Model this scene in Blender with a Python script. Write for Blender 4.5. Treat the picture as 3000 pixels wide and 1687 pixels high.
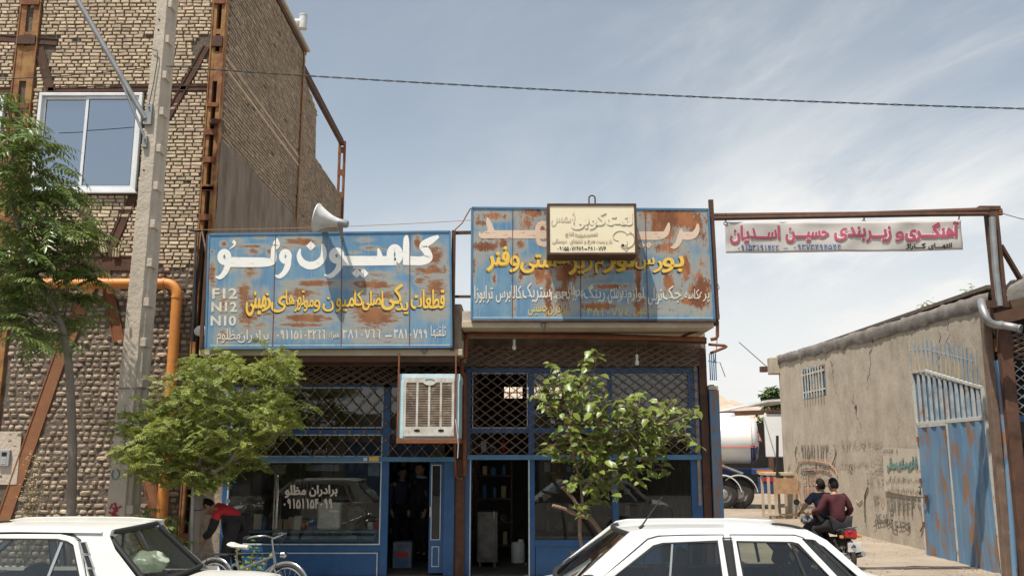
import bpy, bmesh, math, random, re
from mathutils import Vector, Matrix, noise
S=bpy.context.scene
for o in list(bpy.data.objects):bpy.data.objects.remove(o)
COL=S.collection
R=math.radians
F_PX, PITCH, CAM_H=2581.0, R(10.4), 2.05
cam=bpy.data.cameras.new('camera');cam_o=bpy.data.objects.new('camera', cam);COL.objects.link(cam_o)
cam.sensor_width=36;cam.lens=36*F_PX/3000.0;cam.clip_end=5000;cam.clip_start=.05
cam_o.location=(0, 0, CAM_H);cam_o.rotation_euler=(R(90)+PITCH, 0, 0)
S.camera=cam_o
SUN_EL, SUN_AZ=R(67.0), math.atan2(-.42, -.34)
S.view_settings.view_transform='Standard';S.view_settings.look='None'
S.view_settings.exposure=0.42;S.view_settings.gamma=1
W=bpy.data.worlds.new('World');S.world=W;W.use_nodes=True
def world():
 nt=W.node_tree;N=nt.nodes;L=nt.links
 for n in list(N):N.remove(n)
 out=N.new('ShaderNodeOutputWorld');bg=N.new('ShaderNodeBackground');L.new(bg.outputs[0], out.inputs[0])
 sky=N.new('ShaderNodeTexSky');sky.sky_type='NISHITA';sky.sun_disc=False
 sky.sun_elevation=SUN_EL;sky.sun_rotation=math.pi/2-SUN_AZ
 sky.altitude=900;sky.air_density=1.15;sky.dust_density=2.6;sky.ozone_density=1.4
 bg.inputs[1].default_value=.110
 tc=N.new('ShaderNodeTexCoord');sep=N.new('ShaderNodeSeparateXYZ');L.new(tc.outputs['Generated'], sep.inputs[0])
 def mth(op, a, b=None, c=None):
  n=N.new('ShaderNodeMath');n.operation=op
  for i, x in enumerate((a, b, c)):
   if x is None:continue
   if isinstance(x, (int, float)):n.inputs[i].default_value=x
   else:L.new(x, n.inputs[i])
  return n.outputs[0]
 den=mth('MAXIMUM', mth('ABSOLUTE', sep.outputs[1]), .25)
 cx=mth('DIVIDE', sep.outputs[0], den);cy=mth('DIVIDE', sep.outputs[2], den)
 cmb=N.new('ShaderNodeCombineXYZ');L.new(cx, cmb.inputs[0]);L.new(cy, cmb.inputs[1])
 def cloud(rot, scl, sc, det, rough, lo, hi, dist, off=(0, 0, 0)):
  mp=N.new('ShaderNodeMapping');mp.vector_type='TEXTURE';mp.inputs['Rotation'].default_value=(0, 0, R(rot));mp.inputs['Scale'].default_value=scl;mp.inputs['Location'].default_value=off
  L.new(cmb.outputs[0], mp.inputs[0])
  n=N.new('ShaderNodeTexNoise');n.inputs['Scale'].default_value=sc;n.inputs['Detail'].default_value=det
  n.inputs['Roughness'].default_value=rough;n.inputs['Distortion'].default_value=dist
  L.new(mp.outputs[0], n.inputs[0])
  r=N.new('ShaderNodeMapRange');r.inputs[1].default_value=lo;r.inputs[2].default_value=hi;r.interpolation_type='SMOOTHSTEP'
  L.new(n.outputs[0], r.inputs[0]);return r.outputs[0]
 c1=cloud(24, (1.5, .55, 1), 2.1, 10, .60, .46, .74, .6, (.35, .12, 0))
 c2=cloud(32, (1.6, .36, 1), 5.0, 9, .64, .48, .80, .8, (.1, .9, 0))
 big=cloud(14, (1.3, .75, 1), 2.4, 8, .56, .40, .62, .4, (.22, .61, 0))
 def mrange(x, a, b):
  r=N.new('ShaderNodeMapRange');r.inputs[1].default_value=a;r.inputs[2].default_value=b;r.interpolation_type='SMOOTHSTEP';L.new(x, r.inputs[0]);return r.outputs[0]
 side=mrange(cx, -.22, .50);low=mrange(cy, .50, .12);lower=mrange(cy, .42, -.02)
 wisp=mth('MULTIPLY', mth('ADD', mth('MULTIPLY', c1, .70), mth('MULTIPLY', c2, .26)), mth('ADD', mth('MULTIPLY', side, .62), .07))
 mass=mth('MULTIPLY', big, mth('MULTIPLY', mth('ADD', low, .08), mth('ADD', mth('MULTIPLY', side, 1.15), .12)))
 veil=mth('MULTIPLY', mth('POWER', lower, 1.1), mth('ADD', mth('MULTIPLY', side, .55), .58))
 amt=mth('MINIMUM', mth('ADD', mth('ADD', wisp, mass), mth('ADD', veil, .03)), .97)
 hsv=N.new('ShaderNodeHueSaturation');hsv.inputs['Saturation'].default_value=.57;hsv.inputs['Hue'].default_value=.486;hsv.inputs['Value'].default_value=.96
 L.new(sky.outputs[0], hsv.inputs['Color'])
 mx=N.new('ShaderNodeMix');mx.data_type='RGBA';L.new(amt, mx.inputs[0]);L.new(hsv.outputs[0], mx.inputs[6])
 mx.inputs[7].default_value=(6.3, 6.3, 6.2, 1)
 L.new(mx.outputs[2], bg.inputs[0])
world()
sun=bpy.data.lights.new('sun', 'SUN');sun.energy=4.6;sun.angle=R(.5);sun.color=(1, .945, .85)
sun_o=bpy.data.objects.new('sun', sun);COL.objects.link(sun_o)
sd=Vector((math.cos(SUN_EL)*math.cos(SUN_AZ), math.cos(SUN_EL)*math.sin(SUN_AZ), math.sin(SUN_EL)))
sun_o.rotation_euler=sd.to_track_quat('Z', 'Y').to_euler();sun_o.location=(-10, -10, 40)
CP, SP=math.cos(PITCH), math.sin(PITCH)
def ray(u, v):
 a=(u-1500)/F_PX;b=(843.5-v)/F_PX
 return a, CP-b*SP, SP+b*CP
def onY(u, v, Y):
 a, d, e=ray(u, v);t=Y/d;return Vector((a*t, Y, CAM_H+e*t))
def onX(u, v, x):
 a, d, e=ray(u, v);t=x/a;return Vector((x, d*t, CAM_H+e*t))
REG={0:(0, 0, .85867), 1:(0, 0, 2.3373), 2:(0, 550, 3.22), 3:(0, 1000, 2.1094), 4:(550, 650, 3.0306), 5:(550, 1000, 2.1094), 6:(1320, 560, 2.8976), 7:(1320, 1000, 2.1094), 8:(2050, 550, 2.7116), 9:(2080, 950, 1.9663)}
def px(r, x, y):X0, Y0, s=REG[r];return X0+x/s, Y0+y/s
def PY(r, x, y, Y):return onY(*px(r, x, y), Y)
def PX(r, x, y, X):return onX(*px(r, x, y), X)
MATS={}
def M(name, c1, c2=None, scale=3.0, ramp=(.40, .62), rough=.8, metal=0.0, bump=0.0, bscale=30.0, stretch=(1, 1, 1), c3=None, ramp3=(.6, .75), scale3=1.2, island=0.0, coat=0.0, spec=.4, detail=8, transl=0.0, rvar=0.0, bdist=.02):
 m=bpy.data.materials.new(name);MATS[name]=m;m.use_nodes=True
 nt=m.node_tree;N=nt.nodes;L=nt.links;b=N['Principled BSDF']
 b.inputs['Roughness'].default_value=rough;b.inputs['Metallic'].default_value=metal
 b.inputs['Specular IOR Level'].default_value=spec;b.inputs['Coat Weight'].default_value=coat
 if coat:b.inputs['Coat Roughness'].default_value=.05
 geo=N.new('ShaderNodeNewGeometry')
 mp=N.new('ShaderNodeMapping');mp.inputs['Scale'].default_value=stretch;L.new(geo.outputs['Position'], mp.inputs[0])
 col=None
 if c2 is not None:
  n=N.new('ShaderNodeTexNoise');n.inputs['Scale'].default_value=scale;n.inputs['Detail'].default_value=detail;n.inputs['Roughness'].default_value=.62
  L.new(mp.outputs[0], n.inputs[0])
  r=N.new('ShaderNodeMapRange');r.inputs[1].default_value=ramp[0];r.inputs[2].default_value=ramp[1];L.new(n.outputs[0], r.inputs[0])
  mx=N.new('ShaderNodeMix');mx.data_type='RGBA';L.new(r.outputs[0], mx.inputs[0])
  mx.inputs[6].default_value=(*c1, 1);mx.inputs[7].default_value=(*c2, 1);col=mx.outputs[2]
  if rvar:
   rr=N.new('ShaderNodeMapRange');rr.inputs[3].default_value=rough;rr.inputs[4].default_value=min(1, max(.03, rough+rvar));L.new(n.outputs[0], rr.inputs[0]);L.new(rr.outputs[0], b.inputs['Roughness'])
  if c3 is not None:
   n3=N.new('ShaderNodeTexNoise');n3.inputs['Scale'].default_value=scale3;n3.inputs['Detail'].default_value=9;n3.inputs['Roughness'].default_value=.68
   mp3=N.new('ShaderNodeMapping');mp3.inputs['Location'].default_value=(7.3, 2.1, 4.4);mp3.inputs['Scale'].default_value=stretch
   L.new(geo.outputs['Position'], mp3.inputs[0]);L.new(mp3.outputs[0], n3.inputs[0])
   r3=N.new('ShaderNodeMapRange');r3.inputs[1].default_value=ramp3[0];r3.inputs[2].default_value=ramp3[1];L.new(n3.outputs[0], r3.inputs[0])
   m3=N.new('ShaderNodeMix');m3.data_type='RGBA';L.new(r3.outputs[0], m3.inputs[0]);L.new(col, m3.inputs[6]);m3.inputs[7].default_value=(*c3, 1);col=m3.outputs[2]
 if island:
  hv=N.new('ShaderNodeHueSaturation');mr=N.new('ShaderNodeMapRange');mr.inputs[3].default_value=1-island;mr.inputs[4].default_value=1+island
  L.new(geo.outputs['Random Per Island'], mr.inputs[0]);L.new(mr.outputs[0], hv.inputs['Value'])
  m2=N.new('ShaderNodeMath');m2.operation='MULTIPLY';m2.inputs[1].default_value=7.31;L.new(geo.outputs['Random Per Island'], m2.inputs[0])
  fr=N.new('ShaderNodeMath');fr.operation='FRACT';L.new(m2.outputs[0], fr.inputs[0])
  mh=N.new('ShaderNodeMapRange');mh.inputs[3].default_value=.5-.035*min(1, island*2);mh.inputs[4].default_value=.5+.03*min(1, island*2);L.new(fr.outputs[0], mh.inputs[0]);L.new(mh.outputs[0], hv.inputs['Hue'])
  if col is None:hv.inputs['Color'].default_value=(*c1, 1)
  else:L.new(col, hv.inputs['Color'])
  col=hv.outputs[0]
 if col is None:b.inputs['Base Color'].default_value=(*c1, 1)
 else:L.new(col, b.inputs['Base Color'])
 if bump:
  nb=N.new('ShaderNodeTexNoise');nb.inputs['Scale'].default_value=bscale;nb.inputs['Detail'].default_value=6;nb.inputs['Roughness'].default_value=.65
  L.new(mp.outputs[0], nb.inputs[0])
  bp=N.new('ShaderNodeBump');bp.inputs['Strength'].default_value=bump;bp.inputs['Distance'].default_value=bdist;L.new(nb.outputs[0], bp.inputs['Height']);L.new(bp.outputs[0], b.inputs['Normal'])
 if transl:
  out=N['Material Output'];tr=N.new('ShaderNodeBsdfTranslucent');ms=N.new('ShaderNodeMixShader');ms.inputs[0].default_value=transl
  if col is not None:
   hv2=N.new('ShaderNodeHueSaturation');hv2.inputs['Value'].default_value=1.7;hv2.inputs['Hue'].default_value=.485;L.new(col, hv2.inputs['Color']);L.new(hv2.outputs[0], tr.inputs[0])
  else:tr.inputs[0].default_value=(*[min(1, k*1.6)for k in c1], 1)
  L.new(b.outputs[0], ms.inputs[1]);L.new(tr.outputs[0], ms.inputs[2]);L.new(ms.outputs[0], out.inputs[0])
 return m
def glass(name, tint=(.8, .82, .8), ior=1.5, boost=1.0, dirt=.0, dirtc=(.3, .28, .25), rough=.0, base=None, gcol=(1, 1, 1)):
 """thin pane: see-through plus mirror by Fresnel, a little dust"""
 m=bpy.data.materials.new(name);MATS[name]=m;m.use_nodes=True
 nt=m.node_tree;N=nt.nodes;L=nt.links;out=N['Material Output'];N.remove(N['Principled BSDF'])
 if base is None:t=N.new('ShaderNodeBsdfTransparent');t.inputs[0].default_value=(*tint, 1)
 else:t=N.new('ShaderNodeBsdfDiffuse');t.inputs[0].default_value=(*base, 1)
 g=N.new('ShaderNodeBsdfGlossy');g.inputs['Roughness'].default_value=rough;g.inputs['Color'].default_value=(*gcol, 1)
 fr=N.new('ShaderNodeFresnel');fr.inputs[0].default_value=ior
 ml=N.new('ShaderNodeMath');ml.operation='MULTIPLY';ml.inputs[1].default_value=boost;ml.use_clamp=True;L.new(fr.outputs[0], ml.inputs[0])
 mx=N.new('ShaderNodeMixShader');L.new(ml.outputs[0], mx.inputs[0]);L.new(t.outputs[0], mx.inputs[1]);L.new(g.outputs[0], mx.inputs[2])
 last=mx.outputs[0]
 if dirt:
  d=N.new('ShaderNodeBsdfDiffuse');d.inputs[0].default_value=(*dirtc, 1)
  geo=N.new('ShaderNodeNewGeometry');n=N.new('ShaderNodeTexNoise');n.inputs['Scale'].default_value=2.2;n.inputs['Detail'].default_value=9;L.new(geo.outputs['Position'], n.inputs[0])
  r=N.new('ShaderNodeMapRange');r.inputs[1].default_value=.35;r.inputs[2].default_value=.75;r.inputs[3].default_value=dirt*.4;r.inputs[4].default_value=dirt*1.5;L.new(n.outputs[0], r.inputs[0])
  m2=N.new('ShaderNodeMixShader');L.new(r.outputs[0], m2.inputs[0]);L.new(last, m2.inputs[1]);L.new(d.outputs[0], m2.inputs[2]);last=m2.outputs[0]
 L.new(last, out.inputs[0]);return m
class MB:
 def __init__(s):s.v=[];s.f=[];s.m=[];s.sm=[]
 def add(s, vs, fs, mat=0, smooth=False):
  k=len(s.v);s.v+=[Vector(p)for p in vs]
  for f in fs:s.f.append([i+k for i in f]);s.m.append(mat);s.sm.append(smooth)
  return s
 def box(s, c, d, rz=0, mat=0, M4=None):
  x, y, z=d[0]/2, d[1]/2, d[2]/2
  vs=[Vector((a*x, b*y, e*z))for a in(-1, 1)for b in(-1, 1)for e in(-1, 1)]
  T=Matrix.Translation(Vector(c))@(M4 if M4 is not None else Matrix.Rotation(rz, 4, 'Z'))
  return s.add([T@q for q in vs], [(0, 1, 3, 2), (4, 6, 7, 5), (0, 4, 5, 1), (2, 3, 7, 6), (0, 2, 6, 4), (1, 5, 7, 3)], mat)
 def span(s, a, b, mat=0):
  a=Vector(a);b=Vector(b);return s.box((a+b)/2, [abs(b[i]-a[i])for i in range(3)], 0, mat)
 def bar(s, p0, p1, w, h, up=(0, 0, 1), mat=0):
  p0=Vector(p0);p1=Vector(p1);d=(p1-p0);L=d.length;d.normalize();up=Vector(up)
  if abs(d.dot(up))>.98:up=Vector((0, 1, 0))
  x=d.cross(up).normalized();z=x.cross(d).normalized()
  vs=[]
  for p in(p0, p1):
   for a, b in((-1, -1), (1, -1), (1, 1), (-1, 1)):vs.append(p+x*(a*w/2)+z*(b*h/2))
  return s.add(vs, [(3, 2, 1, 0), (4, 5, 6, 7), (0, 1, 5, 4), (1, 2, 6, 5), (2, 3, 7, 6), (3, 0, 4, 7)], mat)
 def tube(s, pts, r, n=10, mat=0, caps=True, smooth=True):
  pts=[Vector(p)for p in pts];rr=r if isinstance(r, (list, tuple))else[r]*len(pts)
  vs=[];fs=[];prev=None
  for i, p in enumerate(pts):
   d=(pts[min(i+1, len(pts)-1)]-pts[max(i-1, 0)]).normalized()
   if prev is None:
    a=d.cross(Vector((0, 0, 1)));
    if a.length<.05:a=d.cross(Vector((0, 1, 0)))
   else:a=prev-d*prev.dot(d)
   a.normalize();prev=a;b=d.cross(a)
   for k in range(n):t=2*math.pi*k/n;vs.append(p+(a*math.cos(t)+b*math.sin(t))*rr[i])
  for i in range(len(pts)-1):
   for k in range(n):fs.append((i*n+k, i*n+(k+1)%n, (i+1)*n+(k+1)%n, (i+1)*n+k))
  s.add(vs, fs, mat, smooth)
  if caps:
   s.add(vs[:n], [tuple(range(n))[::-1]], mat);s.add(vs[-n:], [tuple(range(n))], mat)
  return s
 def lathe(s, prof, n=24, T=Matrix(), mat=0, smooth=True):
  vs=[];fs=[]
  for(r, z)in prof:
   for k in range(n):t=2*math.pi*k/n;vs.append(T@Vector((r*math.cos(t), r*math.sin(t), z)))
  for i in range(len(prof)-1):
   for k in range(n):fs.append((i*n+k, i*n+(k+1)%n, (i+1)*n+(k+1)%n, (i+1)*n+k))
  return s.add(vs, fs, mat, smooth)
 def prism(s, pts, off, mat=0):
  """closed outline pts (3D) pushed along off"""
  n=len(pts);pts=[Vector(p)for p in pts];off=Vector(off)
  return s.add(pts+[p+off for p in pts], [tuple(range(n)), tuple(range(n, 2*n))[::-1]]+[(i, i+n, (i+1)%n+n, (i+1)%n)for i in range(n)], mat)
 def rbox(s, r, x0, y0, x1, y1, Y, depth, mat=0):
  """box whose front face on plane Y covers a rectangle measured in the photo"""
  a=PY(r, x0, y0, Y);b=PY(r, x1, y1, Y);c=PY(r, x0, y1, Y);d=PY(r, x1, y0, Y)
  xa=(a.x+c.x)/2;xb=(b.x+d.x)/2;za=(a.z+d.z)/2;zb=(b.z+c.z)/2
  return s.span((xa, Y, zb), (xb, Y+depth, za), mat)
 def build(s, name, mats, parent=None, bevel=0, seg=2, angle=35, doubles=0, sub=0, recalc=True):
  me=bpy.data.meshes.new(name)
  if not isinstance(mats, (list, tuple)):mats=[mats]
  if parent is not None:off=wloc(parent)
  else:
   if s.v:
    lo=[min(p[i]for p in s.v)for i in range(3)];hi=[max(p[i]for p in s.v)for i in range(3)]
    off=Vector(((lo[0]+hi[0])/2, (lo[1]+hi[1])/2, lo[2]))
   else:off=Vector()
  me.from_pydata([p-off for p in s.v], [], s.f)
  for m in mats:me.materials.append(MATS[m]if isinstance(m, str)else m)
  me.polygons.foreach_set('material_index', s.m);me.polygons.foreach_set('use_smooth', s.sm)
  if recalc or doubles:
   bm=bmesh.new();bm.from_mesh(me)
   if doubles:bmesh.ops.remove_doubles(bm, verts=bm.verts, dist=doubles)
   if recalc:bmesh.ops.recalc_face_normals(bm, faces=bm.faces)
   bm.to_mesh(me);bm.free()
  if any(s.sm):me.set_sharp_from_angle(angle=R(angle+15))
  o=bpy.data.objects.new(name, me);COL.objects.link(o)
  if parent is not None:o.parent=parent;OFF[o.name]=off
  else:o.location=off;OFF[o.name]=off
  if bevel:
   b=o.modifiers.new('edge', 'BEVEL');b.width=bevel;b.segments=seg;b.limit_method='ANGLE';b.angle_limit=R(angle);b.harden_normals=False
  if sub:q=o.modifiers.new('sub', 'SUBSURF');q.levels=sub;q.render_levels=sub
  return o
OFF={}
def wloc(o):return OFF[o.name]
def tag(o, label, cat, group=None, kind=None):
 o['label']=label;o['category']=cat
 if group:o['group']=group
 if kind:o['kind']=kind
 return o
def structure(o, label=None):
 o['kind']='structure'
 if label:o['label']=label
 return o
def thing(name, label, cat, loc, group=None):
 o=bpy.data.objects.new(name, None);COL.objects.link(o);o.location=loc;o.empty_display_size=.2
 OFF[o.name]=Vector(loc);return tag(o, label, cat, group)
def dup(root, delta, label=None):
 """copy a thing with its parts and sub-parts"""
 def cp(o, par):
  c=o.copy();COL.objects.link(c);c.parent=par;OFF[c.name]=OFF.get(o.name, Vector())
  for ch in o.children:cp(ch, c)
  return c
 r=cp(root, None);r.location=root.location+Vector(delta)
 OFF[r.name]=Vector(r.location)
 if label:r['label']=label
 return r
rnd=random.Random(7)
FORMS={'ا':(0xFE8D, 2), 'آ':(0xFE81, 2), 'ب':(0xFE8F, 4), 'پ':(0xFB56, 4), 'ت':(0xFE95, 4), 'ث':(0xFE99, 4), 'ج':(0xFE9D, 4), 'چ':(0xFB7A, 4), 'ح':(0xFEA1, 4), 'خ':(0xFEA5, 4), 'د':(0xFEA9, 2), 'ذ':(0xFEAB, 2), 'ر':(0xFEAD, 2), 'ز':(0xFEAF, 2), 'ژ':(0xFB8A, 2), 'س':(0xFEB1, 4), 'ش':(0xFEB5, 4), 'ص':(0xFEB9, 4), 'ض':(0xFEBD, 4), 'ط':(0xFEC1, 4), 'ظ':(0xFEC5, 4), 'ع':(0xFEC9, 4), 'غ':(0xFECD, 4), 'ف':(0xFED1, 4), 'ق':(0xFED5, 4), 'ک':(0xFB8E, 4), 'گ':(0xFB92, 4), 'ل':(0xFEDD, 4), 'م':(0xFEE1, 4), 'ن':(0xFEE5, 4), 'ه':(0xFEE9, 4), 'و':(0xFEED, 2), 'ی':(0xFBFC, 4)}
def shape_text(s):
 """join the letters of a right-to-left word by their presentation forms and lay them out in reading order"""
 dual=lambda c:c=='ـ' or(c in FORMS and FORMS[c][1]==4)
 out=[]
 for i, c in enumerate(s):
  if c not in FORMS:out.append(c);continue
  p=i>0 and dual(s[i-1]);q=i+1<len(s)and(s[i+1]=='ـ' or s[i+1]in FORMS)and dual(c)
  out.append(chr(FORMS[c][0]+(3 if p and q else 1 if p else 2 if q else 0)))
 rtl=any(c in FORMS for c in s)
 t=''.join(out[::-1])if rtl else ''.join(out)
 return re.sub('[0-9A-Za-z۰-۹٠-٩]+', lambda m:m.group(0)[::-1], t)if rtl else t
TXT={}
def glyphs(s, bold):
 """flat outline mesh of a word inside the unit square"""
 if(s, bold)in TXT:return TXT[(s, bold)]
 c=bpy.data.curves.new('w', 'FONT');c.body=shape_text(s);c.size=1;c.offset=bold;c.resolution_u=4
 o=bpy.data.objects.new('w', c);COL.objects.link(o)
 dg=bpy.context.evaluated_depsgraph_get();dg.update()
 me=bpy.data.meshes.new_from_object(o.evaluated_get(dg))
 vs=[(v.co.x, v.co.y)for v in me.vertices];fs=[tuple(p.vertices)for p in me.polygons]
 par=list(range(len(vs)))
 def fd(a):
  while par[a]!=a:par[a]=par[par[a]];a=par[a]
  return a
 for f in fs:
  for k in f[1:]:par[fd(k)]=fd(f[0])
 ids={};isl=[ids.setdefault(fd(i), len(ids))for i in range(len(vs))]
 bpy.data.objects.remove(o);bpy.data.curves.remove(c);bpy.data.meshes.remove(me)
 used={k for f in fs for k in f}
 xs=[vs[k][0]for k in used];ys=[vs[k][1]for k in used];x0, x1, y0, y1=min(xs), max(xs), min(ys), max(ys)
 r=([((x-x0)/(x1-x0), (y-y0)/max(1e-6, y1-y0))for x, y in vs], fs, isl)
 TXT[(s, bold)]=r;return r
def write(mb, words, r, proj, bold=.02, lift=(0, -.0012, 0), shear=0.0, dx=0, dy=0, mat=0, wob=0.0, step=.00015):
 """words: [(text, x0, y0, x1, y1)] in photo region r, laid on a surface by proj(u, v); bold repeats the word at small offsets like a loaded brush"""
 lift=Vector(lift);n=lift.normalized()
 for w in words:
  if all(ch in DIG for ch in w[0]):digits(mb, w[:5], r, proj, w[5]if len(w)>5 else bold, lift, mat, dx, dy, wob);continue
  s, x0, y0, x1, y1=w[:5];b_=(w[5]if len(w)>5 else bold)*1.05
  vs, fs, isl=glyphs(s, 0.0);h=min(abs(y1-y0), abs(x1-x0)*1.4)*b_
  offs=[(0, 0)]if b_<.006 else[(h*math.cos(k*math.pi/4), h*math.sin(k*math.pi/4))for k in range(8)]+[(0, 0)]
  x0+=h;x1-=h;y0+=h;y1-=h
  for q, (ox, oy)in enumerate(offs):
   out=[]
   for(a, b), k in zip(vs, isl):
    xx=x0+(x1-x0)*a+shear*(b-.5)*(y1-y0)+dx+ox;yy=y1+(y0-y1)*b+dy+oy
    if wob:xx+=wob*math.sin(yy*.21+3*k+x0);yy+=wob*math.sin(xx*.17+2*k)
    out.append(proj(*px(r, xx, yy))+lift+n*(step*(k%3+3*q)))
   mb.add(out, fs, mat)
def brush(mb, r, strokes, proj, lift=(0, -.0012, 0), mat=0):
 """hand lettering: each stroke is [(x, y, width), ...] in photo region r"""
 lift=Vector(lift);n=lift.normalized()
 for si, st in enumerate(strokes):
  P_=[Vector(q)for q in st];S_=[]
  for i in range(len(P_)-1):
   p0=P_[max(0, i-1)];p1=P_[i];p2=P_[i+1];p3=P_[min(len(P_)-1, i+2)]
   for k in range(6):
    t=k/6;S_.append(.5*((2*p1)+(p2-p0)*t+(2*p0-5*p1+4*p2-p3)*t*t+(3*p1-p0-3*p2+p3)*t**3))
  S_.append(P_[-1]);vs=[]
  for i, q in enumerate(S_):
   d=S_[min(i+1, len(S_)-1)]-S_[max(i-1, 0)];d.z=0;d.normalize();nn=Vector((-d.y, d.x, 0))*max(1, q.z)/2
   for e in(q+nn, q-nn):vs.append(proj(*px(r, e.x, e.y))+lift+n*(.00012*si))
  mb.add(vs, [(2*i, 2*i+2, 2*i+3, 2*i+1)for i in range(len(S_)-1)], mat)
def ringstroke(cx, cy, rx, ry, w, a0=0, a1=360):return[(cx+rx*math.cos(R(a0+(a1-a0)*i/10)), cy+ry*math.sin(R(a0+(a1-a0)*i/10)), w)for i in range(11)]
def diamond(x, y, r_):return[(x-r_, y, 1), (x-r_*.02, y, 2*r_), (x+r_*.02, y, 2*r_), (x+r_, y, 1)]
DIG={'۰':[[(.30, .62), (.5, .60), (.70, .62)]], '۱':[[(.40, 0), (.55, .35), (.60, 1)]], '۲':[[(.12, 0), (.28, .45), (.32, 1)], [(.18, .22), (.5, .36), (.88, .04)]], '۳':[[(.08, 0), (.22, .45), (.28, 1)], [(.14, .24), (.35, .34), (.50, .06)], [(.50, .06), (.66, .34), (.94, .06)]], '۴':[[(.10, 0), (.28, .45), (.32, 1)], [(.92, .05), (.56, .08), (.52, .28), (.88, .38), (.30, .44)]], '٤':[[(.85, .05), (.30, .22), (.75, .45), (.20, .74), (.90, .95)]], '۵':[[(.5, .05), (.12, .5), (.10, .85), (.30, .97), (.5, .75), (.70, .97), (.90, .85), (.88, .5), (.5, .05)]], '۶':[[(.80, .03), (.40, .12), (.36, .38), (.80, .42)], [(.42, .40), (.20, 1)]], '٦':[[(.10, .06), (.72, .06)], [(.72, .04), (.62, .5), (.70, 1)]], '۷':[[(.05, 0), (.5, 1)], [(.5, 1), (.95, 0)]], '۸':[[(.05, 1), (.5, 0)], [(.5, 0), (.95, 1)]], '۹':[[(.68, .24), (.44, .04), (.18, .24), (.42, .46), (.68, .24)], [(.68, .18), (.69, .6), (.75, 1)]]}
def digits(mb, word, r, proj, bold, lift, mat, dx, dy, wob):
 s, x0, y0, x1, y1=word;cw=(x1-x0)/len(s);w=min((y1-y0)*(.10+bold*1.6), cw*.30)*(.62 if wob else 1);st=[]
 for i, ch in enumerate(s):
  for q in DIG[ch]:st.append([(x0+cw*(i+.08+.84*a)+dx+wob*math.sin(i*2.1), y0+(y1-y0)*b+dy+wob*math.sin(i*3.7+x0), w*(1.5 if ch=='۰' else 1))for a, b in q])
 brush(mb, r, st, proj, lift, mat)
def flatY(Y):return lambda u, v:onY(u, v, Y)
def flatX(X):return lambda u, v:onX(u, v, X)
# ================================================================ materials
M('dirt', (.30, .245, .185), (.215, .17, .125), 1.3, (.35, .7), .95, bump=.5, bscale=14, c3=(.36, .30, .235), scale3=.35, ramp3=(.45, .7))
M('asphalt', (.075, .072, .068), (.11, .103, .095), 2.0, (.35, .7), .9, bump=.4, bscale=60)
M('pavement', (.33, .29, .24), (.23, .20, .165), 1.8, (.35, .7), .92, bump=.35, bscale=25)
M('kerb', (.42, .39, .34), (.30, .27, .23), 3, (.35, .7), .9, bump=.3)
M('brick', (.60, .48, .34), (.46, .36, .25), 9, (.35, .7), .92, island=.20, bump=.5, bscale=55, c3=(.25, .20, .15), ramp3=(.58, .72), scale3=1.1)
M('brick_shaded', (.42, .33, .235), (.32, .25, .175), 5, (.35, .7), .94, island=.20, bump=.4, bscale=55, c3=(.22, .175, .13), ramp3=(.50, .75), scale3=.7)  # front brick again in a darker colour, the side wall's shade mixed in
M('brick_rough', (.44, .345, .255), (.30, .23, .165), 7, (.32, .68), .95, island=.24, bump=.8, bscale=38, c3=(.50, .42, .33), ramp3=(.56, .74), scale3=2.2)
M('mortar', (.155, .12, .09), (.085, .066, .05), 6, (.35, .7), .97, bump=.9, bscale=24)
M('mortar_rough', (.17, .135, .105), (.095, .076, .06), 5, (.35, .65), .97, bump=1, bscale=20)
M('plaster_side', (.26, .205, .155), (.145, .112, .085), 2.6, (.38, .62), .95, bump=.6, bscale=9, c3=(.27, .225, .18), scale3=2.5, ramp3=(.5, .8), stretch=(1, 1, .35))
M('rust_ochre', (.34, .18, .062), (.20, .08, .032), 5, (.40, .62), .8, bump=.3, bscale=60, c3=(.12, .05, .025), ramp3=(.56, .72), scale3=3)
M('rust', (.235, .088, .036), (.135, .05, .025), 5, (.35, .68), .85, bump=.4, bscale=50, c3=(.34, .15, .055), ramp3=(.58, .74), scale3=3.5)
M('rust_dark', (.105, .05, .03), (.062, .033, .023), 5, (.35, .68), .85, bump=.4, bscale=50, c3=(.17, .075, .038), ramp3=(.55, .74), scale3=3)
M('rust_orange', (.27, .12, .055), (.20, .085, .04), 4, (.35, .68), .8, bump=.3, bscale=50, c3=(.20, .08, .035), ramp3=(.58, .74), scale3=3)
M('dark_gap', (.018, .013, .01), rough=1)
M('white_alu', (.74, .75, .76), (.66, .67, .68), 3, rough=.35, spec=.5)
M('gasket', (.02, .02, .02), rough=.6)
glass('window_glass', ior=2.3, boost=2.6, base=(.035, .05, .075), gcol=(.80, .86, .93), rough=.003)
M('concrete', (.53, .46, .375), (.43, .37, .295), 3.5, (.35, .7), .93, bump=.7, bscale=18, c3=(.30, .255, .205), ramp3=(.60, .76), scale3=2.2)
M('concrete_hole', (.21, .18, .15), (.16, .135, .11), 6, (.35, .7), .95)
M('galv', (.33, .335, .335), (.24, .24, .24), 5, (.35, .7), .5, metal=.55)
M('gas_orange', (.62, .24, .05), (.50, .19, .042), 3, (.35, .7), .5, spec=.45, c3=(.36, .16, .07), ramp3=(.58, .72), scale3=3, bump=.15)
M('cable', (.018, .016, .015), rough=.7)
M('cable_grey', (.11, .095, .085), rough=.8)
M('wire_orange', (.32, .16, .07), rough=.7)
M('vent_white', (.62, .62, .60), (.45, .44, .42), 4, rough=.55)
M('intercom_grey', (.33, .33, .33), rough=.45)
M('screen', (.02, .022, .025), rough=.2)
M('hollow_brick', (.55, .47, .29), (.45, .37, .22), 8, rough=.9)
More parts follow.
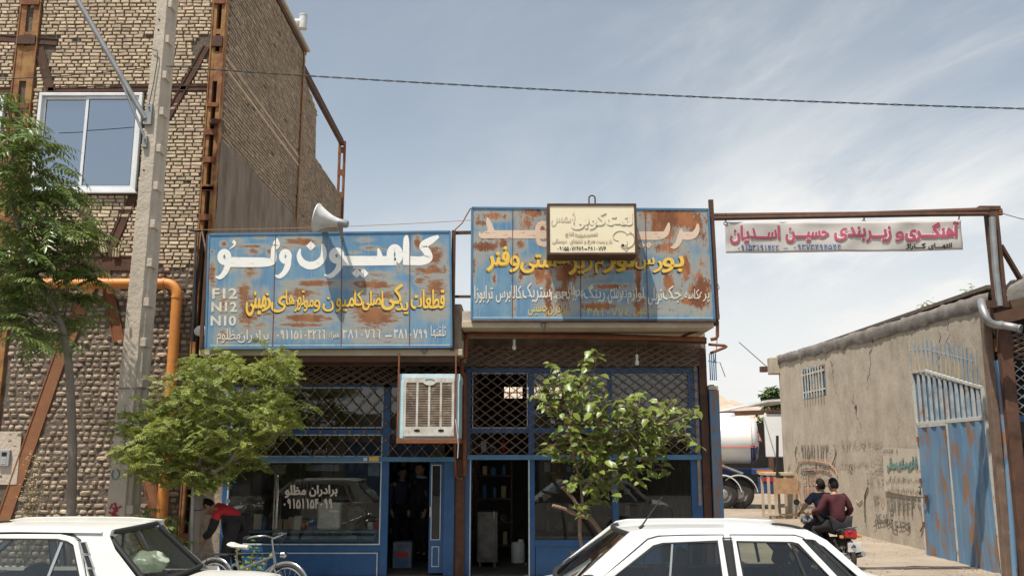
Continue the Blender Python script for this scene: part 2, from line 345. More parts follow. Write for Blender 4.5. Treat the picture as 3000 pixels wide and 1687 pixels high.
M('paint_red', (.30, .02, .035), rough=.8);M('paint_teal', (.10, .26, .32), rough=.8)
# ================================================================ ground
def ground():
 g=MB();n=90
 g.add([(-700, -60, -.02), (700, -60, -.02), (700, 900, -.02), (-700, 900, -.02)], [(0, 1, 2, 3)])
 structure(g.build('ground', 'dirt'))
 a=MB();nx, ny=90, 150;vs=[];fs=[]
 for j in range(ny):
  for i in range(nx):
   x=3.36+(18-3.36)*i/(nx-1);y=10.35+46*(j/(ny-1))**1.3
   z=.012+.035*(noise.noise(Vector((x*.9, y*.5, 0)))+.5*noise.noise(Vector((x*3, y*2, 3))))+.01*noise.noise(Vector((x*9, y*7, 1)))
   e=min(1, abs(y-10.35)/.8);vs.append((x, y, max(-.012, z*e)))
 for j in range(ny-1):
  for i in range(nx-1):k=j*nx+i;fs.append((k, k+1, k+nx+1, k+nx))
 a.add(vs, fs, 0, True);structure(a.build('alley_ground', 'dirt'))
 r=MB();r.add([(-160, -12, -.075+.07), (160, -12, -.005), (160, 10.1, -.005), (-160, 10.1, -.005)], [(0, 1, 2, 3)])
 structure(r.build('road', 'asphalt'))
 p=MB();p.span((-40, 10.34, -.015), (3.35, 14.9, .07));structure(p.build('pavement', 'pavement'))
 k=MB();x=-40
 while x<3.3:
  k.span((x, 10.1, -.015), (min(x+.97, 3.35), 10.335, .09));x+=.98
 structure(k.build('kerb', 'kerb', bevel=.012))
ground()
def gravel():
 g=random.Random(77);m=MB()
 for k in range(900):
  y=15+14*g.random()**1.6;x=3.8+4.5*g.random()if k%3 else 8.42-abs(g.gauss(0, .25));r_=g.uniform(.008, .03)*(1.5 if k%17==0 else 1);vs=[]
  for a in((1, 0, 0), (0, 1, 0), (-1, 0, 0), (0, -1, 0), (0, 0, 1)):vs.append((x+a[0]*r_*g.uniform(.7, 1.3), y+a[1]*r_*g.uniform(.7, 1.3), .012+a[2]*r_*g.uniform(.5, .9)))
  m.add(vs, [(0, 1, 4), (1, 2, 4), (2, 3, 4), (3, 0, 4)])
 o=m.build('gravel', 'gravel', recalc=False);o['kind']='stuff';o['label']='loose gravel and clods scattered over the alley earth'
M('gravel', (.33, .28, .22), (.22, .18, .14), 9, rough=.95, island=.35)
gravel()
# ================================================================ the brick building on the left
FY=14.5
CX0, CX1=PY(1, 1465, 0, FY).x, PY(1, 1560, 0, FY).x
SX=CX1-.015
LB=thing('brick_building', 'unfinished tan brick building with rusty steel braces and one white sliding window', 'building', (-8.5, 20, 0))
XL=-10.6;ZT=11.35
def inside(p, poly):
 x, y=p;c=False;j=len(poly)-1
 for i in range(len(poly)):
  xi, yi=poly[i];xj, yj=poly[j]
  if(yi>y)!=(yj>y)and x<(xj-xi)*(y-yi)/(yj-yi)+xi:c=not c
  j=i
 return c
def fr(r, *pts):return[(q.x, q.z)for q in(PY(r, x, y, FY)for x, y in pts)]
def strip(a, b, w):
 """outline of a bar from a to b (x,z), width w"""
 d=Vector((b[0]-a[0], b[1]-a[1])).normalized();n=Vector((-d.y, d.x))*w/2
 return[(a[0]+n.x, a[1]+n.y), (b[0]+n.x, b[1]+n.y), (b[0]-n.x, b[1]-n.y), (a[0]-n.x, a[1]-n.y)]
STEEL=[]
def member(kind, mat, r, a, b, w, d=.05, Y=-.012):
 A=PY(r, *a, FY);B=PY(r, *b, FY);STEEL.append((kind, mat, (A.x, A.z), (B.x, B.z), w, d, Y))
member('brace', 'rust_dark', 0, (520, 118), (398, 338), .125)
member('brace', 'rust_dark', 1, (272, 330), (352, 632), .15)
member('beam', 'rust_dark', 1, (0, 262), (395, 292), .13)
member('beam', 'rust_dark', 1, (330, 615), (1440, 604), .10)
member('beam', 'rust_dark', 1, (-200, 628), (118, 620), .13)
member('beam', 'rust_dark', 1, (240, 1322), (960, 1322), .10)
member('brace', 'rust_dark', 2, (770, 85), (925, 650), .15)
member('brace', 'rust_dark', 2, (1270, 60), (1010, 655), .15)
member('beam', 'rust_dark', 2, (130, 712), (1300, 712), .25, .03, -.006)
member('brace', 'rust_orange', 2, (905, 790), (620, 1500), .22)
member('brace', 'rust', 2, (985, 790), (1125, 1449), .19)
member('brace', 'rust_orange', 3, (385, 60), (20, 1110), .22)
member('brace', 'rust_orange', 3, (915, 820), (985, 1160), .20)
WIN=(PY(0, 103, 237, FY).x, PY(0, 362, 237, FY).x, PY(0, 103, 487, FY).z+.02, PY(0, 103, 236, FY).z)
WIN2=(-9.75, PY(1, 38, 700, FY).x, WIN[2], WIN[3]-.05)
holes=[strip(a, b, w)for(_, _, a, b, w, _, _)in STEEL]
holes.append(fr(1, (1325, 300), (1385, 235), (1460, 235), (1460, 410), (1335, 385)))
holes.append(fr(1, (235, 245), (410, 245), (330, 430), (235, 440)))
holes.append([(WIN[0]-.02, WIN[2]-.02), (WIN[1]+.02, WIN[2]-.02), (WIN[1]+.02, WIN[3]+.02), (WIN[0]-.02, WIN[3]+.02)])
holes.append([(WIN2[0]-.02, WIN2[2]-.02), (WIN2[1]+.02, WIN2[2]-.02), (WIN2[1]+.02, WIN2[3]+.02), (WIN2[0]-.02, WIN2[3]+.02)])
C2=[PY(1, 228, 0, FY), PY(1, 140, 740, FY)]
C2X=(C2[0].x+C2[1].x)/2
holes.append([(C2X-.19, -1), (C2X+.19, -1), (C2X+.19, 12), (C2X-.19, 12)])
ZR=PY(2, 1600, 735, FY).z
def wavy_z(x):return ZR+.10*math.sin(x*2.3)+.06*math.sin(x*7.1)
def is_free(x, z, m=.0):
 for h in holes:
  if inside((x, z), h):return False
 return True
def front_masonry():
 g=random.Random(3);up=MB();z=ZR-.1;row=0;C=.0665
 while z<ZT:
  x=XL+(row%2)*.1+g.uniform(-.03, .03);row+=1;sag=g.uniform(-.004, .004)
  while x<CX0-.01:
   L=g.choice((.15, .14, .16, .105, .19, .13))+g.uniform(-.01, .01)
   xe=min(x+L, CX0-.012)
   xs=[x+(xe-x)*t for t in(.02, .25, .5, .75, .98)]
   ok=[is_free(q, z+C/2)for q in xs]
   if xe-x>.03 and any(ok)and z>wavy_z((x+xe)/2):
    i0=ok.index(True);i1=len(ok)-1-ok[::-1].index(True)
    a=x if i0==0 else xs[i0];b=xe if i1==4 else xs[i1]
    if b-a>.03 and g.random()>.006:
     h=.050+g.uniform(-.004, .003);j=g.uniform(-.006, .006);t=g.gauss(0, .012)
     zz=z+sag+.006*math.sin(x*1.3+z)
     yf=FY-.018+j;e=.007
     c0, c1, z0, z1=a+.004, b-.004-g.random()*.004, zz, zz+h
     q=lambda k:g.uniform(-k, k)
     vs=[(c0, FY+.05, z0), (c1, FY+.05, z0), (c1, FY+.05, z1), (c0, FY+.05, z1), (c0+q(.004), yf+.010, z0+q(.004)), (c1+q(.004), yf+.010, z0+t*.3+q(.004)), (c1+q(.004), yf+.010, z1+t*.3+q(.004)), (c0+q(.004), yf+.010, z1+q(.004)), (c0+e+q(.003), yf+q(.003), z0+e), (c1-e+q(.003), yf+q(.003), z0+e+t*.3), (c1-e+q(.003), yf+q(.003), z1-e+t*.3), (c0+e+q(.003), yf+q(.003), z1-e)]
     f=[(8, 9, 10, 11)]+[(k+i, k+(i+1)%4, k+4+(i+1)%4, k+4+i)for k in(0, 4)for i in range(4)]
     up.add(vs, f, 0)
   x+=L+.010+g.uniform(-.002, .004)
  z+=C+g.uniform(-.0015, .0015)
 up.build('upper_brickwork', 'brick', LB, recalc=False)
 lo=MB();z=-.02;row=0
 while z<ZR+.25:
  C=.094+g.uniform(-.006, .006);x=XL+g.uniform(0, .12);dr=g.uniform(0, 6)
  while x<CX0-.02:
   L=g.choice((.115, .12, .13, .14, .10, .21))+g.uniform(-.012, .012);xe=min(x+L, CX0-.02)
   xm=(x+xe)/2;zz=z+.012*math.sin(x*.9+dr)+g.uniform(-.006, .006)
   if xe-x>.05 and zz+C*.5<wavy_z(xm)and is_free(xm, zz+C/2)and is_free(x+.02, zz+C/2)and is_free(xe-.02, zz+C/2)and g.random()>.025:
    w=(xe-x)/2-.002-g.random()*.005;h=C/2-.005-g.random()*.005;dp=.034+g.uniform(-.014, .016);rz=g.gauss(0, .05);tl=g.uniform(-.25, .25);tv=g.uniform(-.2, .3)
    n=6;vs=[];fs=[];ex=g.uniform(.14, .34)
    for a in range(n):
     for b in range(n):
      u=-1+2*a/(n-1);v=-1+2*b/(n-1)
      k=1-.17*(u*u*v*v)*1.2
      prof=(max(0, 1-u**4)*max(0, 1-v**4))**ex
      px_, pz_=u*w*k, v*h*k
      jn=.009*noise.noise(Vector((xm*40+u*2.4, zz*40+v*2.4, row)))
      vs.append((xm+px_*math.cos(rz)-pz_*math.sin(rz)+jn, FY+.022-dp*prof*(1+tl*u+tv*v)-jn*1.6*prof, zz+C/2+px_*math.sin(rz)+pz_*math.cos(rz)+jn))
    for a in range(n-1):
     for b in range(n-1):k=a*n+b;fs.append((k, k+n, k+n+1, k+1))
    lo.add(vs, fs, 0, True)
   x+=L
  z+=C;row+=1
 lo.build('rough_brickwork', 'brick_rough', LB, recalc=False, angle=60)
 b=MB();nx, nz=150, 260;vs=[];fs=[];zs=[i/(nz-1)*ZT for i in range(nz)]
 for zz in zs:
  for i in range(nx):
   x=XL+(CX0+.02-XL)*i/(nx-1)
   d=.020*noise.noise(Vector((x*9, zz*9, 2)))+.012*noise.noise(Vector((x*23, zz*23, 5)))
   base=FY+(.006 if zz>wavy_z(x)else .010)
   vs.append((x, base-abs(d)if zz<wavy_z(x)else base-d*.35, zz))
 mi=[]
 for j in range(nz-1):
  for i in range(nx-1):
   xm=XL+(CX0-XL)*(i+.5)/nx;zm=(zs[j]+zs[j+1])/2
   if(WIN[0]<xm<WIN[1]and WIN[2]<zm<WIN[3])or(WIN2[0]<xm<WIN2[1]and WIN2[2]<zm<WIN2[3]):continue
   k=j*nx+i;b.add([], [], 0);b.f.append([k, k+1, k+nx+1, k+nx]);b.m.append(0 if zm>wavy_z(xm)else 1);b.sm.append(True)
 b.v=[Vector(p)for p in vs]
 b.build('mortar_bed', ['mortar', 'mortar_rough'], LB, recalc=False)
front_masonry()
def side_wall():
 g=random.Random(5);Yb=PX(0, 863, 389, SX).y;Ym=PX(0, 765, 190, SX).y
 z_hi=(PX(0, 700, 0, SX).z+PX(0, 765, 147, SX).z)/2;Yst=PX(0, 795, 300, SX).y
 z_mid=PX(0, 795, 400, SX).z;z_mid2=PX(0, 793, 275, SX).z
 def top(y):
  if y<Ym:return z_hi
  if y<Yst:return z_mid2+(z_hi-.5-z_mid2)*(Yst-y)/(Yst-Ym)
  return z_mid+(PX(0, 865, 505, SX).z-z_mid)*(y-Yst)/(Yb-Yst)
 pA=PX(0, 543, 345, SX);pB=PX(0, 600, 385, SX);pC=PX(0, 690, 490, SX);pD=PX(0, 790, 590, SX)
 edge=[(p.y, p.z)for p in(pA, pB, pC, pD)]
 def plaster_top(y):
  if y<=edge[0][0]:return edge[0][1]
  for(a, za), (b_, zb)in zip(edge, edge[1:]):
   if y<=b_:return za+(zb-za)*(y-a)/(b_-a)
  return edge[-1][1]-(y-edge[-1][0])*.9
 m=MB();z=3.2;row=0;C=.073
 while z<z_hi+.1:
  y=FY+.12+(row%2)*.1+g.uniform(-.04, .04);row+=1
  while y<Yb:
   L=g.choice((.205, .205, .205, .105))+g.uniform(-.006, .006);ym=y+L/2
   if z<top(ym)-.03 and not(z<plaster_top(ym)-.05)and g.random()>.012:
    j=g.uniform(-.008, .008);t=g.gauss(0, .01);h=.052+g.uniform(-.005, .005)
    xf=SX+.012+j;q=lambda k:g.uniform(-k, k)
    vs=[(SX-.03, y, z), (SX-.03, y+L, z), (SX-.03, y+L, z+h), (SX-.03, y, z+h), (xf, y+.006+q(.004), z+.006+q(.004)), (xf, y+L-.004, z+.006+t*.4), (xf+q(.004), y+L-.006, z+h-.006+t*.4), (xf+q(.004), y+.004, z+h-.006)]
    m.add(vs, [(4, 5, 6, 7), (0, 1, 5, 4), (1, 2, 6, 5), (2, 3, 7, 6), (3, 0, 4, 7)], 0)
   y+=L+.012
  z+=C
 m.build('side_brickwork', 'brick_shaded', LB, recalc=False)
 b=MB();n=70;pts=[(FY+.05+(Yb-FY-.05)*i/n)for i in range(n+1)]
 vs=[];
 for y in pts:vs+=[(SX, y, 0), (SX, y, top(y))]
 b.add(vs, [(2*i, 2*i+2, 2*i+3, 2*i+1)for i in range(n)], 0)
 b.build('side_mortar_bed', 'mortar', LB, recalc=False)
 p=MB();ny, nz=60, 70;vs=[];fs=[];y1=PX(0, 840, 600, SX).y
 for i in range(ny):
  y=FY+.06+(y1-FY-.06)*i/(ny-1);t=plaster_top(y)+.06*noise.noise(Vector((y*3, 0, 0)))+.03*noise.noise(Vector((y*9, 1, 0)))
  for k in range(nz):
   zz=2.6+(t-2.6)*k/(nz-1);vs.append((SX+.022+.012*noise.noise(Vector((y*2, zz*2, 1)))-(.02 if k==nz-1 else 0), y, zz))
 for i in range(ny-1):
  for k in range(nz-1):q=i*nz+k;fs.append((q, q+nz, q+nz+1, q+1))
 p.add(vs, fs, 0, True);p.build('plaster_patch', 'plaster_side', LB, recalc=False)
 s=MB();a=PX(1, 1545, 350, SX);e=PX(1, 2050, 1085, SX);zf=(a.z+e.z)/2
 for k in range(2):s.span((SX+.0, FY+.1, zf-.10-k*.19), (SX+.026+.004*k, e.y, zf-.05-k*.19))
 s.build('floor_line_mortar', 'brick', LB, bevel=.008)
 r=MB();r.span((SX-.14, FY-.1, z_hi), (SX+.04, Ym, z_hi+.12));r.build('roof_edge', 'rust_dark', LB, bevel=.01)
 r=MB();r.span((SX-.30, FY-.25, z_hi+.122), (SX+.10, Ym+.1, z_hi+.20));r.build('roof_cap', 'concrete', LB, bevel=.015)
 q=PX(0, 755, 300, SX).y;r=MB();r.span((SX+.024, q-.05, PX(0, 755, 480, SX).z-1), (SX+.045, q+.05, z_hi));r.build('wall_post', 'rust_ochre', LB)
 zt=PX(0, 862, 360, SX).z;zbm=PX(0, 764, 175, SX).z
 r=MB();r.bar((SX-.05, Ym, (zbm+zt)/2+.10), (SX-.05, Yb, (zbm+zt)/2+.02), .10, .20);r.build('parapet_beam', 'rust_dark', LB)
 r=MB()
 for dx in(-.11, .04):r.span((SX+dx-.03, Yb-.05, 3), (SX+dx+.03, Yb+.07, zt+.1))
 for z in(zt-.3, zt-1.0, zt-1.7, zt-2.4):r.span((SX-.14, Yb-.062, z), (SX+.07, Yb-.052, z+.2))
 r.build('end_column', 'rust', LB, bevel=.006)
 k=MB();k.span((XL-6, Yb-.2, 0), (SX-.05, Yb-.04, z_mid-.3));k.span((XL-6, FY+.1, z_mid-.6), (SX-.05, Yb-.2, z_mid-.4))
 k.span((XL-6.2, FY, 0), (XL-6, Yb, z_mid));k.build('rear_wall', 'mortar', LB)
 k=MB();k.span((XL-6, FY, 0), (XL-.002, FY+.1, ZT));k.build('front_wall_extension', 'brick', LB)
 k=MB();k.span((XL, FY+.45, 5.5), (SX-.1, FY+.5, 9.5));k.build('room_partition', 'dark_gap', LB)
 v0=PX(1, 2035, 290, SX);vt=thing('vent_chimney', 'grey H-shaped flue vent rising from the roof edge of the brick building', 'chimney', (SX-.05, v0.y, z_hi+.1))
 f=MB();yy=v0.y;b0=PX(1, 2030, 200, SX).z;top_=PX(1, 2030, 130, SX).z
 f.tube([(SX-.05, yy, z_hi+.15), (SX-.05, yy, top_)], .085, 16);f.build('flue_pipe', 'vent_white', vt)
 f=MB();L0=.17
 f.tube([(SX-.05-L0, yy, top_), (SX-.05+L0, yy, top_)], .075, 14)
 f.build('cross_pipe', 'vent_white', vt)
 for sx in(-1, 1):
  f=MB();f.tube([(SX-.05+sx*L0, yy, top_-.17), (SX-.05+sx*L0, yy, top_+.19)], [.095, .095], 16);f.tube([(SX-.05+sx*L0, yy, top_+.15), (SX-.05+sx*L0, yy, top_+.185)], .102, 16)
  f.build('end_pipe', 'vent_white', vt)
 f=MB();f.tube([(SX-.05, yy, z_hi+.25), (SX-.05, yy, z_hi+.33)], .11, 16);f.build('collar', 'galv', vt)
side_wall()
def column(xa, xb, zb, zt, solids, mat, battens):
 w=(xb-xa);fl=w*.34
 m=MB()
 for(a, b_)in((xa, xa+fl), (xb-fl, xb)):
  m.span((a, FY-.035, zb), (b_, FY+.10, zt));
 m.span((xa, FY-.052, zb), (xa+.022, FY-.0355, zt));m.span((xb-.022, FY-.052, zb), (xb, FY-.0355, zt))
 c=m.build('column', mat, LB, bevel=.005)
 g=MB();g.span((xa+fl, FY+.06, zb), (xb-fl, FY+.09, zt));g.build('slot_shade', 'dark_gap', LB)  # near-black sheet painting the shade in the open slot between the channels
 for(z0, z1, k)in battens:
  q=MB();q.span((xa+.025, FY-.066-k, z0), (xb-.025, FY-.036, z1));q.build('batten_plate', 'rust' if k==0 else 'rust_dark', c, bevel=.005)
 for(z0, z1)in solids:
  q=MB();q.span((xa+fl-.002, FY-.030, z0), (xb-fl+.002, FY+.05, z1));q.build('column_plate', 'rust_ochre', c)
zz=lambda r, x, y:PY(r, x, y, FY).z
column(CX0, CX1, 0, 11.6, [(zz(1, 1480, 560), zz(1, 1480, 360)), (zz(1, 1500, 205), zz(1, 1500, 240))], 'rust_ochre', [(zz(1, 1450, 1310), zz(1, 1450, 1270), 0), (zz(1, 1450, 1120), zz(1, 1450, 1082), 0), (zz(1, 1450, 932), zz(1, 1450, 892), 0), (zz(1, 1450, 740), zz(1, 1450, 712), 0), (zz(1, 1480, 330), zz(1, 1480, 258), .008), (zz(1, 1500, 38), zz(1, 1500, 8), 0), (zz(2, 1930, 36), zz(2, 1930, -5), 0), (zz(2, 1930, 315), zz(2, 1930, 258), 0), (1.9, 2.05, 0), (3.2, 3.35, 0), (.6, .75, 0)])
column(C2X-.185, C2X+.185, 0, 11.6, [(zz(1, 150, 560), zz(1, 150, 320)), (zz(1, 200, 245), zz(1, 200, 225))], 'rust_ochre', [(zz(1, 200, 315), zz(1, 200, 255), .008), (zz(1, 220, 45), zz(1, 220, 10), 0), (zz(1, 140, 750), zz(1, 140, 715), 0), (zz(2, 90, 340), zz(2, 90, 290), 0), (3, 3.15, 0), (1.5, 1.65, 0)])
for(kind, mat, a, b, w, d, Y)in STEEL:
 A=Vector((a[0], FY+Y+d/2, a[1]));B=Vector((b[0], FY+Y+d/2, b[1]));m=MB()
 dv=(B-A).normalized();n=dv.cross(Vector((0, 1, 0))).normalized()
 vs=[]
 for p in(A, B):
  for s_, t_ in((-1, -1), (1, -1), (1, 1), (-1, 1)):vs.append(p+n*(s_*w/2)+Vector((0, t_*d/2, 0)))
 m.add(vs, [(0, 1, 2, 3), (7, 6, 5, 4), (0, 4, 5, 1), (1, 5, 6, 2), (2, 6, 7, 3), (3, 7, 4, 0)])
 for s_ in(-1, 1):
  vs=[]
  for p in(A, B):
   for e, t_ in((0, 0), (1, 0), (1, 1), (0, 1)):vs.append(p+n*(s_*(w/2-.018*e))+Vector((0, -d/2-.012*t_, 0)))
  m.add(vs, [(0, 1, 2, 3), (7, 6, 5, 4), (0, 4, 5, 1), (1, 5, 6, 2), (2, 6, 7, 3), (3, 7, 4, 0)])
 m.build(kind, mat, LB)
m=MB();a=PY(1, 1440, 850, FY);m.bar((CX1-.12, FY-.03, a.z), (CX1+.05, FY-.28, a.z-.04), .13, .05);m.build('beam_stub', 'rust_dark', LB)
def sliding_window(x0, x1, z0, z1):
 w=MB();f=.055;Y0=FY-.055
 w.span((x0, Y0, z1-f), (x1, FY+.06, z1));w.span((x0, Y0, z0), (x1, FY+.06, z0+f));w.span((x0, Y0, z0+f), (x0+f, FY+.06, z1-f));w.span((x1-f, Y0, z0+f), (x1, FY+.06, z1-f))
 wf=w.build('window', 'white_alu', LB, bevel=.006)
 xm=x0+(x1-x0)*.47;gap=MB()
 for k, (a, b_, yo)in enumerate(((x0+f, xm+.03, .045), (xm-.03, x1-f, .012))):
  s=MB();t=.05;ya, yb=FY-.04+yo, FY-.04+yo+.028;za, zb=z0+f+.004, z1-f-.004
  s.span((a, ya, zb-t), (b_, yb, zb));s.span((a, ya, za), (b_, yb, za+t));s.span((a, ya, za+t), (a+t, yb, zb-t));s.span((b_-t, ya, za+t), (b_, yb, zb-t))
  s.build('sash', 'white_alu', wf, bevel=.004)
  s=MB();g=.010;s.span((a+t, ya+.006, zb-t-g), (b_-t, yb, zb-t));s.span((a+t, ya+.006, za+t), (b_-t, yb, za+t+g));s.span((a+t, ya+.006, za+t+g), (a+t+g, yb, zb-t-g));s.span((b_-t-g, ya+.006, za+t+g), (b_-t, yb, zb-t-g))
  s.build('gasket', 'gasket', wf)
  s=MB();s.span((a+t+g, ya+.012, za+t+g), (b_-t-g, ya+.018, zb-t-g));s.build('pane', 'window_glass', wf)
 s=MB();s.span((x0-.03, FY-.085, z0-.03), (x1+.03, FY+.02, z0-.001));s.build('sill', 'white_alu', wf)
sliding_window(*WIN);sliding_window(*WIN2)
for(r, x, y, rz, n)in((2, 975, 560, -.28, 1), (2, 1105, 615, 0, 2)):
 p=PY(r, x, y, FY);m=MB();w, h=(.13, .22)if n==1 else(.10, .15)
 MM=Matrix.Rotation(rz, 4, 'Y')
 m.box((p.x, FY-.01, p.z), (w, .09, h), 0, 0, MM)
 cols, rows=(3, 5)if n==1 else(2, 4)
 for i in range(cols):
  for j in range(rows):
   q=MM@Vector(((i-(cols-1)/2)*w/cols, -.0465, (j-(rows-1)/2)*h/rows));m.box((p.x+q.x, FY-.01+q.y, p.z+q.z), (.02, .006, .022), 0, 1, MM)
 m.build('hollow_brick', ['hollow_brick', 'dark_gap'], LB)
p=PY(3, 38, 718, FY);t=thing('intercom', 'grey door intercom panel fixed low on the rough brick wall', 'intercom', (p.x, FY-.04, p.z-.09))
m=MB();m.span((p.x-.085, FY-.065, p.z-.13), (p.x+.085, FY-.02, p.z+.13));m.build('housing', 'intercom_grey', t, bevel=.008)
m=MB();m.span((p.x-.04, FY-.069, p.z+.03), (p.x+.04, FY-.0655, p.z+.09));m.build('screen', 'screen', t)
m=MB()
for i in range(2):
 for j in range(3):m.span((p.x-.035+i*.04, FY-.070, p.z-.09+j*.035), (p.x-.005+i*.04, FY-.0655, p.z-.07+j*.035))
m.build('keypad', 'vent_white', t)
m=MB();m.span((p.x-.19, FY-.019, p.z-.42), (p.x+.22, FY+.01, p.z+.42))
nb=m.build('mortar_patch', 'concrete', LB)
gp=thing('gas_pipe', 'thick orange gas pipe running along the brick wall and bending down', 'pipe', (-6.5, FY-.14, 3))
a=PY(2, -60, 903, FY-.15);b=PY(2, 1590, 903, FY-.15);c=PY(2, 1672, 1000, FY-.15);e=PY(3, 1045, 330, FY-.15)
xc=c.x;zc=b.z;rr=.20
m=MB();arc=[(xc-rr+rr*math.sin(t), FY-.15, zc-rr+rr*math.cos(t))for t in[i*math.pi/16 for i in range(9)]]
m.tube([(a.x-2, FY-.15, zc)]+arc+[(xc, FY-.15, .08)], .085, 18);m.build('pipe', 'gas_orange', gp, recalc=False)
for(x, z, horizontal)in((PY(2, 985, 900, FY).x, zc, True), (xc-rr-.03, zc, True), (xc, zc-rr-.03, False), (xc, 2.0, False)):
 m=MB()
 if horizontal:m.tube([(x-.02, FY-.15, z), (x+.02, FY-.15, z)], .094, 18);m.span((x-.02, FY-.06, z-.02), (x+.02, FY+.0, z+.02))
 else:m.tube([(x, FY-.15, z-.02), (x, FY-.15, z+.02)], .094, 18);m.span((x-.02, FY-.06, z-.02), (x+.02, FY+.0, z+.02))
 m.build('clamp', 'gas_orange', gp)
 # ================================================================ concrete utility pole with its steel arm
PYY=13.35
def pole():
 tl, tr=PY(0, 395, 0, PYY), PY(0, 432, 0, PYY);bl, br=PY(0, 266, 1300, PYY), PY(0, 332, 1300, PYY)
 t=thing('utility_pole', 'tapering pale concrete utility pole with recessed side and steel arm', 'pole', ((bl.x+br.x)/2, PYY, 0))
 z0, z1=bl.z, tl.z;ext=lambda a, b_, z:a+(b_-a)*(z-z0)/(z1-z0)
 H_=9.6;g=random.Random(2)
 m=MB();n=60;vs=[]
 prof=lambda xl, xr, wf:[(xl, 0), (xl+wf, 0), (xl+wf+.012, .035), (xr-.045, .06), (xr-.045, .17), (xr, .20), (xr, .28), (xl, .28)]
 for i in range(n+1):
  z=H_*i/n;xl, xr=ext(bl.x, tl.x, z), ext(br.x, tr.x, z);wf=(xr-xl)*.70
  for(x, y)in prof(xl, xr, wf):
   k=.006*noise.noise(Vector((x*9, y*9, z*5)));vs.append((x+k, PYY+y+k, z))
 q=8;fs=[]
 for i in range(n):
  for k in range(q):fs.append((i*q+k, i*q+(k+1)%q, (i+1)*q+(k+1)%q, (i+1)*q+k))
 fs.append(tuple(range(n*q, n*q+q)));m.add(vs, fs, 0, False)
 i=0;z=.5
 while z<9.2:
  xl, xr=ext(bl.x, tl.x, z), ext(br.x, tr.x, z);wf=(xr-xl)*.70
  m.span((xl+wf-.01, PYY+.02, z), (xr-.004, PYY+.27, z+.13));z+=.62
 m.build('shaft', 'concrete', t, bevel=.008)
 m=MB()
 for(r, x, y)in((1, 1090, 135), (1, 1085, 205), (1, 985, 1165)):
  p=PY(r, x, y, PYY-.002);m.tube([(p.x, PYY-.001, p.z), (p.x, PYY-.006, p.z)], .014, 10)
 m.build('bolt_hole', 'dark_gap', t)
 a0=PY(0, 195, 0, PYY-.25);a1=PY(0, 366, 300, PYY-.03);d=(a0-a1).normalized()
 m=MB();m.tube([a1, a1+d*3.2], .042, 12);ar=m.build('arm', 'galv', t)
 b0=PY(1, 800, 480, PYY-.12);b1=PY(1, 1000, 965, PYY-.03)
 m=MB();m.tube([b1, b0, a1+d*1.9], .022, 10);m.build('strut', 'galv', t)
 for(x0, y0, x1, y1)in((1008, 715, 1040, 860), (985, 935, 1010, 1015)):
  m=MB();p=PY(1, x0, y0, PYY);q_=PY(1, x1, y1, PYY)
  m.span((p.x, PYY-.05, q_.z), (q_.x, PYY+.02, p.z));
  m.tube([((p.x+q_.x)/2, PYY-.05, p.z-.06), ((p.x+q_.x)/2, PYY-.075, p.z-.06)], .018, 8);m.build('bracket', 'galv', t, bevel=.004)
 m=MB();m.tube([PY(1, 1040, 340, PYY-.03), PY(1, 1075, 345, PYY-.04), PY(1, 1080, 400, PYY-.03), PY(1, 1050, 580, PYY-.03), PY(1, 1020, 715, PYY-.05)], .008, 6);m.build('wire', 'cable_grey', t)
 m=MB();zb=PY(3, 790, 290, PYY).z;xl, xr=ext(bl.x, tl.x, zb), ext(br.x, tr.x, zb)
 pr=[(xl-.01, -.012), (xr+.012, -.012), (xr+.012, .292), (xl-.01, .292), (xl-.01, -.012)]
 m.tube([(x, PYY+y, zb)for x, y in pr], .006, 6);m.build('band', 'cable_grey', t)
 m=MB();g=random.Random(4)
 c0=PY(3, 700, 1055, PYY-.011)
 for k in range(9):
  ang=g.uniform(0, 6.28);L=g.uniform(.04, .09);x, z=c0.x+g.uniform(-.07, .07), c0.z+g.uniform(-.08, .10)
  dx, dz=math.cos(ang)*L, math.sin(ang)*L;nx, nz=-math.sin(ang)*.012, math.cos(ang)*.012
  m.prism([(x-dx+nx, PYY-.0095-.0006*k, z-dz+nz), (x+dx+nx, PYY-.0095-.0006*k, z+dz+nz), (x+dx-nx, PYY-.0095-.0006*k, z+dz-nz), (x-dx-nx, PYY-.0095-.0006*k, z-dz-nz)], (0, .003, 0))
 m.build('red_scrawl', 'paint_red', t)
 m=MB();c0=PY(3, 712, 820, PYY-.011);pts=[]
 for k in range(14):a_=2.2+k*.42;pts.append((c0.x+.055*math.cos(a_), PYY-.0085, c0.z+.075*math.sin(a_)))
 m.tube(pts, .008, 5);m.build('blue_scrawl', 'paint_teal', t)
pole()
def sagged(a, b, sag, n=40):return[a.lerp(b, i/n)-Vector((0, 0, sag*4*(i/n)*(1-i/n)))for i in range(n+1)]
a=PY(1, 1140, 455, 13.4);b=PY(0, 2576, 267, 12.6)
m=MB();pts=sagged(a, b+(b-a)*.15, .10, 260);side=Vector((0, .006, .008))
for ph in(0, math.pi):
 m.tube([p+Vector((0, .009*math.cos(i*.9+ph), .009*math.sin(i*.9+ph)))for i, p in enumerate(pts)], .0065, 5)
tag(m.build('overhead_cable', 'cable', recalc=False), 'twisted black overhead cable strung across the sky from the concrete pole', 'cable')
m=MB();m.tube(sagged(PY(1, -120, 545, 13.3), PY(1, 1020, 462, 13.34), .04), .008, 5)
tag(m.build('overhead_cable', 'cable', recalc=False), 'thin dark cable in front of the upper brick wall ending at the pole', 'cable')
m=MB();m.tube(sagged(PY(2, 1830, 398, 13.9), PY(0, 1185, 554, 13.2), .03), .005, 5)
tag(m.build('thin_wire', 'wire_orange', recalc=False), 'thin wire stretched above the blue truck-parts sign behind the loudspeaker', 'wire')
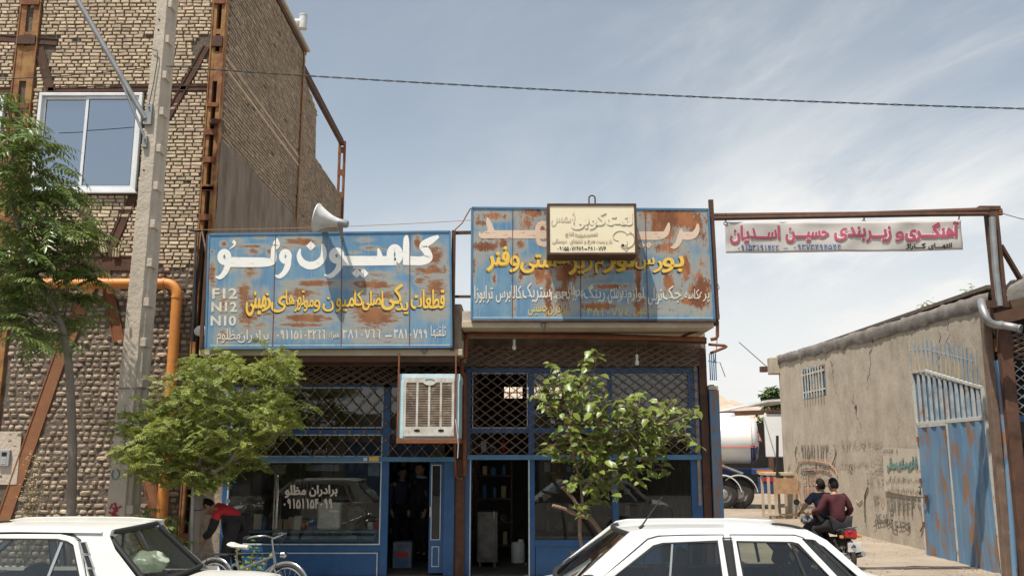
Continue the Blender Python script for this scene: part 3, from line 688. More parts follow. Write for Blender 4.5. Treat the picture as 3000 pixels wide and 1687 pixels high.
t=thing('conduit', 'grey conduit and black cables strapped beside the corner steel column', 'conduit', (CX0, FY-.12, 3))
def vert(mb, r, pts, Y, rad, n=8):mb.tube([PY(r, x, y, Y)for x, y in pts], rad, n)
m=MB();vert(m, 2, [(1850, 430), (1840, 650), (1832, 1000), (1810, 1449)], FY-.14, .022);m.build('pipe', 'cable_grey', t, recalc=False)
m=MB();vert(m, 2, [(1915, 420), (1900, 540), (1885, 700), (1850, 1000), (1835, 1449)], FY-.10, .026);m.build('cable', 'cable', t, recalc=False)
m=MB();vert(m, 2, [(1905, 410), (1935, 560), (1955, 720)], FY-.16, .014);m.build('cable', 'concrete', t, recalc=False)
m=MB();vert(m, 2, [(1790, 400), (1850, 410), (1920, 405)], FY-.15, .02);m.build('clamp', 'cable', t, recalc=False)
p=PY(4, 120, 965, FY-.3);m=MB();m.lathe([(0, -.11), (.05, -.10), (.085, -.04), (.09, .02), (.06, .07), (0, .09)], 18, Matrix.Translation(p)@Matrix.Rotation(R(75), 4, 'Y'))
t=thing('wall_lamp', 'small white dome lamp on a stub beside the sign corner', 'lamp', p);m.build('dome', 'vent_white', t, recalc=False)
m=MB();m.tube([p+Vector((.0, .06, 0)), p+Vector((-.1, .28, -.02))], .02, 8);m.build('stub', 'cable', t)
# ================================================================ materials for the shops
M('blue_paint', (.020, .092, .235), (.015, .068, .18), 4, (.35, .7), .42, spec=.5, c3=(.05, .14, .30), ramp3=(.60, .75), scale3=3)
M('blue_old', (.085, .20, .32), (.05, .14, .26), 4, (.35, .7), .6, c3=(.20, .15, .11), ramp3=(.60, .72), scale3=5)
M('bead_white', (.50, .56, .58), (.38, .45, .49), 8, rough=.55)
M('lattice_steel', (.17, .115, .082), (.11, .07, .05), 6, (.35, .7), .7, c3=(.25, .19, .145), ramp3=(.58, .72), scale3=5)
M('soffit', (.50, .41, .30), (.40, .32, .23), 2.2, (.35, .7), .9, c3=(.24, .17, .115), ramp3=(.60, .75), scale3=2.5, bump=.2)
M('rough_plaster', (.36, .29, .22), (.20, .155, .115), 5, (.35, .65), .95, bump=.9, bscale=16, c3=(.10, .08, .06), ramp3=(.58, .7), scale3=4)
M('whitewash', (.33, .31, .28), (.22, .20, .175), 2.5, (.35, .65), .95, bump=.6, bscale=10)
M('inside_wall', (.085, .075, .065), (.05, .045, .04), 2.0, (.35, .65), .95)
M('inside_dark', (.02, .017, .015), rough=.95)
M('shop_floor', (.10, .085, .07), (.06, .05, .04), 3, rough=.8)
M('wood_dark', (.11, .07, .042), (.07, .045, .028), 6, rough=.8, stretch=(1, 1, 8))
M('chrome', (.72, .70, .66), rough=.10, metal=1.0)
M('can_white', (.70, .69, .64), (.58, .56, .50), 8, rough=.5, c3=(.35, .27, .17), ramp3=(.64, .74), scale3=5)
M('metal_box', (.16, .15, .135), (.11, .10, .09), 6, rough=.55, metal=.4)
M('cooler_blue', (.50, .66, .69), (.40, .56, .60), 6, rough=.6, c3=(.30, .17, .09), ramp3=(.66, .74), scale3=5)
M('cooler_cream', (.58, .56, .51), (.44, .40, .34), 6, rough=.65, c3=(.33, .19, .10), ramp3=(.55, .68), scale3=6)
M('louver', (.25, .19, .135), (.12, .085, .06), 5, (.38, .62), .7, c3=(.42, .37, .30), ramp3=(.56, .7), scale3=7)
M('oil_dark', (.05, .042, .036), (.09, .07, .05), 9, rough=.5, metal=.3)
M('part_orange', (.45, .12, .04), rough=.6);M('part_blue', (.05, .14, .26), rough=.6);M('part_red', (.40, .035, .03), rough=.6);M('part_tan', (.38, .28, .17), rough=.7);M('paper_white', (.55, .53, .48), rough=.9);M('yellow_tag', (.60, .42, .06), rough=.7)
M('notice_grey', (.20, .19, .17), (.12, .12, .11), 9, rough=.9);M('notice_bluegrey', (.16, .20, .25), (.10, .12, .15), 9, rough=.9)
glass('shop_glass', (.92, .93, .91), 1.52, 1.25, dirt=.03)
glass('door_glass', (.72, .74, .74), 1.5, 1.3, dirt=.05)
SY=14.5
def lattice(mb, x0, x1, z0, z1, dx, dz, Y, w=.018, t=.012):
 """expanding gate: two families of flat bars crossing on rivets, cut to the opening"""
 n0=int(math.floor((x0-x1)/dx))-int((z1-z0)/dz)-2;n1=int((x1-x0)/dx)+int((z1-z0)/dz)+3
 sl=dz/dx
 for fam in(1, -1):
  for k in range(n0, n1):
   xa=x0+k*dx
   pts=[]
   za=z0+fam*sl*(x0-xa);zb=z0+fam*sl*(x1-xa)
   a=Vector((x0, za));b=Vector((x1, zb))
   def clip(a, b):
    d=b-a;t0, t1=0.0, 1.0
    for p, q in((-d.y, a.y-z0), (d.y, z1-a.y)):
     if abs(p)<1e-9:
      if q<0:return None
     else:
      r_=q/p
      if p<0:t0=max(t0, r_)
      else:t1=min(t1, r_)
    return(a+d*t0, a+d*t1)if t1-t0>.001 else None
   c=clip(a, b)
   if not c:continue
   yy=Y+(0 if fam>0 else t+.001)
   mb.bar((c[0].x, yy, c[0].y), (c[1].x, yy, c[1].y), w, t, up=(0, 1, 0))
def rivets(mb, x0, x1, z0, z1, dx, dz, Y):
 j=0;z=z0
 while z<=z1:
  x=x0+(dx if j%2 else 0)*.5
  while x<x1:
   mb.box((x, Y-.010, z), (.016, .008, .016));x+=dx
  z+=dz/2;j+=1
def hpx(r, y, x=700):return PY(r, x, y, SY).z
def xpx(r, x, y=1000):return PY(r, x, y, SY).x
# ================================================================ shop with the truck-parts sign
A=thing('truck_parts_shop', 'open shop with blue frames and chrome exhaust in its window under the truck sign', 'shop', (-3, 16.5, 0))
xl, xm0, xm1, xd1, xj1=xpx(5, 105), xpx(5, 1195), xpx(5, 1240), xpx(5, 1580), xpx(5, 1648)
z_top=hpx(5, 142);z_h=hpx(5, 283);z_w1=hpx(5, 537);z_t0=hpx(5, 543);z_t1=hpx(5, 574);z_b1=hpx(5, 712);z_b0=hpx(5, 742);z_g0=hpx(5, 1255);z_r0=hpx(5, 1297)
ZF=.10
def bead(mb, x0, x1, z0, z1, Y, w=.018, d=.012):
 """putty bead round an opening"""
 mb.span((x0, Y, z1-w), (x1, Y+d, z1));mb.span((x0, Y, z0), (x1, Y+d, z0+w));mb.span((x0, Y, z0+w), (x0+w, Y+d, z1-w));mb.span((x1-w, Y, z0+w), (x1, Y+d, z1-w))
def framework(parent, rects, mat, name, bevel=.004):
 m=MB()
 for(x0, x1, z0, z1, y0, y1)in rects:m.span((x0, y0, z0), (x1, y1, z1))
 return m.build(name, mat, parent, bevel=bevel)
y0, y1=SY-.03, SY+.05
framework(A, [(xm0, xm1, ZF, z_h, y0, y1), (xj1-.17, xj1, ZF, z_b0, y0, y1), (xl+.28, xl+.36, ZF, z_h, y0, y1), (xl+.36, xm0, z_t1, z_t0, y0+.004, y1), (xm1, xj1-.17, z_t1, z_t0, y0+.004, y1), (xl+.36, xm0, z_r0, z_g0-.012, y0+.004, y1), (xl+.36, xm0, z_h, z_h+.05, y0+.004, y1), (xm1, xj1-.1, z_h, z_h+.05, y0+.004, y1)], 'blue_paint', 'shopfront_frame')
m=MB();m.span((xl+.37, SY, ZF), (xm0-.002, SY+.03, z_r0-.001));m.build('bottom_panel', 'blue_paint', A)
m=MB();bead(m, xl+.42, xm0-.03, ZF-.2, z_r0-.012, SY-.014);m.build('panel_trim', 'bead_white', A)
def pane(parent, x0, x1, z0, z1, Y=SY+.012, mat='shop_glass', trim=True):
 q=MB();q.span((x0, Y, z0), (x1, Y+.006, z1));p=q.build('pane', mat, parent)
 if trim:
  b=MB();bead(b, x0-.001, x1+.001, z0-.001, z1+.001, Y-.045, .019, .04);b.build('putty_bead', 'bead_white', p)
 return p
pane(A, xl+.36, xm0, z_w1+.005, z_h);pane(A, xl+.36, xm0, z_b1, z_t1);pane(A, xl+.36, xm0, z_g0, z_b0+.001)
pane(A, xm1, xj1-.17, z_t0+.01, z_h, trim=False);pane(A, xm1, xj1-.17, z_b1, z_t1, trim=False)
m=MB();m.span((xl+.2, SY-.11, z_b0), (xj1+.02, SY-.035, z_b1));m.build('shutter_rail', 'blue_old', A, bevel=.008)
m=MB();m.span((xpx(5, 1085), SY-.113, z_b0+.012), (xpx(5, 1108), SY-.1095, z_b1-.012));m.build('paper_label', 'paper_white', A)
m=MB();m.span((xpx(5, 1120), SY-.113, z_b0+.010), (xpx(5, 1178), SY-.1095, z_b1+.004));yl=m.build('yellow_label', 'yellow_tag', A)
m=MB();lattice(m, xl+.3, xj1, z_b1, z_h+.02, .235, .265, SY-.085, .014, .010);m.build('lattice_grille', 'lattice_steel', A)
m=MB();rivets(m, xl+.3, xj1, z_b1, z_h, .235, .265, SY-.085);m.build('lattice_rivets', 'soffit', A)
m=MB();lattice(m, xl+.3, xj1, z_h+.03, z_top, .21, .115, SY-.15, .022, .014);lattice(m, xl+.3, xj1, z_h+.03, z_top, .19, .10, SY-.11, .02, .014);m.build('gathered_grille', 'lattice_steel', A)
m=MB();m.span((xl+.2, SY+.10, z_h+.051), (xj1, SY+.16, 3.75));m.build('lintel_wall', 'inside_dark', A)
x0, x1=xpx(5, 1490), xj1-.172;zd1=hpx(5, 745)
dr=framework(A, [(x0, x0+.045, ZF+.03, zd1, SY+.06, SY+.10), (x1-.06, x1, ZF+.03, zd1, SY+.06, SY+.10), (x0+.045, x1-.06, zd1-.05, zd1, SY+.06, SY+.10), (x0+.045, x1-.06, hpx(5, 1262), hpx(5, 1225), SY+.06, SY+.10), (x0+.045, x1-.06, ZF+.03, ZF+.12, SY+.06, SY+.10)], 'blue_paint', 'door')
m=MB();m.span((x0+.045, SY+.07, ZF+.12), (x1-.06, SY+.09, hpx(5, 1262)));m.build('door_panel', 'blue_paint', dr)
m=MB();bead(m, x0+.05, x1-.065, ZF+.125, hpx(5, 1266), SY+.058, .014, .011);bead(m, x0+.03, x1-.05, hpx(5, 1228), zd1-.04, SY+.047, .014, .012);m.build('door_trim', 'bead_white', dr)
m=MB();m.span((x0+.045, SY+.075, hpx(5, 1225)), (x1-.06, SY+.082, zd1-.05));m.build('door_pane', 'door_glass', dr)
m=MB();m.span((x0+.01, SY+.03, 1.0), (x0+.035, SY+.058, 1.16));m.build('handle', 'chrome', dr, bevel=.004)
m=MB();m.span((CX1+.005, SY-.02, 0), (xl+.28, SY+.3, 3.9));m.build('pier', 'rough_plaster', A)
zs=PY(5, 700, 62, 13.30).z;SIG1Y=13.2
xs0, xs1=PY(4, 100, 1130, 13.3).x, PY(4, 2440, 1150, 13.3).x
ze0, ze1=PY(4, 700, 1185, 13.3).z, PY(4, 700, 1128, 13.3).z
m=MB();m.span((xs0, 13.30, ze0), (xs1, 14.9, ze1));m.build('canopy', 'soffit', A, bevel=.01)
m=MB();m.span((xs0+.02, 13.36, ze0-.09), (xs1-.05, 13.48, ze0-.001));m.span((xs0-.2, 13.60, ze0-.13), (xs1-.05, 13.70, ze0-.002));m.build('canopy_beam', 'rust_dark', A, bevel=.006)
m=MB();m.span((xs0+.1, 13.45, ze1), (xs1, 19.5, ze1+.15));m.build('roof', 'concrete', A)
m=MB();XR=xj1+.05
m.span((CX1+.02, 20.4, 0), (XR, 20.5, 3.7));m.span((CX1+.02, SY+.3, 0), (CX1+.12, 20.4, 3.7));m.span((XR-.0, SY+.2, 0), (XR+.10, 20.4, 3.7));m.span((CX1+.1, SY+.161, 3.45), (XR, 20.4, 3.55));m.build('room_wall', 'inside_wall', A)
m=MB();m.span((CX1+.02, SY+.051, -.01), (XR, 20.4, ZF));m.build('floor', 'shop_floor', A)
zsh=hpx(5, 1170)
m=MB();m.span((xl+.40, SY+.10, zsh-.04), (xm0-.05, SY+.62, zsh));m.span((xl+.40, SY+.12, zsh-.5), (xl+.46, SY+.6, zsh-.04));m.span((xm0-.11, SY+.12, zsh-.5), (xm0-.05, SY+.6, zsh-.04));m.span((xl+.46, SY+.1, hpx(5, 1245)), (xm0-.11, SY+.13, hpx(5, 1205)))
tag(m.build('display_shelf', 'blue_old'), 'blue display counter with spare parts behind the big shop window', 'shelf')
DY=SY+.30
def on_shelf(r, x):return PY(r, x, 1100, DY).x
x=on_shelf(5, 545);t=thing('exhaust_stack', 'chrome truck exhaust stack with curved outlet standing in the shop window', 'exhaust', (x, DY, zsh))
m=MB();m.tube([(x, DY, zsh), (x, DY, zsh+.62)], .105, 28);m.tube([(x, DY, zsh+.62), (x, DY, zsh+.645)], .112, 28);m.build('barrel', 'chrome', t, recalc=False)
m=MB();ap=[(x-.005, DY, zsh+.645)]+[(x-.19+.185*math.cos(a_), DY, zsh+.82+.20*math.sin(a_))for a_ in[i*math.pi/18 for i in range(11)]]
m.tube(ap, .083, 22, caps=False);m.build('outlet', 'chrome', t, recalc=False)
x=on_shelf(5, 878);t=thing('plastic_canister', 'white square plastic canister standing among parts in the shop window', 'canister', (x, DY, zsh))
m=MB();m.span((x-.185, DY-.13, zsh), (x+.185, DY+.13, zsh+.43));m.build('tank', 'can_white', t, bevel=.045, seg=4)
m=MB();m.span((x-.195, DY-.14, zsh+.40), (x+.195, DY+.14, zsh+.435));m.build('rim', 'can_white', t, bevel=.012)
m=MB();m.tube([(x-.10, DY, zsh+.435), (x-.10, DY, zsh+.475)], .045, 16);m.build('cap', 'can_white', t)
x=on_shelf(5, 1045);t=thing('pump_motor', 'round grey-brown pump motor on a foot in the shop window', 'motor', (x, DY, zsh))
m=MB();TT=Matrix.Translation((x, DY-.13, zsh+.24))@Matrix.Rotation(R(-90), 4, 'X')
m.lathe([(0, 0), (.05, 0), (.06, .02), (.10, .02), (.14, .035), (.15, .07), (.15, .25), (.10, .28), (0, .28)], 26, TT);m.build('casing', 'oil_dark', t)
m=MB();m.span((x-.15, DY-.1, zsh), (x+.15, DY+.12, zsh+.10));m.build('foot', 'oil_dark', t, bevel=.01)
def bits(seed, xa, xb, Y, zb, n, hmax, grp, where):
 g=random.Random(seed);kinds=[('filter', 'part_orange', 'orange filter'), ('filter', 'part_blue', 'blue oil filter'), ('gear', 'oil_dark', 'oily steel gear'), ('carton', 'part_tan', 'tan parts carton'), ('bottle', 'part_red', 'red oil bottle'), ('carton', 'paper_white', 'white parts carton'), ('bearing', 'metal_box', 'grey bearing ring')]
 for k in range(n):
  kind, mat, lab=kinds[g.randrange(len(kinds))];x=xa+(xb-xa)*(k+.5)/n+g.uniform(-.02, .02);m=MB();h=g.uniform(.10, hmax);r=g.uniform(.035, .06);yy=Y+g.uniform(-.05, .05)
  if kind=='filter':m.lathe([(0, 0), (r, 0), (r, h*.8), (r*.9, h*.86), (r*.5, h*.88), (r*.5, h), (0, h)], 16, Matrix.Translation((x, yy, zb)))
  elif kind=='bottle':m.lathe([(0, 0), (r, 0), (r, h*.65), (r*.4, h*.8), (r*.4, h), (0, h)], 14, Matrix.Translation((x, yy, zb)))
  elif kind=='carton':m.box((x, yy, zb+h/2), (r*2.2, r*1.8, h), g.uniform(-.3, .3))
  else:
   T_=Matrix.Translation((x, yy, zb+r*1.3))@Matrix.Rotation(R(90), 4, 'X')
   m.lathe([(r*.5, -.03), (r*1.3, -.03), (r*1.3, .03), (r*.5, .03), (r*.5, -.03)], 20, T_)
   if kind=='gear':
    for q in range(10):a_=q*math.pi/5;m.box((x+r*1.36*math.cos(a_), yy, zb+r*1.3+r*1.36*math.sin(a_)), (.02, .05, .02), 0, 0, Matrix.Rotation(-a_, 4, 'Y'))
  o=m.build(kind, mat, bevel=.004 if kind=='carton' else 0);tag(o, lab+' '+where, kind, grp)
bits(11, on_shelf(5, 330), on_shelf(5, 490), DY, zsh, 5, .24, 'spare parts on the display counter', 'on the display counter before the exhaust stack')
bits(12, on_shelf(5, 600), on_shelf(5, 800), DY, zsh, 6, .22, 'spare parts on the display counter', 'on the display counter beside the white canister')
bits(13, on_shelf(5, 1090), on_shelf(5, 1180), DY, zsh, 3, .20, 'spare parts on the display counter', 'on the display counter beside the window mullion')
def rack(x0, x1, Y, z0, z1, n, name, label, seed, stock=True):
 t=thing(name, label, 'shelving', ((x0+x1)/2, Y, z0));d=.4
 for(x, y)in((x0, Y), (x1, Y), (x0, Y+d), (x1, Y+d)):
  m=MB();m.span((x-.02, y-.02, z0), (x+.02, y+.02, z1));m.build('post', 'metal_box', t)
 for k in range(n):
  z=z0+.15+(z1-z0-.25)*k/(n-1)
  m=MB();m.span((x0-.02, Y-.03, z), (x1+.02, Y+d+.03, z+.03));m.build('shelf', 'wood_dark', t)
  if stock:bits(seed+k, x0+.05, x1-.05, Y+.12, z+.03, max(3, int((x1-x0)/.22)), .26, 'stock on the shop shelves', 'on shelving at the back of the truck-parts shop')
rack(-4.6, -2.2, 19.6, ZF, 3.0, 5, 'parts_rack', 'steel parts rack against the back wall of the truck-parts shop', 40)
rack(-2.0, -1.05, 18.6, ZF, 2.6, 4, 'parts_rack', 'steel parts rack seen through the open doorway of the truck-parts shop', 60)
x=PY(5, 1325, 1350, SY+.9).x;t=thing('oil_carton', 'pale carton with red and blue bands on the floor inside the doorway', 'carton', (x, SY+1.0, ZF))
m=MB();m.span((x-.16, SY+.9, ZF), (x+.16, SY+1.2, ZF+.42));m.build('box', 'notice_bluegrey', t, bevel=.006)
m=MB();m.span((x-.10, SY+.896, ZF+.05), (x+.10, SY+.8995, ZF+.16));m.build('blue_band', 'part_blue', t)
m=MB();m.span((x-.10, SY+.896, ZF+.17), (x+.10, SY+.8995, ZF+.26));m.build('red_band', 'part_red', t)
m=MB();PJ=flatY(SY+.0105)
write(m, [('برادران', 750, 885, 926, 958), ('مظلو', 600, 885, 732, 966), ('۰۹۱۵۱۱۵۴۰۹۹', 585, 970, 897, 1030)], 5, PJ, .035)
M('window_letters', (.62, .55, .46), rough=.7);m.build('window_lettering', 'window_letters', A)
m=MB();write(m, [('لوازم یدکی', 680, 655, 860, 700)], 5, flatY(SY+.010), .0);M('faint_letters', (.26, .27, .27), rough=.8);m.build('faint_lettering', 'faint_letters', A)
for(x0_, y0_, x1_, y1_, mt, lab)in((505, 760, 605, 820, 'notice_grey', 'grey notice taped to the top of the shop window at its left end'), (750, 760, 935, 800, 'notice_bluegrey', 'wide blue-grey notice taped to the top of the shop window'), (1115, 755, 1185, 830, 'notice_bluegrey', 'square notice taped beside the mullion of the big shop window')):
 m=MB();m.rbox(5, x0_, y0_, x1_, y1_, SY+.03, .004);tag(m.build('notice', mt), lab, 'notice')
 # ================================================================ evaporative cooler hung under the canopy
KY=13.25
c0, c1=PY(5, 1308, 205, KY), PY(5, 1675, 598, KY)
xa, xb=c0.x, c1.x;zb_, za_=c1.z, c0.z
K=thing('air_cooler', 'pale blue evaporative air cooler with louvred face hung over the doorway', 'air cooler', ((xa+xb)/2, KY+.4, zb_))
m=MB();m.span((xa, KY+.02, zb_), (xb, KY+.82, za_));m.span((xa-.012, KY+.01, za_-.09), (xb+.012, KY+.83, za_+.012));m.span((xa, KY, zb_), (xa+.075, KY+.019, za_-.091));m.span((xb-.075, KY, zb_), (xb, KY+.019, za_-.091));m.build('cabinet', 'cooler_blue', K, bevel=.006)
fx0, fx1=PY(5, 1336, 400, KY).x, PY(5, 1648, 400, KY).x;fz1=PY(5, 1500, 222, KY).z;fz0=PY(5, 1500, 585, KY).z
m=MB();lz1=PY(5, 1500, 255, KY).z;lz0=PY(5, 1500, 527, KY).z
cols=[(1350, 1412), (1426, 1486), (1500, 1558), (1572, 1632)]
X_=[(PY(5, a, 400, KY).x, PY(5, b, 400, KY).x)for a, b in cols]
m.span((fx0, KY-.03, lz1), (fx1, KY-.001, fz1));m.span((fx0, KY-.03, fz0), (fx1, KY-.001, lz0))
ed=[fx0]+[q for ab in X_ for q in ab]+[fx1]
for i in range(0, 10, 2):m.span((ed[i], KY-.03, lz0), (ed[i+1], KY-.001, lz1))
fp=m.build('face_panel', 'cooler_cream', K, bevel=.004)
m=MB();nl=26
for(a, b)in X_:
 for k in range(nl):
  z=lz0+(lz1-lz0)*(k+.5)/nl;m.box(((a+b)/2, KY-.012, z), (b-a-.002, .026, .010), 0, 0, Matrix.Rotation(R(-28), 4, 'X'))
m.build('louvre', 'louver', fp)
m=MB();m.span((fx0+.02, KY+.003, lz0), (fx1-.02, KY+.008, lz1));m.build('pad', 'louver', K)
for sx in(1418, 1566):
 p=PY(5, sx, 550, KY);m=MB();m.lathe([(0, 0), (.045, 0), (.045, .004), (0, .004)], 18, Matrix.Translation((p.x, KY-.0305, p.z))@Matrix.Rotation(R(90), 4, 'X')@Matrix.Scale(.45, 4, (0, 1, 0)));m.build('slot', 'dark_gap', fp)
p=PY(5, 1496, 250, KY);m=MB();m.lathe([(0, 0), (.095, 0), (.095, .006), (0, .006)], 28, Matrix.Translation((p.x, KY-.031, p.z))@Matrix.Rotation(R(90), 4, 'X')@Matrix.Scale(.55, 4, (0, 1, 0)));bd=m.build('badge', 'paper_white', fp)
m=MB();pts=[(p.x+.085*math.cos(a_), KY-.038, p.z+.040*math.sin(a_))for a_ in[.5+i*.22 for i in range(10)]];m.tube(pts, .006, 5);m.build('badge_mark', 'part_blue', fp)
hz0=PY(5, 1300, 628, KY).z;hx0, hx1=PY(5, 1296, 600, KY).x, PY(5, 1682, 600, KY).x;zt0=ze0-.005
m=MB()
for(x, y)in((hx0, KY-.02), (hx1-.07, KY-.02), (hx0, KY+.86), (hx1-.03, KY+.86)):m.span((x-.012, y-.012, hz0), (x+.012, y+.012, zt0+(.03 if y<13.3 else 0)))
m.span((hx0-.012, KY-.035, hz0-.002), (hx1, KY+.015, zb_-.005));m.span((hx0-.012, KY+.83, hz0), (hx1, KY+.875, zb_-.005))
for x in(hx0, hx1-.035):m.span((x-.01, KY+.0155, hz0+.002), (x+.035, KY+.829, zb_-.004))
m.build('hanger_frame', 'rust', K, bevel=.004)
m=MB();m.tube([PY(5, 1655, 480, KY-.03), PY(5, 1665, 560, KY-.05), PY(5, 1672, 640, KY-.05), PY(5, 1668, 720, KY-.05)], .007, 6);m.build('hanging_rope', 'bead_white', K)
m=MB();p=PY(5, 1460, 40, 13.28);a_=[PY(5, 1425, 35, 13.28), PY(5, 1500, 35, 13.28), PY(5, 1462, 78, 13.28)]
m.tube([a_[0], a_[1], a_[2], a_[0]], .012, 6);tag(m.build('triangle_bracket', 'galv'), 'small triangular metal bracket on the canopy edge above the cooler', 'bracket')
def pendant(name, label, r, pts_top, pb, Y, shade, mat='metal_box'):
 t0_=PY(r, *pts_top, Y);b0_=PY(r, *pb, Y);t=thing(name, label, 'lamp', b0_, None)
 m=MB();m.tube([t0_, b0_+Vector((0, 0, .08))], .006, 6);m.build('flex', 'cable_grey', t)
 if shade:
  m=MB();m.lathe([(.02, .13), (.03, .10), (.075, .02), (.13, 0), (.125, -.005), (.07, .015), (.02, .09)], 20, Matrix.Translation(b0_));m.build('lamp_shade', mat, t, recalc=False)
 else:
  m=MB();m.lathe([(0, .10), (.022, .10), (.024, .04), (.018, .035), (0, .035)], 14, Matrix.Translation(b0_));m.build('socket', 'vent_white', t)
  m=MB();m.lathe([(.015, .036), (.022, .01), (.034, -.03), (.026, -.06), (0, -.07)], 16, Matrix.Translation(b0_));m.build('bulb', 'can_white', t)
pendant('pendant_lamp', 'grey cone lamp hanging just above the air cooler', 5, (1390, 85), (1390, 178), 13.9, True)
pendant('pendant_lamp', 'grey cone lamp hanging above the leafy street tree crown', 5, (435, 85), (432, 185), 13.9, True)
# ================================================================ pier between the shops: steel post, drain pipes
PR=thing('shop_pier', 'brown steel and plaster pier with drain pipes between the two blue shops', 'pier', ((xj1+.15), SY, 0))
xp0, xp1=xj1+.002, xpx(7, 84)
m=MB();m.span((xp0, SY-.02, 0), (xp1, SY+.25, 3.35));m.build('post', 'rust_dark', PR, bevel=.008)
m=MB();m.span((xpx(5, 1660), SY-.07, 0), (xpx(5, 1715), SY-.021, 1.9));m.build('post_plate', 'rust_dark', PR, bevel=.006)
ry=13.4;zA=PY(6, 40, 1195, 13.4).z
xw0, xw1=PY(6, 0, 1000, 13.35).x, PY(6, 95, 1200, 13.35).x
m=MB();nx, nz=8, 26;vs=[];fs=[]
zlo, zhi=PY(6, 40, 1400, 13.3).z, PY(6, 60, 950, 13.3).z
m.span((xw0+.02, 13.36, zlo), (xw1, SY-.03, zhi));m.build('rough_end_wall', 'rough_plaster', PR, bevel=.03)
m=MB();m.tube([PY(6, 2160, 1255, 13.6)+Vector((0, 0, 0)), PY(6, 180, 1215, 13.6), PY(6, 145, 1225, 13.6), PY(6, 130, 1260, 13.6), PY(6, 128, 1400, 13.6), PY(6, 85, 1425, 13.8), PY(5, 1690, 110, 14.2), PY(5, 1692, 190, 14.35), PY(5, 1710, 205, 14.4), PY(5, 1712, 830, 14.42)], .036, 12);m.build('drain_pipe', 'rust', PR, recalc=False)
m=MB();m.tube([PY(5, 1650, 620, 14.4), PY(5, 1655, 830, 14.42), PY(5, 1680, 850, 14.42), PY(5, 1700, 840, 14.42)], .022, 8);m.build('drain_pipe', 'rust', PR, recalc=False)
# ================================================================ shop with the trailer-parts sign
px1x=xpx(7, 1612);B=thing('trailer_parts_shop', 'open shop with blue frames and mesh grille behind the glossy leafed young tree', 'shop', (1.2, 16.5, 0))
bx0, bx1=xpx(7, 87), xpx(7, 1558)
q=lambda y:PY(7, 800, y, SY).z
bz_top, bz_h, bz_r1, bz_r0=q(38), q(158), q(162), q(196);bt1, bt0=q(535), q(566);bb1, bb0=q(699), q(730);bg0, bp1=q(1222), q(1262)
xs_=dict(d0=xpx(7, 130), d1=xpx(7, 482), m1=xpx(7, 520), u0=xpx(7, 983), u1=xpx(7, 1012), w0=xpx(7, 1000), w1=xpx(7, 1038), r0=xpx(7, 1490), ru=xpx(7, 1466))
framework(B, [(bx0, xs_['d0']-.004, ZF, bb0-.0, y0, y1), (xs_['d1'], xs_['m1'], ZF, bz_r0, y0, y1), (xs_['r0'], bx1, ZF, bz_r0, y0, y1), (bx0, bx1, bz_r0, bz_r1, y0+.003, y1), (bx0, xs_['d1'], bt0, bt1, y0+.004, y1), (xs_['m1'], xs_['r0'], bt0, bt1, y0+.004, y1), (xs_['u0'], xs_['u1'], bt1, bz_r0, y0+.006, y1), (xs_['w0'], xs_['w1'], bp1+.002, bt0, y0+.006, y1), (xs_['m1'], xs_['r0'], bp1, bg0-.004, y0+.004, y1), (bx0, xs_['d0']-.03, bb0, bz_r0, y0+.002, y1)], 'blue_paint', 'shopfront_frame')
m=MB();m.span((xs_['m1']+.01, SY, ZF), (xs_['r0']-.002, SY+.03, bp1-.001));m.build('bottom_panel', 'blue_paint', B)
m=MB();m.span((xs_['d1']-.004, SY-.044, ZF), (xs_['d1']+.018, SY-.0305, bb0+.01));m.span((xs_['d0']-.03, SY-.044, ZF), (xs_['d0']-.012, SY-.0305, bb0));m.build('door_edge', 'bead_white', B)
m=MB()
for(x0_, x1_, z0_, z1_)in((xs_['d0'], xs_['d1']-.01, bt1, bz_r0),):bead(m, x0_, x1_, z0_, z1_, SY-.036, .012, .03)
m.build('putty_bead', 'bead_white', B)
pane(B, xs_['m1'], xs_['u0'], bt1, bz_r0, trim=False);pane(B, xs_['u1'], xs_['r0'], bt1, bz_r0, trim=False)
pane(B, xs_['m1'], xs_['w0'], bb0, bt0, trim=False);pane(B, xs_['w1'], xs_['r0'], bb0, bt0, trim=False)
pane(B, xs_['m1'], xs_['w0'], bg0, bb0-.002, trim=False);pane(B, xs_['w1'], xs_['r0'], bg0, bb0-.002, trim=False)
m=MB();m.span((bx0+.04, SY-.11, bb0), (bx1-.01, SY-.036, bb1));m.build('shutter_rail', 'blue_old', B, bevel=.008)
m=MB();lattice(m, bx0+.03, bx1-.03, bb1, bz_r1+.05, .197, .147, SY-.085, .013, .010);m.build('lattice_grille', 'lattice_steel', B)
m=MB();lattice(m, bx0+.03, bx1, bz_h-.0, bz_top, .205, .105, SY-.16, .026, .016);lattice(m, bx0+.03, bx1, bz_h, bz_top, .19, .10, SY-.12, .02, .014);m.build('gathered_grille', 'lattice_steel', B)
m=MB();m.span((bx0-.05, SY+.051, bz_r1-.03), (px1x, SY+.15, 3.95));m.build('lintel_wall', 'rough_plaster', B)
SIG2Y=13.1
ux0, ux1=PY(6, 95, 1110, 13.15).x, PY(6, 2235, 1110, 13.15).x;uz=PY(6, 800, 1102, 13.15).z
m=MB();m.span((ux0, 13.15, uz-.10), (ux1, SY+.3, uz));m.build('canopy', 'soffit', B, bevel=.01)
m=MB();m.span((ux0, 13.20, uz), (ux1, 20.6, uz+.16));m.build('roof', 'concrete', B)
m=MB();m.tube([PY(6, 505, 1148, 13.5), PY(6, 2110, 1185, 13.7)], .012, 8);m.build('conduit', 'cable_grey', B)
m=MB();m.bar(PY(6, 110, 1190, 13.75), PY(6, 2170, 1270, 13.75), .08, .10);m.build('canopy_beam', 'rust_dark', B, bevel=.006)
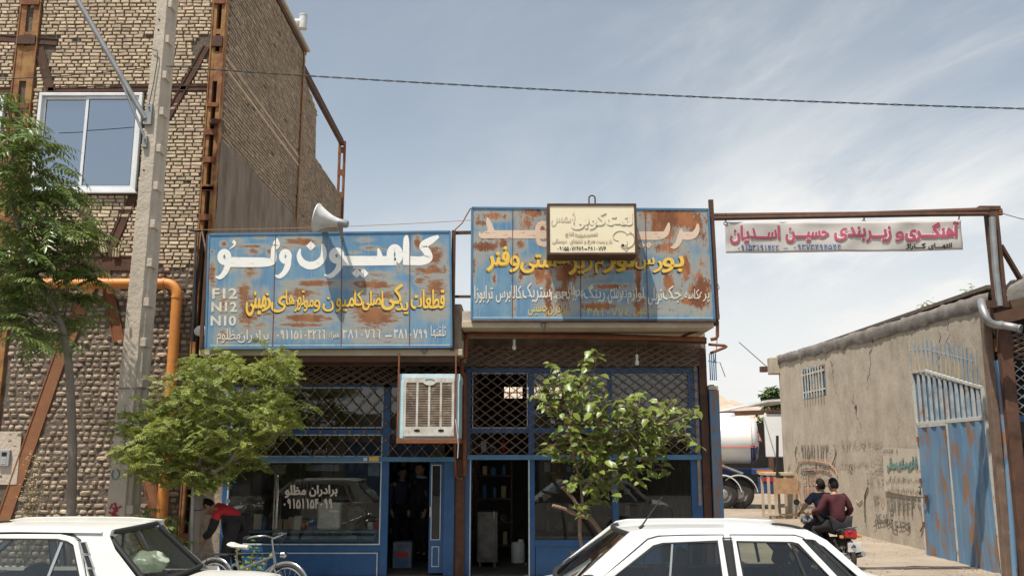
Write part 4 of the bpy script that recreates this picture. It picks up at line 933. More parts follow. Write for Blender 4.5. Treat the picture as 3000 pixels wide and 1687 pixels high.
m=MB();m.bar(PY(6, 1960, 1235, 13.8), PY(6, 2270, 1115, 13.3), .03, .03);m.build('canopy_strut', 'rust_dark', B)
m=MB();p=PY(6, 785, 1135, 13.14);m.tube([p+Vector((0, .01, .09)), p+Vector((.01, -.01, 0)), p+Vector((.005, 0, -.09))], [.02, .035, .018], 8);m.build('rope_knot', 'cable_grey', B)
m=MB();px0, px1=xpx(7, 1562), xpx(7, 1612);m.span((px0, SY-.05, 0), (px1, SY+.20, 3.7));m.build('end_post', 'rust_dark', B, bevel=.01)
m=MB();m.span((xpx(7, 1530), SY-.048, q(1010)), (xpx(7, 1548), SY-.031, q(140)));m.build('plaster_edge', 'rough_plaster', B)
m=MB();bxr=px1+.05
m.span((bx0-.1, SY+.25, 0), (bx0+.0, 20.4, 3.97));m.build('room_wall', 'whitewash', B)
wz0, wz1=PY(7, 380, 350, 20.4).z, PY(7, 380, 280, 20.4).z;wx0, wx1=PY(7, 318, 310, 20.4).x, PY(7, 690, 310, 20.4).x
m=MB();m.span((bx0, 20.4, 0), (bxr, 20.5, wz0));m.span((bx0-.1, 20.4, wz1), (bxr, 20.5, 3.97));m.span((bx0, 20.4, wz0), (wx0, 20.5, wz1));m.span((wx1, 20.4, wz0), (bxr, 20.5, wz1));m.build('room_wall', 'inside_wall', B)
m=MB();m.span((px0+.01, SY+.201, 0), (bxr, 20.4, 3.97));m.build('side_wall', 'rough_plaster', B)
m=MB()
for k in range(9):x=wx0+(wx1-wx0)*k/8;m.span((x-(.012 if k%3 else .05), 20.42, wz0), (x+(.012 if k%3 else .05), 20.46, wz1))
m.span((wx0, 20.425, (wz0+wz1)/2-.012), (wx1, 20.455, (wz0+wz1)/2+.012));m.build('rear_window', 'dark_gap', B)
m=MB();m.span((bx0, SY+.051, -.01), (bxr, 20.4, ZF));m.build('floor', 'shop_floor', B)
IY=SY+1.0
a=PY(7, 165, 1052, IY);b=PY(7, 290, 1360, IY);t=thing('metal_cabinet', 'battered grey metal cabinet just inside the open doorway', 'cabinet', ((a.x+b.x)/2, IY+.25, ZF))
m=MB();m.span((a.x, IY, ZF+.08), (b.x, IY+.5, a.z));m.build('body', 'metal_box', t, bevel=.01)
m=MB();m.span((a.x+.03, IY-.015, ZF+.14), (b.x-.03, IY-.001, a.z-.05));m.build('door', 'metal_box', t, bevel=.005)
m=MB();m.span((b.x-.07, IY-.035, .9), (b.x-.05, IY-.016, 1.02));m.build('handle', 'galv', t)
for x in(a.x+.05, b.x-.05):
 m=MB();m.span((x-.02, IY+.05, ZF), (x+.02, IY+.45, ZF+.079));m.build('foot', 'metal_box', t)
a=PY(7, 375, 1235, SY+1.7);b=PY(7, 460, 1350, SY+1.7);xx=(a.x+b.x)/2;rr=(b.x-a.x)/2
t=thing('plastic_drum', 'white plastic drum on the floor behind the open doorway', 'drum', (xx, SY+1.7, ZF));hh=2*rr*1.45
m=MB();m.lathe([(0, 0), (rr*.95, 0), (rr, .03), (rr, hh-.06), (rr*.9, hh-.01), (0, hh)], 24, Matrix.Translation((xx, SY+1.7, ZF)));m.build('barrel', 'can_white', t)
m=MB();m.lathe([(0, 0), (.05, 0), (.05, .04), (0, .04)], 14, Matrix.Translation((xx+rr*.4, SY+1.7, ZF+hh-.004)));m.build('cap', 'can_white', t)
def rack2(x0, x1, Y, label, seed):
 t=thing('parts_rack', label, 'shelving', ((x0+x1)/2, Y, ZF))
 for(x, y)in((x0, Y), (x1, Y), (x0, Y+.4), (x1, Y+.4)):
  m=MB();m.span((x-.018, y-.018, ZF), (x+.018, y+.018, 2.1));m.build('post', 'rust_dark', t)
 for k in range(5):
  z=ZF+.2+k*.42;m=MB();m.span((x0-.02, Y-.02, z), (x1+.02, Y+.42, z+.025));m.build('shelf', 'wood_dark', t)
  bits(seed+k, x0+.05, x1-.05, Y+.12, z+.025, max(3, int((x1-x0)/.26)), .24, 'stock on the trailer-parts shelves', 'on shelving inside the trailer-parts shop')
rack2(bx0+.08, bx0+.75, SY+2.4, 'dark shelving against the whitewashed wall inside the open doorway', 80)
rack2(1.9, 2.75, 18.2, 'dark shelving seen through the pane beside the end post', 90)
rack2(.6, 1.7, 19.6, 'low shelving along the back wall under the small barred window', 100)
m=MB();nr=0
g=random.Random(9)
wb=MB();z=ZF
while z<3.4:
 y=SY+.3+g.uniform(0, .2)
 while y<20.2:
  L=g.choice((.2, .2, .1));wb.span((bx0-.01, y, z+.006), (bx0+.012+g.uniform(0, .012), y+L-.012, z+.062));y+=L
 z+=.072
wb.build('whitewashed_brickwork', 'whitewash', B)
pendant('bare_bulb', 'bare bulb hanging on a long flex under the trailer sign canopy', 6, (540, 1160), (540, 1310), 13.7, False)
pendant('bare_bulb', 'dim bulb hanging near the blue end of the mesh grille', 6, (1582, 1175), (1582, 1440), 13.7, False)
# ================================================================ painted sign boards
def sign_material(name, blue, pale, rust_a, rust_b, streak):
 m=bpy.data.materials.new(name);MATS[name]=m;m.use_nodes=True;nt=m.node_tree;N=nt.nodes;L=nt.links;b=N['Principled BSDF']
 geo=N.new('ShaderNodeNewGeometry');at=N.new('ShaderNodeAttribute');at.attribute_name='rust'
 def nz(scale, stretch, det=9, rough=.65, off=(0, 0, 0)):
  mp=N.new('ShaderNodeMapping');mp.inputs['Scale'].default_value=stretch;mp.inputs['Location'].default_value=off;L.new(geo.outputs['Position'], mp.inputs[0])
  n=N.new('ShaderNodeTexNoise');n.inputs['Scale'].default_value=scale;n.inputs['Detail'].default_value=det;n.inputs['Roughness'].default_value=rough;L.new(mp.outputs[0], n.inputs[0]);return n.outputs[0]
 def mr(x, a, c, lo=0, hi=1):
  r=N.new('ShaderNodeMapRange');r.inputs[1].default_value=a;r.inputs[2].default_value=c;r.inputs[3].default_value=lo;r.inputs[4].default_value=hi;r.interpolation_type='SMOOTHSTEP';L.new(x, r.inputs[0]);return r.outputs[0]
 def mix(f, a, c):
  x=N.new('ShaderNodeMix');x.data_type='RGBA'
  if isinstance(f, float):x.inputs[0].default_value=f
  else:L.new(f, x.inputs[0])
  for i, q in((6, a), (7, c)):
   if isinstance(q, tuple):x.inputs[i].default_value=(*q, 1)
   else:L.new(q, x.inputs[i])
  return x.outputs[2]
 def ma(op, a, c):
  n=N.new('ShaderNodeMath');n.operation=op
  for i, q in enumerate((a, c)):
   if isinstance(q, (int, float)):n.inputs[i].default_value=q
   else:L.new(q, n.inputs[i])
  return n.outputs[0]
 base=mix(mr(nz(3.2, (1, 1, .55)), .38, .68), blue, pale)
 base=mix(ma('MULTIPLY', mr(nz(9, (3.5, 1, .12), 6), .52, .75), .45), base, (.42, .45, .45))
 base=mix(mr(ma('ADD', at.outputs['Fac'], ma('MULTIPLY', ma('SUBTRACT', nz(11, (1, 1, .25), 8), .5), .5)), .06, .42, 0, .80), base, (.335, .315, .255))
 n1=nz(9, streak, 11, .74);n2=nz(34, streak, 6, .7, (5, 2, 1));f=ma('ADD', at.outputs['Fac'], ma('ADD', ma('MULTIPLY', ma('SUBTRACT', n1, .5), 1.75), ma('MULTIPLY', ma('SUBTRACT', n2, .5), .75)))
 rc=mix(mr(nz(5, (1, 1, .5), 8, .6, (3, 1, 2)), .38, .65), rust_a, rust_b)
 c=mix(mr(f, .46, .74, 0, .95), base, rc)
 L.new(c, b.inputs['Base Color']);L.new(mr(f, .4, .7, .45, .85), b.inputs['Roughness']);b.inputs['Specular IOR Level'].default_value=.35
 bp=N.new('ShaderNodeBump');bp.inputs['Strength'].default_value=.35;bp.inputs['Distance'].default_value=.01;L.new(nz(1.3, (6, 1, .5), 3), bp.inputs['Height']);L.new(bp.outputs[0], b.inputs['Normal'])
 return m
sign_material('sign_blue_a', (.095, .215, .355), (.17, .285, .37), (.20, .075, .028), (.30, .125, .045), (.8, 1, 2.6))
sign_material('sign_blue_b', (.095, .215, .35), (.175, .29, .365), (.17, .055, .02), (.36, .13, .045), (1.5, 1, .8))
def paint(name, c, worn, amt=.60):
 M(name, c, c, 3);m=MATS[name];nt=m.node_tree;N=nt.nodes;L=nt.links;b=N['Principled BSDF']
 for l in list(b.inputs['Base Color'].links):L.remove(l)
 geo=N.new('ShaderNodeNewGeometry');mp=N.new('ShaderNodeMapping');mp.inputs['Scale'].default_value=(.7, 1, 2.4);L.new(geo.outputs['Position'], mp.inputs[0])
 n=N.new('ShaderNodeTexNoise');n.inputs['Scale'].default_value=10;n.inputs['Detail'].default_value=10;n.inputs['Roughness'].default_value=.72;L.new(mp.outputs[0], n.inputs[0])
 r=N.new('ShaderNodeMapRange');r.inputs[1].default_value=amt;r.inputs[2].default_value=amt+.14;L.new(n.outputs[0], r.inputs[0])
 x=N.new('ShaderNodeMix');x.data_type='RGBA';L.new(r.outputs[0], x.inputs[0]);x.inputs[6].default_value=(*c, 1);x.inputs[7].default_value=(*worn, 1);L.new(x.outputs[2], b.inputs['Base Color'])
paint('letter_white', (.80, .78, .73), (.40, .46, .50), .56);paint('letter_cream', (.66, .60, .50), (.36, .36, .34), .52);paint('letter_pink', (.66, .50, .38), (.30, .16, .08), .55)
paint('letter_yellow', (.78, .50, .085), (.42, .22, .06), .62);paint('letter_yellow_old', (.62, .47, .14), (.30, .24, .12), .55);M('letter_shadow', (.045, .035, .03), rough=.8)
def bil(c, a, b):tl, tr, bl, br=c;return((tl[0]*(1-a)+tr[0]*a)*(1-b)+(bl[0]*(1-a)+br[0]*a)*b, (tl[1]*(1-a)+tr[1]*a)*(1-b)+(bl[1]*(1-a)+br[1]*a)*b)
def board(parent, corners, Y, blobs, reg, mat, seams, thick=.05):
 nx, nz=200, 96;vs=[];rv=[]
 X0, Y0, s=REG[reg]
 for j in range(nz+1):
  for i in range(nx+1):
   u, v=bil(corners, i/nx, j/nz);p=onY(u, v, Y)
   w=.0006*noise.noise(Vector((p.x*1.6, p.z*.8, 3)))
   vs.append((p.x, Y+w, p.z))
   zx, zy=(u-X0)*s, (v-Y0)*s;k=.05
   for(cx, cy, rx, ry, st)in blobs:
    d=((zx-cx)/rx)**2+((zy-cy)/ry)**2
    if d<4:k=max(k, st*math.exp(-d*.55))
   rv.append(k)
 n1=len(vs);fs=[]
 for j in range(nz):
  for i in range(nx):k=j*(nx+1)+i;fs.append((k, k+nx+1, k+nx+2, k+1))
 me=bpy.data.meshes.new('panel');off=wloc(parent)
 me.from_pydata([Vector(p)-off for p in vs], [], fs);me.materials.append(MATS[mat]);me.polygons.foreach_set('use_smooth', [True]*len(fs))
 at=me.attributes.new('rust', 'FLOAT', 'POINT');at.data.foreach_set('value', rv);me.update()
 o=bpy.data.objects.new('panel', me);COL.objects.link(o);o.parent=parent;OFF[o.name]=off
 P_=lambda a, b_:onY(*bil(corners, a, b_), Y)
 b=MB();b.add([P_(0, 0)+Vector((0, .012, 0)), P_(1, 0)+Vector((0, .012, 0)), P_(1, 1)+Vector((0, .012, 0)), P_(0, 1)+Vector((0, .012, 0))]+[P_(0, 0)+Vector((0, thick+.012, 0)), P_(1, 0)+Vector((0, thick+.012, 0)), P_(1, 1)+Vector((0, thick+.012, 0)), P_(0, 1)+Vector((0, thick+.012, 0))], [(0, 1, 2, 3), (7, 6, 5, 4), (0, 4, 5, 1), (1, 5, 6, 2), (2, 6, 7, 3), (3, 7, 4, 0)]);b.build('backing', 'rust_dark', parent)
 e=MB();yo=Vector((0, -.004, 0))
 for(a, c)in(((0, 0), (1, 0)), ((0, 1), (1, 1)), ((0, 0), (0, 1)), ((1, 0), (1, 1))):e.bar(P_(*a)+yo, P_(*c)+yo, .030, .014, up=(0, 1, 0))
 e.build('edge_strip', 'blue_old', parent)
 for a, c in seams:
  q=MB();zt=PY(reg, a, 0, Y);u0, v0=px(reg, a, 0);u1, v1=px(reg, c, 0)
  fa=(u0-corners[0][0])/(corners[1][0]-corners[0][0]);fc=(u1-corners[2][0])/(corners[3][0]-corners[2][0])
  q.bar(P_(fa, .01)+Vector((0, -.004, 0)), P_(fc, .99)+Vector((0, -.004, 0)), .010, .008, up=(0, 1, 0));q.build('panel_seam', 'rust', parent)
 return o
S1=thing('shop_sign', 'rusty blue sign board with big white lettering and F12 N12 N10 lines', 'sign', (-2.8, SIG1Y+.03, 3.55))
C1=[px(4, 190, 112), px(4, 2330, 86), px(4, 158, 1122), px(4, 2342, 1108)]
B1=[(320, 195, 30, 22, .8), (430, 165, 50, 20, .6), (560, 215, 140, 16, .7), (590, 262, 60, 24, .8), (1000, 175, 140, 34, .95), (880, 240, 80, 20, .6), (640, 135, 60, 16, .55), (215, 470, 34, 120, .8), (220, 262, 16, 14, .8), (720, 260, 20, 40, .7), (560, 440, 70, 60, .72), (380, 400, 60, 50, .5), (1120, 545, 190, 30, .9), (860, 545, 40, 14, .6), (500, 640, 60, 110, .85), (540, 800, 90, 170, .82), (330, 720, 90, 120, .62), (1010, 640, 160, 60, .8), (930, 720, 120, 60, .6), (1050, 855, 210, 40, .95), (1000, 915, 190, 22, .9), (1250, 860, 60, 60, .5), (1620, 230, 70, 16, .7), (1560, 160, 80, 20, .5), (2040, 180, 30, 60, .9), (2190, 300, 80, 90, .85), (2150, 430, 170, 40, .85), (2280, 420, 22, 40, .8), (2110, 490, 60, 14, .7), (1880, 400, 20, 30, .7), (1490, 540, 30, 20, .7), (1650, 560, 190, 46, .85), (1760, 650, 220, 60, .62), (1650, 830, 190, 100, .95), (1560, 780, 120, 80, .8), (1840, 860, 60, 50, .7), (2200, 580, 110, 90, .8), (2060, 525, 40, 36, .85), (2180, 690, 130, 60, .65), (1620, 950, 200, 40, .6), (330, 1010, 80, 70, .6), (640, 930, 90, 60, .55), (700, 1000, 160, 60, .42), (1100, 1000, 300, 50, .42), (1750, 1040, 300, 40, .5), (2200, 800, 120, 80, .5), (1480, 270, 50, 12, .6), (1700, 250, 70, 12, .5), (1520, 440, 60, 30, .6), (1700, 470, 120, 30, .6), (700, 820, 60, 20, .75), (690, 640, 40, 60, .5)]
board(S1, C1, SIG1Y, B1, 4, 'sign_blue_a', [(782, 752), (1368, 1362), (1972, 1968)])
LY=flatY(SIG1Y-.0015)
m=MB()
brush(m, 4, [[(2228, 128, 26), (2160, 165, 62), (2090, 212, 66), (2128, 272, 66), (2135, 320, 76), (2080, 345, 78), (1990, 345, 80), (1935, 343, 80)], [(1948, 118, 10), (1940, 150, 46), (1942, 260, 64), (1944, 382, 66)], ringstroke(1838, 292, 40, 62, 64, 70, 430), [(1830, 345, 80), (1740, 345, 82), (1550, 346, 86), (1345, 346, 86)], [(1690, 236, 16), (1702, 280, 40), (1710, 340, 60)], ringstroke(1322, 300, 40, 44, 56, 20, 380), [(1360, 310, 52), (1350, 380, 56), (1318, 440, 46), (1265, 480, 40), (1212, 468, 8)], diamond(1500, 456, 42), diamond(1562, 458, 44), [(1196, 196, 20), (1208, 250, 46), (1200, 320, 58), (1150, 372, 66), (1085, 388, 70), (1020, 362, 62), (988, 300, 42), (1000, 240, 14)], diamond(1094, 214, 42), ringstroke(868, 308, 32, 42, 50, 20, 380), [(898, 318, 46), (888, 390, 54), (858, 450, 46), (815, 484, 38), (774, 476, 8)], [(795, 144, 8), (788, 190, 62), (790, 215, 50), (764, 240, 44), (762, 320, 54), (740, 355, 66), (660, 358, 84), (500, 358, 88), (340, 356, 86)], ringstroke(326, 312, 36, 46, 52, 20, 380), [(360, 322, 50), (352, 400, 54), (322, 460, 46), (285, 492, 38), (244, 486, 8)], [(400, 172, 30), (418, 186, 24), (410, 212, 16), (372, 242, 5)]], LY)
m.build('white_lettering', 'letter_white', S1)
m=MB();write(m, [('F12', 218, 588, 442, 686), ('N12', 210, 710, 440, 802), ('N10', 204, 832, 432, 926)], 4, LY, .05);m.build('model_lettering', 'letter_cream', S1)
yl1=[('قطعات', 1978, 600, 2286, 778), ('ید', 1846, 700, 1960, 822), ('کی', 1715, 548, 1912, 790), ('اصلی', 1548, 612, 1738, 790), ('کا', 1476, 600, 1562, 748), ('میو', 1315, 672, 1482, 806), ('ن', 1196, 668, 1302, 800), ('و', 1116, 690, 1180, 802), ('مو', 1030, 690, 1120, 800), ('تو', 975, 606, 1040, 790), ('ر', 945, 690, 985, 800), ('ها', 868, 605, 950, 740), ('ی', 736, 655, 880, 808), ('ز', 655, 630, 742, 800), ('مینی', 514, 616, 702, 842)]
m=MB();write(m, yl1, 4, flatY(SIG1Y-.0012), .028, dx=-5, dy=6);m.build('lettering_shadow', 'letter_shadow', S1)
m=MB();write(m, yl1, 4, flatY(SIG1Y-.0030), .028);m.build('yellow_lettering', 'letter_yellow', S1)
m=MB();write(m, [('تلفنها', 2158, 915, 2292, 1034), ('۳۸۱۰۷۹۹', 1828, 952, 2132, 1032), ('۳۸۱۰۷٦٦', 1372, 956, 1722, 1032), ('همراه', 1258, 968, 1342, 1050), ('۰۹۱۱۵۱۰۳۲٦٦', 780, 958, 1228, 1040), ('برادران', 446, 955, 720, 1075), ('مظلوم', 258, 945, 468, 1100)], 4, LY, .008)
m.bar(PY(4, 1752, 1014, SIG1Y-.0030), PY(4, 1812, 1012, SIG1Y-.0030), .022, .004, up=(0, 1, 0));m.build('phone_lettering', 'letter_cream', S1)
m=MB();m.bar(PY(4, 200, 1097, SIG1Y-.0012), PY(4, 2330, 1092, SIG1Y-.0012), .010, .004, up=(0, 1, 0));m.build('border_line', 'letter_cream', S1)
m=MB();xq=PY(4, 2350, 600, 13.26).x;m.span((xq-.02, 13.23, PY(4, 2350, 1140, 13.26).z), (xq+.04, 13.30, PY(4, 2350, 78, 13.26).z));m.span((PY(4, 150, 600, 13.3).x-.02, 13.27, ze1), (PY(4, 150, 600, 13.3).x+.03, 13.31, PY(4, 190, 112, 13.3).z));m.build('sign_post', 'rust_dark', S1)
m=MB()
for k in range(3):
 x=-4.3+k*1.55;m.bar((x, 13.29, 5.1), (x, 15.0, 3.75), .03, .03)
m.build('rear_stay', 'rust_dark', S1)
t=thing('steel_bracket', 'dark steel crossbars bridging the gap between the two blue signs', 'bracket', (-.8, 13.3, 4.2))
m=MB();m.bar(PY(0, 1140, 586, 13.32), PY(0, 1186, 585, 13.32), .04, .05);m.build('crossbar', 'rust_dark', t)
m=MB();m.bar(PY(0, 1138, 746, 13.32), PY(0, 1186, 746, 13.32), .03, .04);m.build('crossbar', 'rust_dark', t)
m=MB();m.tube([PY(6, 35, 330, 13.3), PY(6, 100, 270, 13.28), PY(6, 130, 215, 13.25), PY(6, 170, 145, 13.2)], .010, 6);m.build('loose_wire', 'wire_orange', t)
hp0=PY(0, 798, 548, 12.92);hp1=PY(0, 868, 563, 12.92)
hd=(hp1-hp0).normalized()
H1=thing('loudspeaker', 'white horn loudspeaker mounted on top of the blue truck sign', 'loudspeaker', PY(0, 862, 590, 13.25))
TT=Matrix.Translation(hp0)@(-hd).to_track_quat('Z', 'Y').to_matrix().to_4x4()
hl=(hp1-hp0).length;k=.215
pr=[]
for i in range(15):
 u=i/14;pr.append((.055+(k-.055)*(1-u)**1.7, -hl*.86*u))
m=MB();m.lathe([(k-.012, .012), (k+.006, .016), (k+.010, 0)]+pr[1:], 36, TT);m.lathe([(k-.012, .012)]+[(r_-.012, z_)for r_, z_ in pr], 36, TT);m.build('horn', 'vent_white', H1, recalc=False)
m=MB();m.lathe([(0, -hl*.86+.05), (.062, -hl*.86+.04), (.062, -hl-.02), (.045, -hl-.05), (0, -hl-.06)], 20, TT);m.build('driver', 'galv', H1)
m=MB();m.lathe([(0, -.16), (.05, -.15), (.055, -.05), (.02, -.02), (0, -.018)], 18, TT);m.build('centre_cone', 'metal_box', H1)
pb_=TT@Vector((0, 0, -hl*.8));zt_=PY(0, 862, 590, 13.25).z
m=MB();m.bar((pb_.x, 13.23, zt_-.12), pb_, .04, .03);m.tube([TT@Vector((.065, 0, -hl*.9)), TT@Vector((-.065, 0, -hl*.9))], .012, 6);m.build('bracket', 'galv', H1)
S2=thing('shop_sign', 'tall blue sign board eaten by rust behind the cream light box', 'sign', (1.2, SIG2Y+.03, 3.95))
C2_=[px(6, 182, 142), px(6, 2186, 156), px(6, 178, 1086), px(6, 2240, 1086)]
B2=[(1900, 235, 250, 90, 1.0), (1760, 190, 120, 40, .9), (1800, 330, 130, 90, .95), (2080, 280, 80, 120, .9), (2000, 200, 170, 30, .9), (1850, 480, 130, 60, .8), (700, 185, 130, 40, .85), (640, 260, 70, 90, .75), (350, 215, 160, 36, .75), (260, 270, 60, 40, .7), (300, 470, 130, 44, .9), (440, 450, 50, 60, .85), (330, 400, 130, 50, .62), (760, 330, 60, 80, .8), (760, 700, 60, 90, .9), (830, 850, 34, 260, .9), (1000, 690, 110, 90, 1.0), (960, 860, 70, 110, .9), (1590, 800, 26, 330, .9), (1850, 770, 50, 110, .85), (2000, 650, 50, 120, .9), (2120, 850, 100, 160, .95), (2040, 930, 90, 40, .9), (590, 450, 40, 50, .85), (560, 560, 30, 60, .6), (1350, 810, 190, 24, .85), (1250, 975, 160, 34, .9), (1450, 650, 260, 24, .75), (200, 640, 14, 90, .85), (2150, 620, 50, 90, .6), (600, 720, 40, 60, .7), (370, 740, 20, 50, .7), (1600, 950, 60, 60, .8), (2150, 400, 40, 90, .7), (920, 980, 160, 70, .6), (1900, 850, 150, 140, .5), (250, 560, 60, 90, .42), (1750, 1000, 500, 50, .45), (1150, 720, 200, 40, .5), (540, 950, 20, 130, .5), (750, 620, 150, 60, .6)]
board(S2, C2_, SIG2Y, B2, 6, 'sign_blue_b', [(527, 523), (1100, 1105), (1650, 1678)])
LY2=flatY(SIG2Y-.0015)
m=MB()
brush(m, 6, [[(312, 222, 8), (322, 262, 40), (340, 320, 52), (350, 365, 60)], [(244, 345, 6), (262, 378, 40), (320, 368, 66), (420, 367, 68), (600, 367, 70), (870, 367, 70)], ringstroke(782, 330, 44, 56, 44, 0, 360), [(740, 400, 30), (755, 440, 40), (800, 452, 44), (850, 430, 40)], [(1852, 268, 14), (1846, 310, 38), (1822, 362, 52), (1760, 378, 70), (1640, 378, 72), (1520, 378, 72)], diamond(1622, 460, 30), diamond(1682, 458, 30), [(2098, 278, 16), (2092, 330, 44), (2060, 372, 60), (2000, 380, 70), (1948, 372, 56)], [(1958, 318, 20), (1952, 380, 50), (1930, 440, 44), (1896, 474, 34), (1864, 474, 6)]], LY2)
m.build('white_lettering', 'letter_pink', S2)
yl2=[('بو', 1790, 548, 1985, 700), ('ر', 1715, 590, 1800, 698), ('س', 1562, 560, 1735, 668), ('لو', 1405, 500, 1560, 694), ('ا', 1385, 520, 1408, 622), ('ز', 1290, 510, 1392, 704), ('م', 1222, 556, 1300, 704), ('ز', 1130, 520, 1208, 694), ('یر', 1000, 560, 1140, 718), ('شا', 895, 490, 1010, 625), ('ستی', 590, 536, 900, 704), ('و', 498, 545, 590, 696), ('فنر', 304, 466, 504, 690)]
m=MB();write(m, yl2, 6, flatY(SIG2Y-.0012), .045, dx=-5, dy=7);m.build('lettering_shadow', 'letter_shadow', S2)
m=MB();write(m, yl2, 6, flatY(SIG2Y-.0030), .045);m.build('yellow_lettering', 'letter_yellow', S2)
m=MB();write(m, [('پره', 2112, 852, 2198, 946), ('کاسه', 1985, 830, 2110, 916), ('جک', 1800, 800, 1958, 948), ('تریلی', 1675, 815, 1795, 966), ('لوازم', 1500, 815, 1642, 955), ('تر', 1440, 840, 1500, 930), ('مزبندی', 1338, 805, 1470, 955), ('رینگ', 1130, 790, 1312, 942), ('محور', 1035, 830, 1128, 932), ('های', 980, 770, 1060, 915), ('BP', 893, 850, 986, 915, .05), ('ا', 848, 855, 862, 925), ('ستریک', 610, 775, 850, 948), ('کالابرس', 384, 800, 602, 946), ('ترابوزا', 202, 800, 360, 952)], 6, LY2, .012);m.build('phrase_lettering', 'letter_cream', S2)
m=MB();write(m, [('تلفن', 1552, 985, 1668, 1058), ('۳۸۱۰۷۷٤', 1155, 990, 1522, 1056), ('برادران', 828, 960, 988, 1052), ('حسینی', 658, 955, 822, 1056)], 6, LY2, .008)
for(x, y)in((2106, 905), (1962, 912), (1650, 905), (1332, 905), (1116, 903), (880, 900), (600, 905), (356, 905)):p=PY(6, x, y, SIG2Y-.002);m.box(p, (.03, .004, .03), 0, 0, Matrix.Rotation(R(45), 4, 'Y'))
m.build('old_yellow_lettering', 'letter_yellow_old', S2)
m=MB();m.bar(PY(6, 185, 1072, SIG2Y-.0012), PY(6, 2230, 1076, SIG2Y-.0012), .010, .004, up=(0, 1, 0));m.build('border_line', 'letter_cream', S2)
m=MB();a=PY(6, 2208, 75, 13.16);b=PY(6, 2262, 1090, 13.16);m.bar(b, a, .07, .05, up=(0, 1, 0));m.build('sign_post', 'rust_dark', S2)
m=MB();m.bar(PY(6, 2255, 1085, 13.2)+Vector((0, .04, -.1)), PY(6, 2208, 320, 13.2)+Vector((.03, .04, 0)), .06, .05, up=(0, 1, 0));m.bar(PY(6, 176, 1096, 13.12), PY(6, 2250, 1100, 13.12), .045, .06, up=(0, 1, 0));m.build('sign_frame', 'rust_dark', S2)
m=MB()
for k in range(3):x=-.3+k*1.5;m.bar((x, 13.19, 5.4), (x, 15.0, 4.15), .03, .03)
m.build('rear_stay', 'rust_dark', S2)
m=MB();g=random.Random(8)
for k in range(9):
 x0_, y0_=2255+g.uniform(-8, 22), 760+k*30;m.tube([PY(6, x0_, y0_, 13.22), PY(6, x0_+g.uniform(-20, 30), y0_+60, 13.22), PY(6, x0_+g.uniform(-25, 25), y0_+130, 13.22), PY(6, x0_+g.uniform(-10, 10), y0_+190, 13.22)], .006, 5)
m.build('tied_wire', 'cable_grey', S2)
BY=12.68
def P6(x, y):return PY(6, x, y, BY)
bl, br, bt, bb=P6(822, 300).x, P6(1582, 300).x, P6(1200, 104).z, P6(1200, 540).z
LBX=thing('light_box_sign', 'faded cream light box sign hung in front of the tall rusty sign', 'sign', ((bl+br)/2, BY+.2, bb))
t_=.035
m=MB();m.span((bl, BY, bt-t_), (br, SIG2Y-.02, bt));m.span((bl, BY, bb), (br, SIG2Y-.02, bb+t_));m.span((bl, BY, bb+t_), (bl+t_, SIG2Y-.02, bt-t_));m.span((br-t_, BY, bb+t_), (br, SIG2Y-.02, bt-t_));m.build('casing', 'rust_dark', LBX, bevel=.004)
M('lightbox_cream', (.80, .72, .52), (.76, .66, .45), 1.5, (.35, .7), .5, c3=(.50, .33, .17), ramp3=(.70, .82), scale3=4)
m=MB();m.span((bl+t_+.001, BY+.012, bb+t_+.001), (br-t_-.001, BY+.05, bt-t_-.001));m.build('face', 'lightbox_cream', LBX)
m=MB();a=P6(1178, 100);b=P6(1230, 100);pts=[Vector((a.x, BY+.05, bt-.01)), Vector((a.x, BY+.05, bt+.09))]+[Vector(((a.x+b.x)/2+(b.x-a.x)/2*math.cos(q), BY+.05, bt+.09+(b.x-a.x)/2*math.sin(q)))for q in[math.pi*(1-i/8)for i in range(1, 8)]]+[Vector((b.x, BY+.05, bt+.09)), Vector((b.x, BY+.05, bt-.01))]
m.tube(pts, .011, 8);m.build('lifting_loop', 'rust_dark', LBX, recalc=False)
M('letter_taupe', (.50, .42, .31), rough=.8);M('letter_tan', (.54, .45, .33), rough=.8);M('letter_black', (.03, .03, .028), rough=.7);M('letter_ivory', (.78, .69, .50), rough=.7)
FYB=BY+.012
big=[('لنت', 1320, 178, 1546, 296), ('کوبی', 1020, 172, 1322, 330)]
m=MB();write(m, big, 6, flatY(FYB-.001), .05, dx=3, dy=5);m.build('big_lettering_shadow', 'letter_taupe', LBX)
m=MB();write(m, big, 6, flatY(FYB-.0035), .035);m.build('big_lettering', 'letter_ivory', LBX)
m=MB();write(m, [('شمس', 862, 178, 1058, 300)], 6, flatY(FYB-.003), .0, shear=.2);write(m, [('تعمیر', 1150, 350, 1248, 388), ('صفحه', 1055, 350, 1148, 388), ('کلاج', 972, 346, 1050, 388), ('باز و بست', 1235, 408, 1370, 446), ('چرخ', 1160, 408, 1228, 446), ('و لنتهای', 1010, 402, 1150, 446), ('دیسکی', 862, 402, 985, 446)], 6, flatY(FYB-.003), .02);m.build('small_lettering', 'letter_tan', LBX)
m=MB();write(m, [('۳۸۱۰۷۷۴', 1165, 470, 1322, 504), ('۰۹۱۵۵۰۷۶۴۸۹', 902, 470, 1130, 504)], 6, flatY(FYB-.003), .03);m.bar(P6(1136, 490)+Vector((0, .008, 0)), P6(1160, 490)+Vector((0, .008, 0)), .012, .004, up=(0, 1, 0));m.build('number_lettering', 'letter_black', LBX)
m=MB()
def arc(cx, cy, rx, ry, a0, a1, rad, n=18):
 m.tube([PY(6, cx+rx*math.cos(R(a0+(a1-a0)*i/n)), cy+ry*math.sin(R(a0+(a1-a0)*i/n)), FYB-.003)for i in range(n+1)], rad, 5)
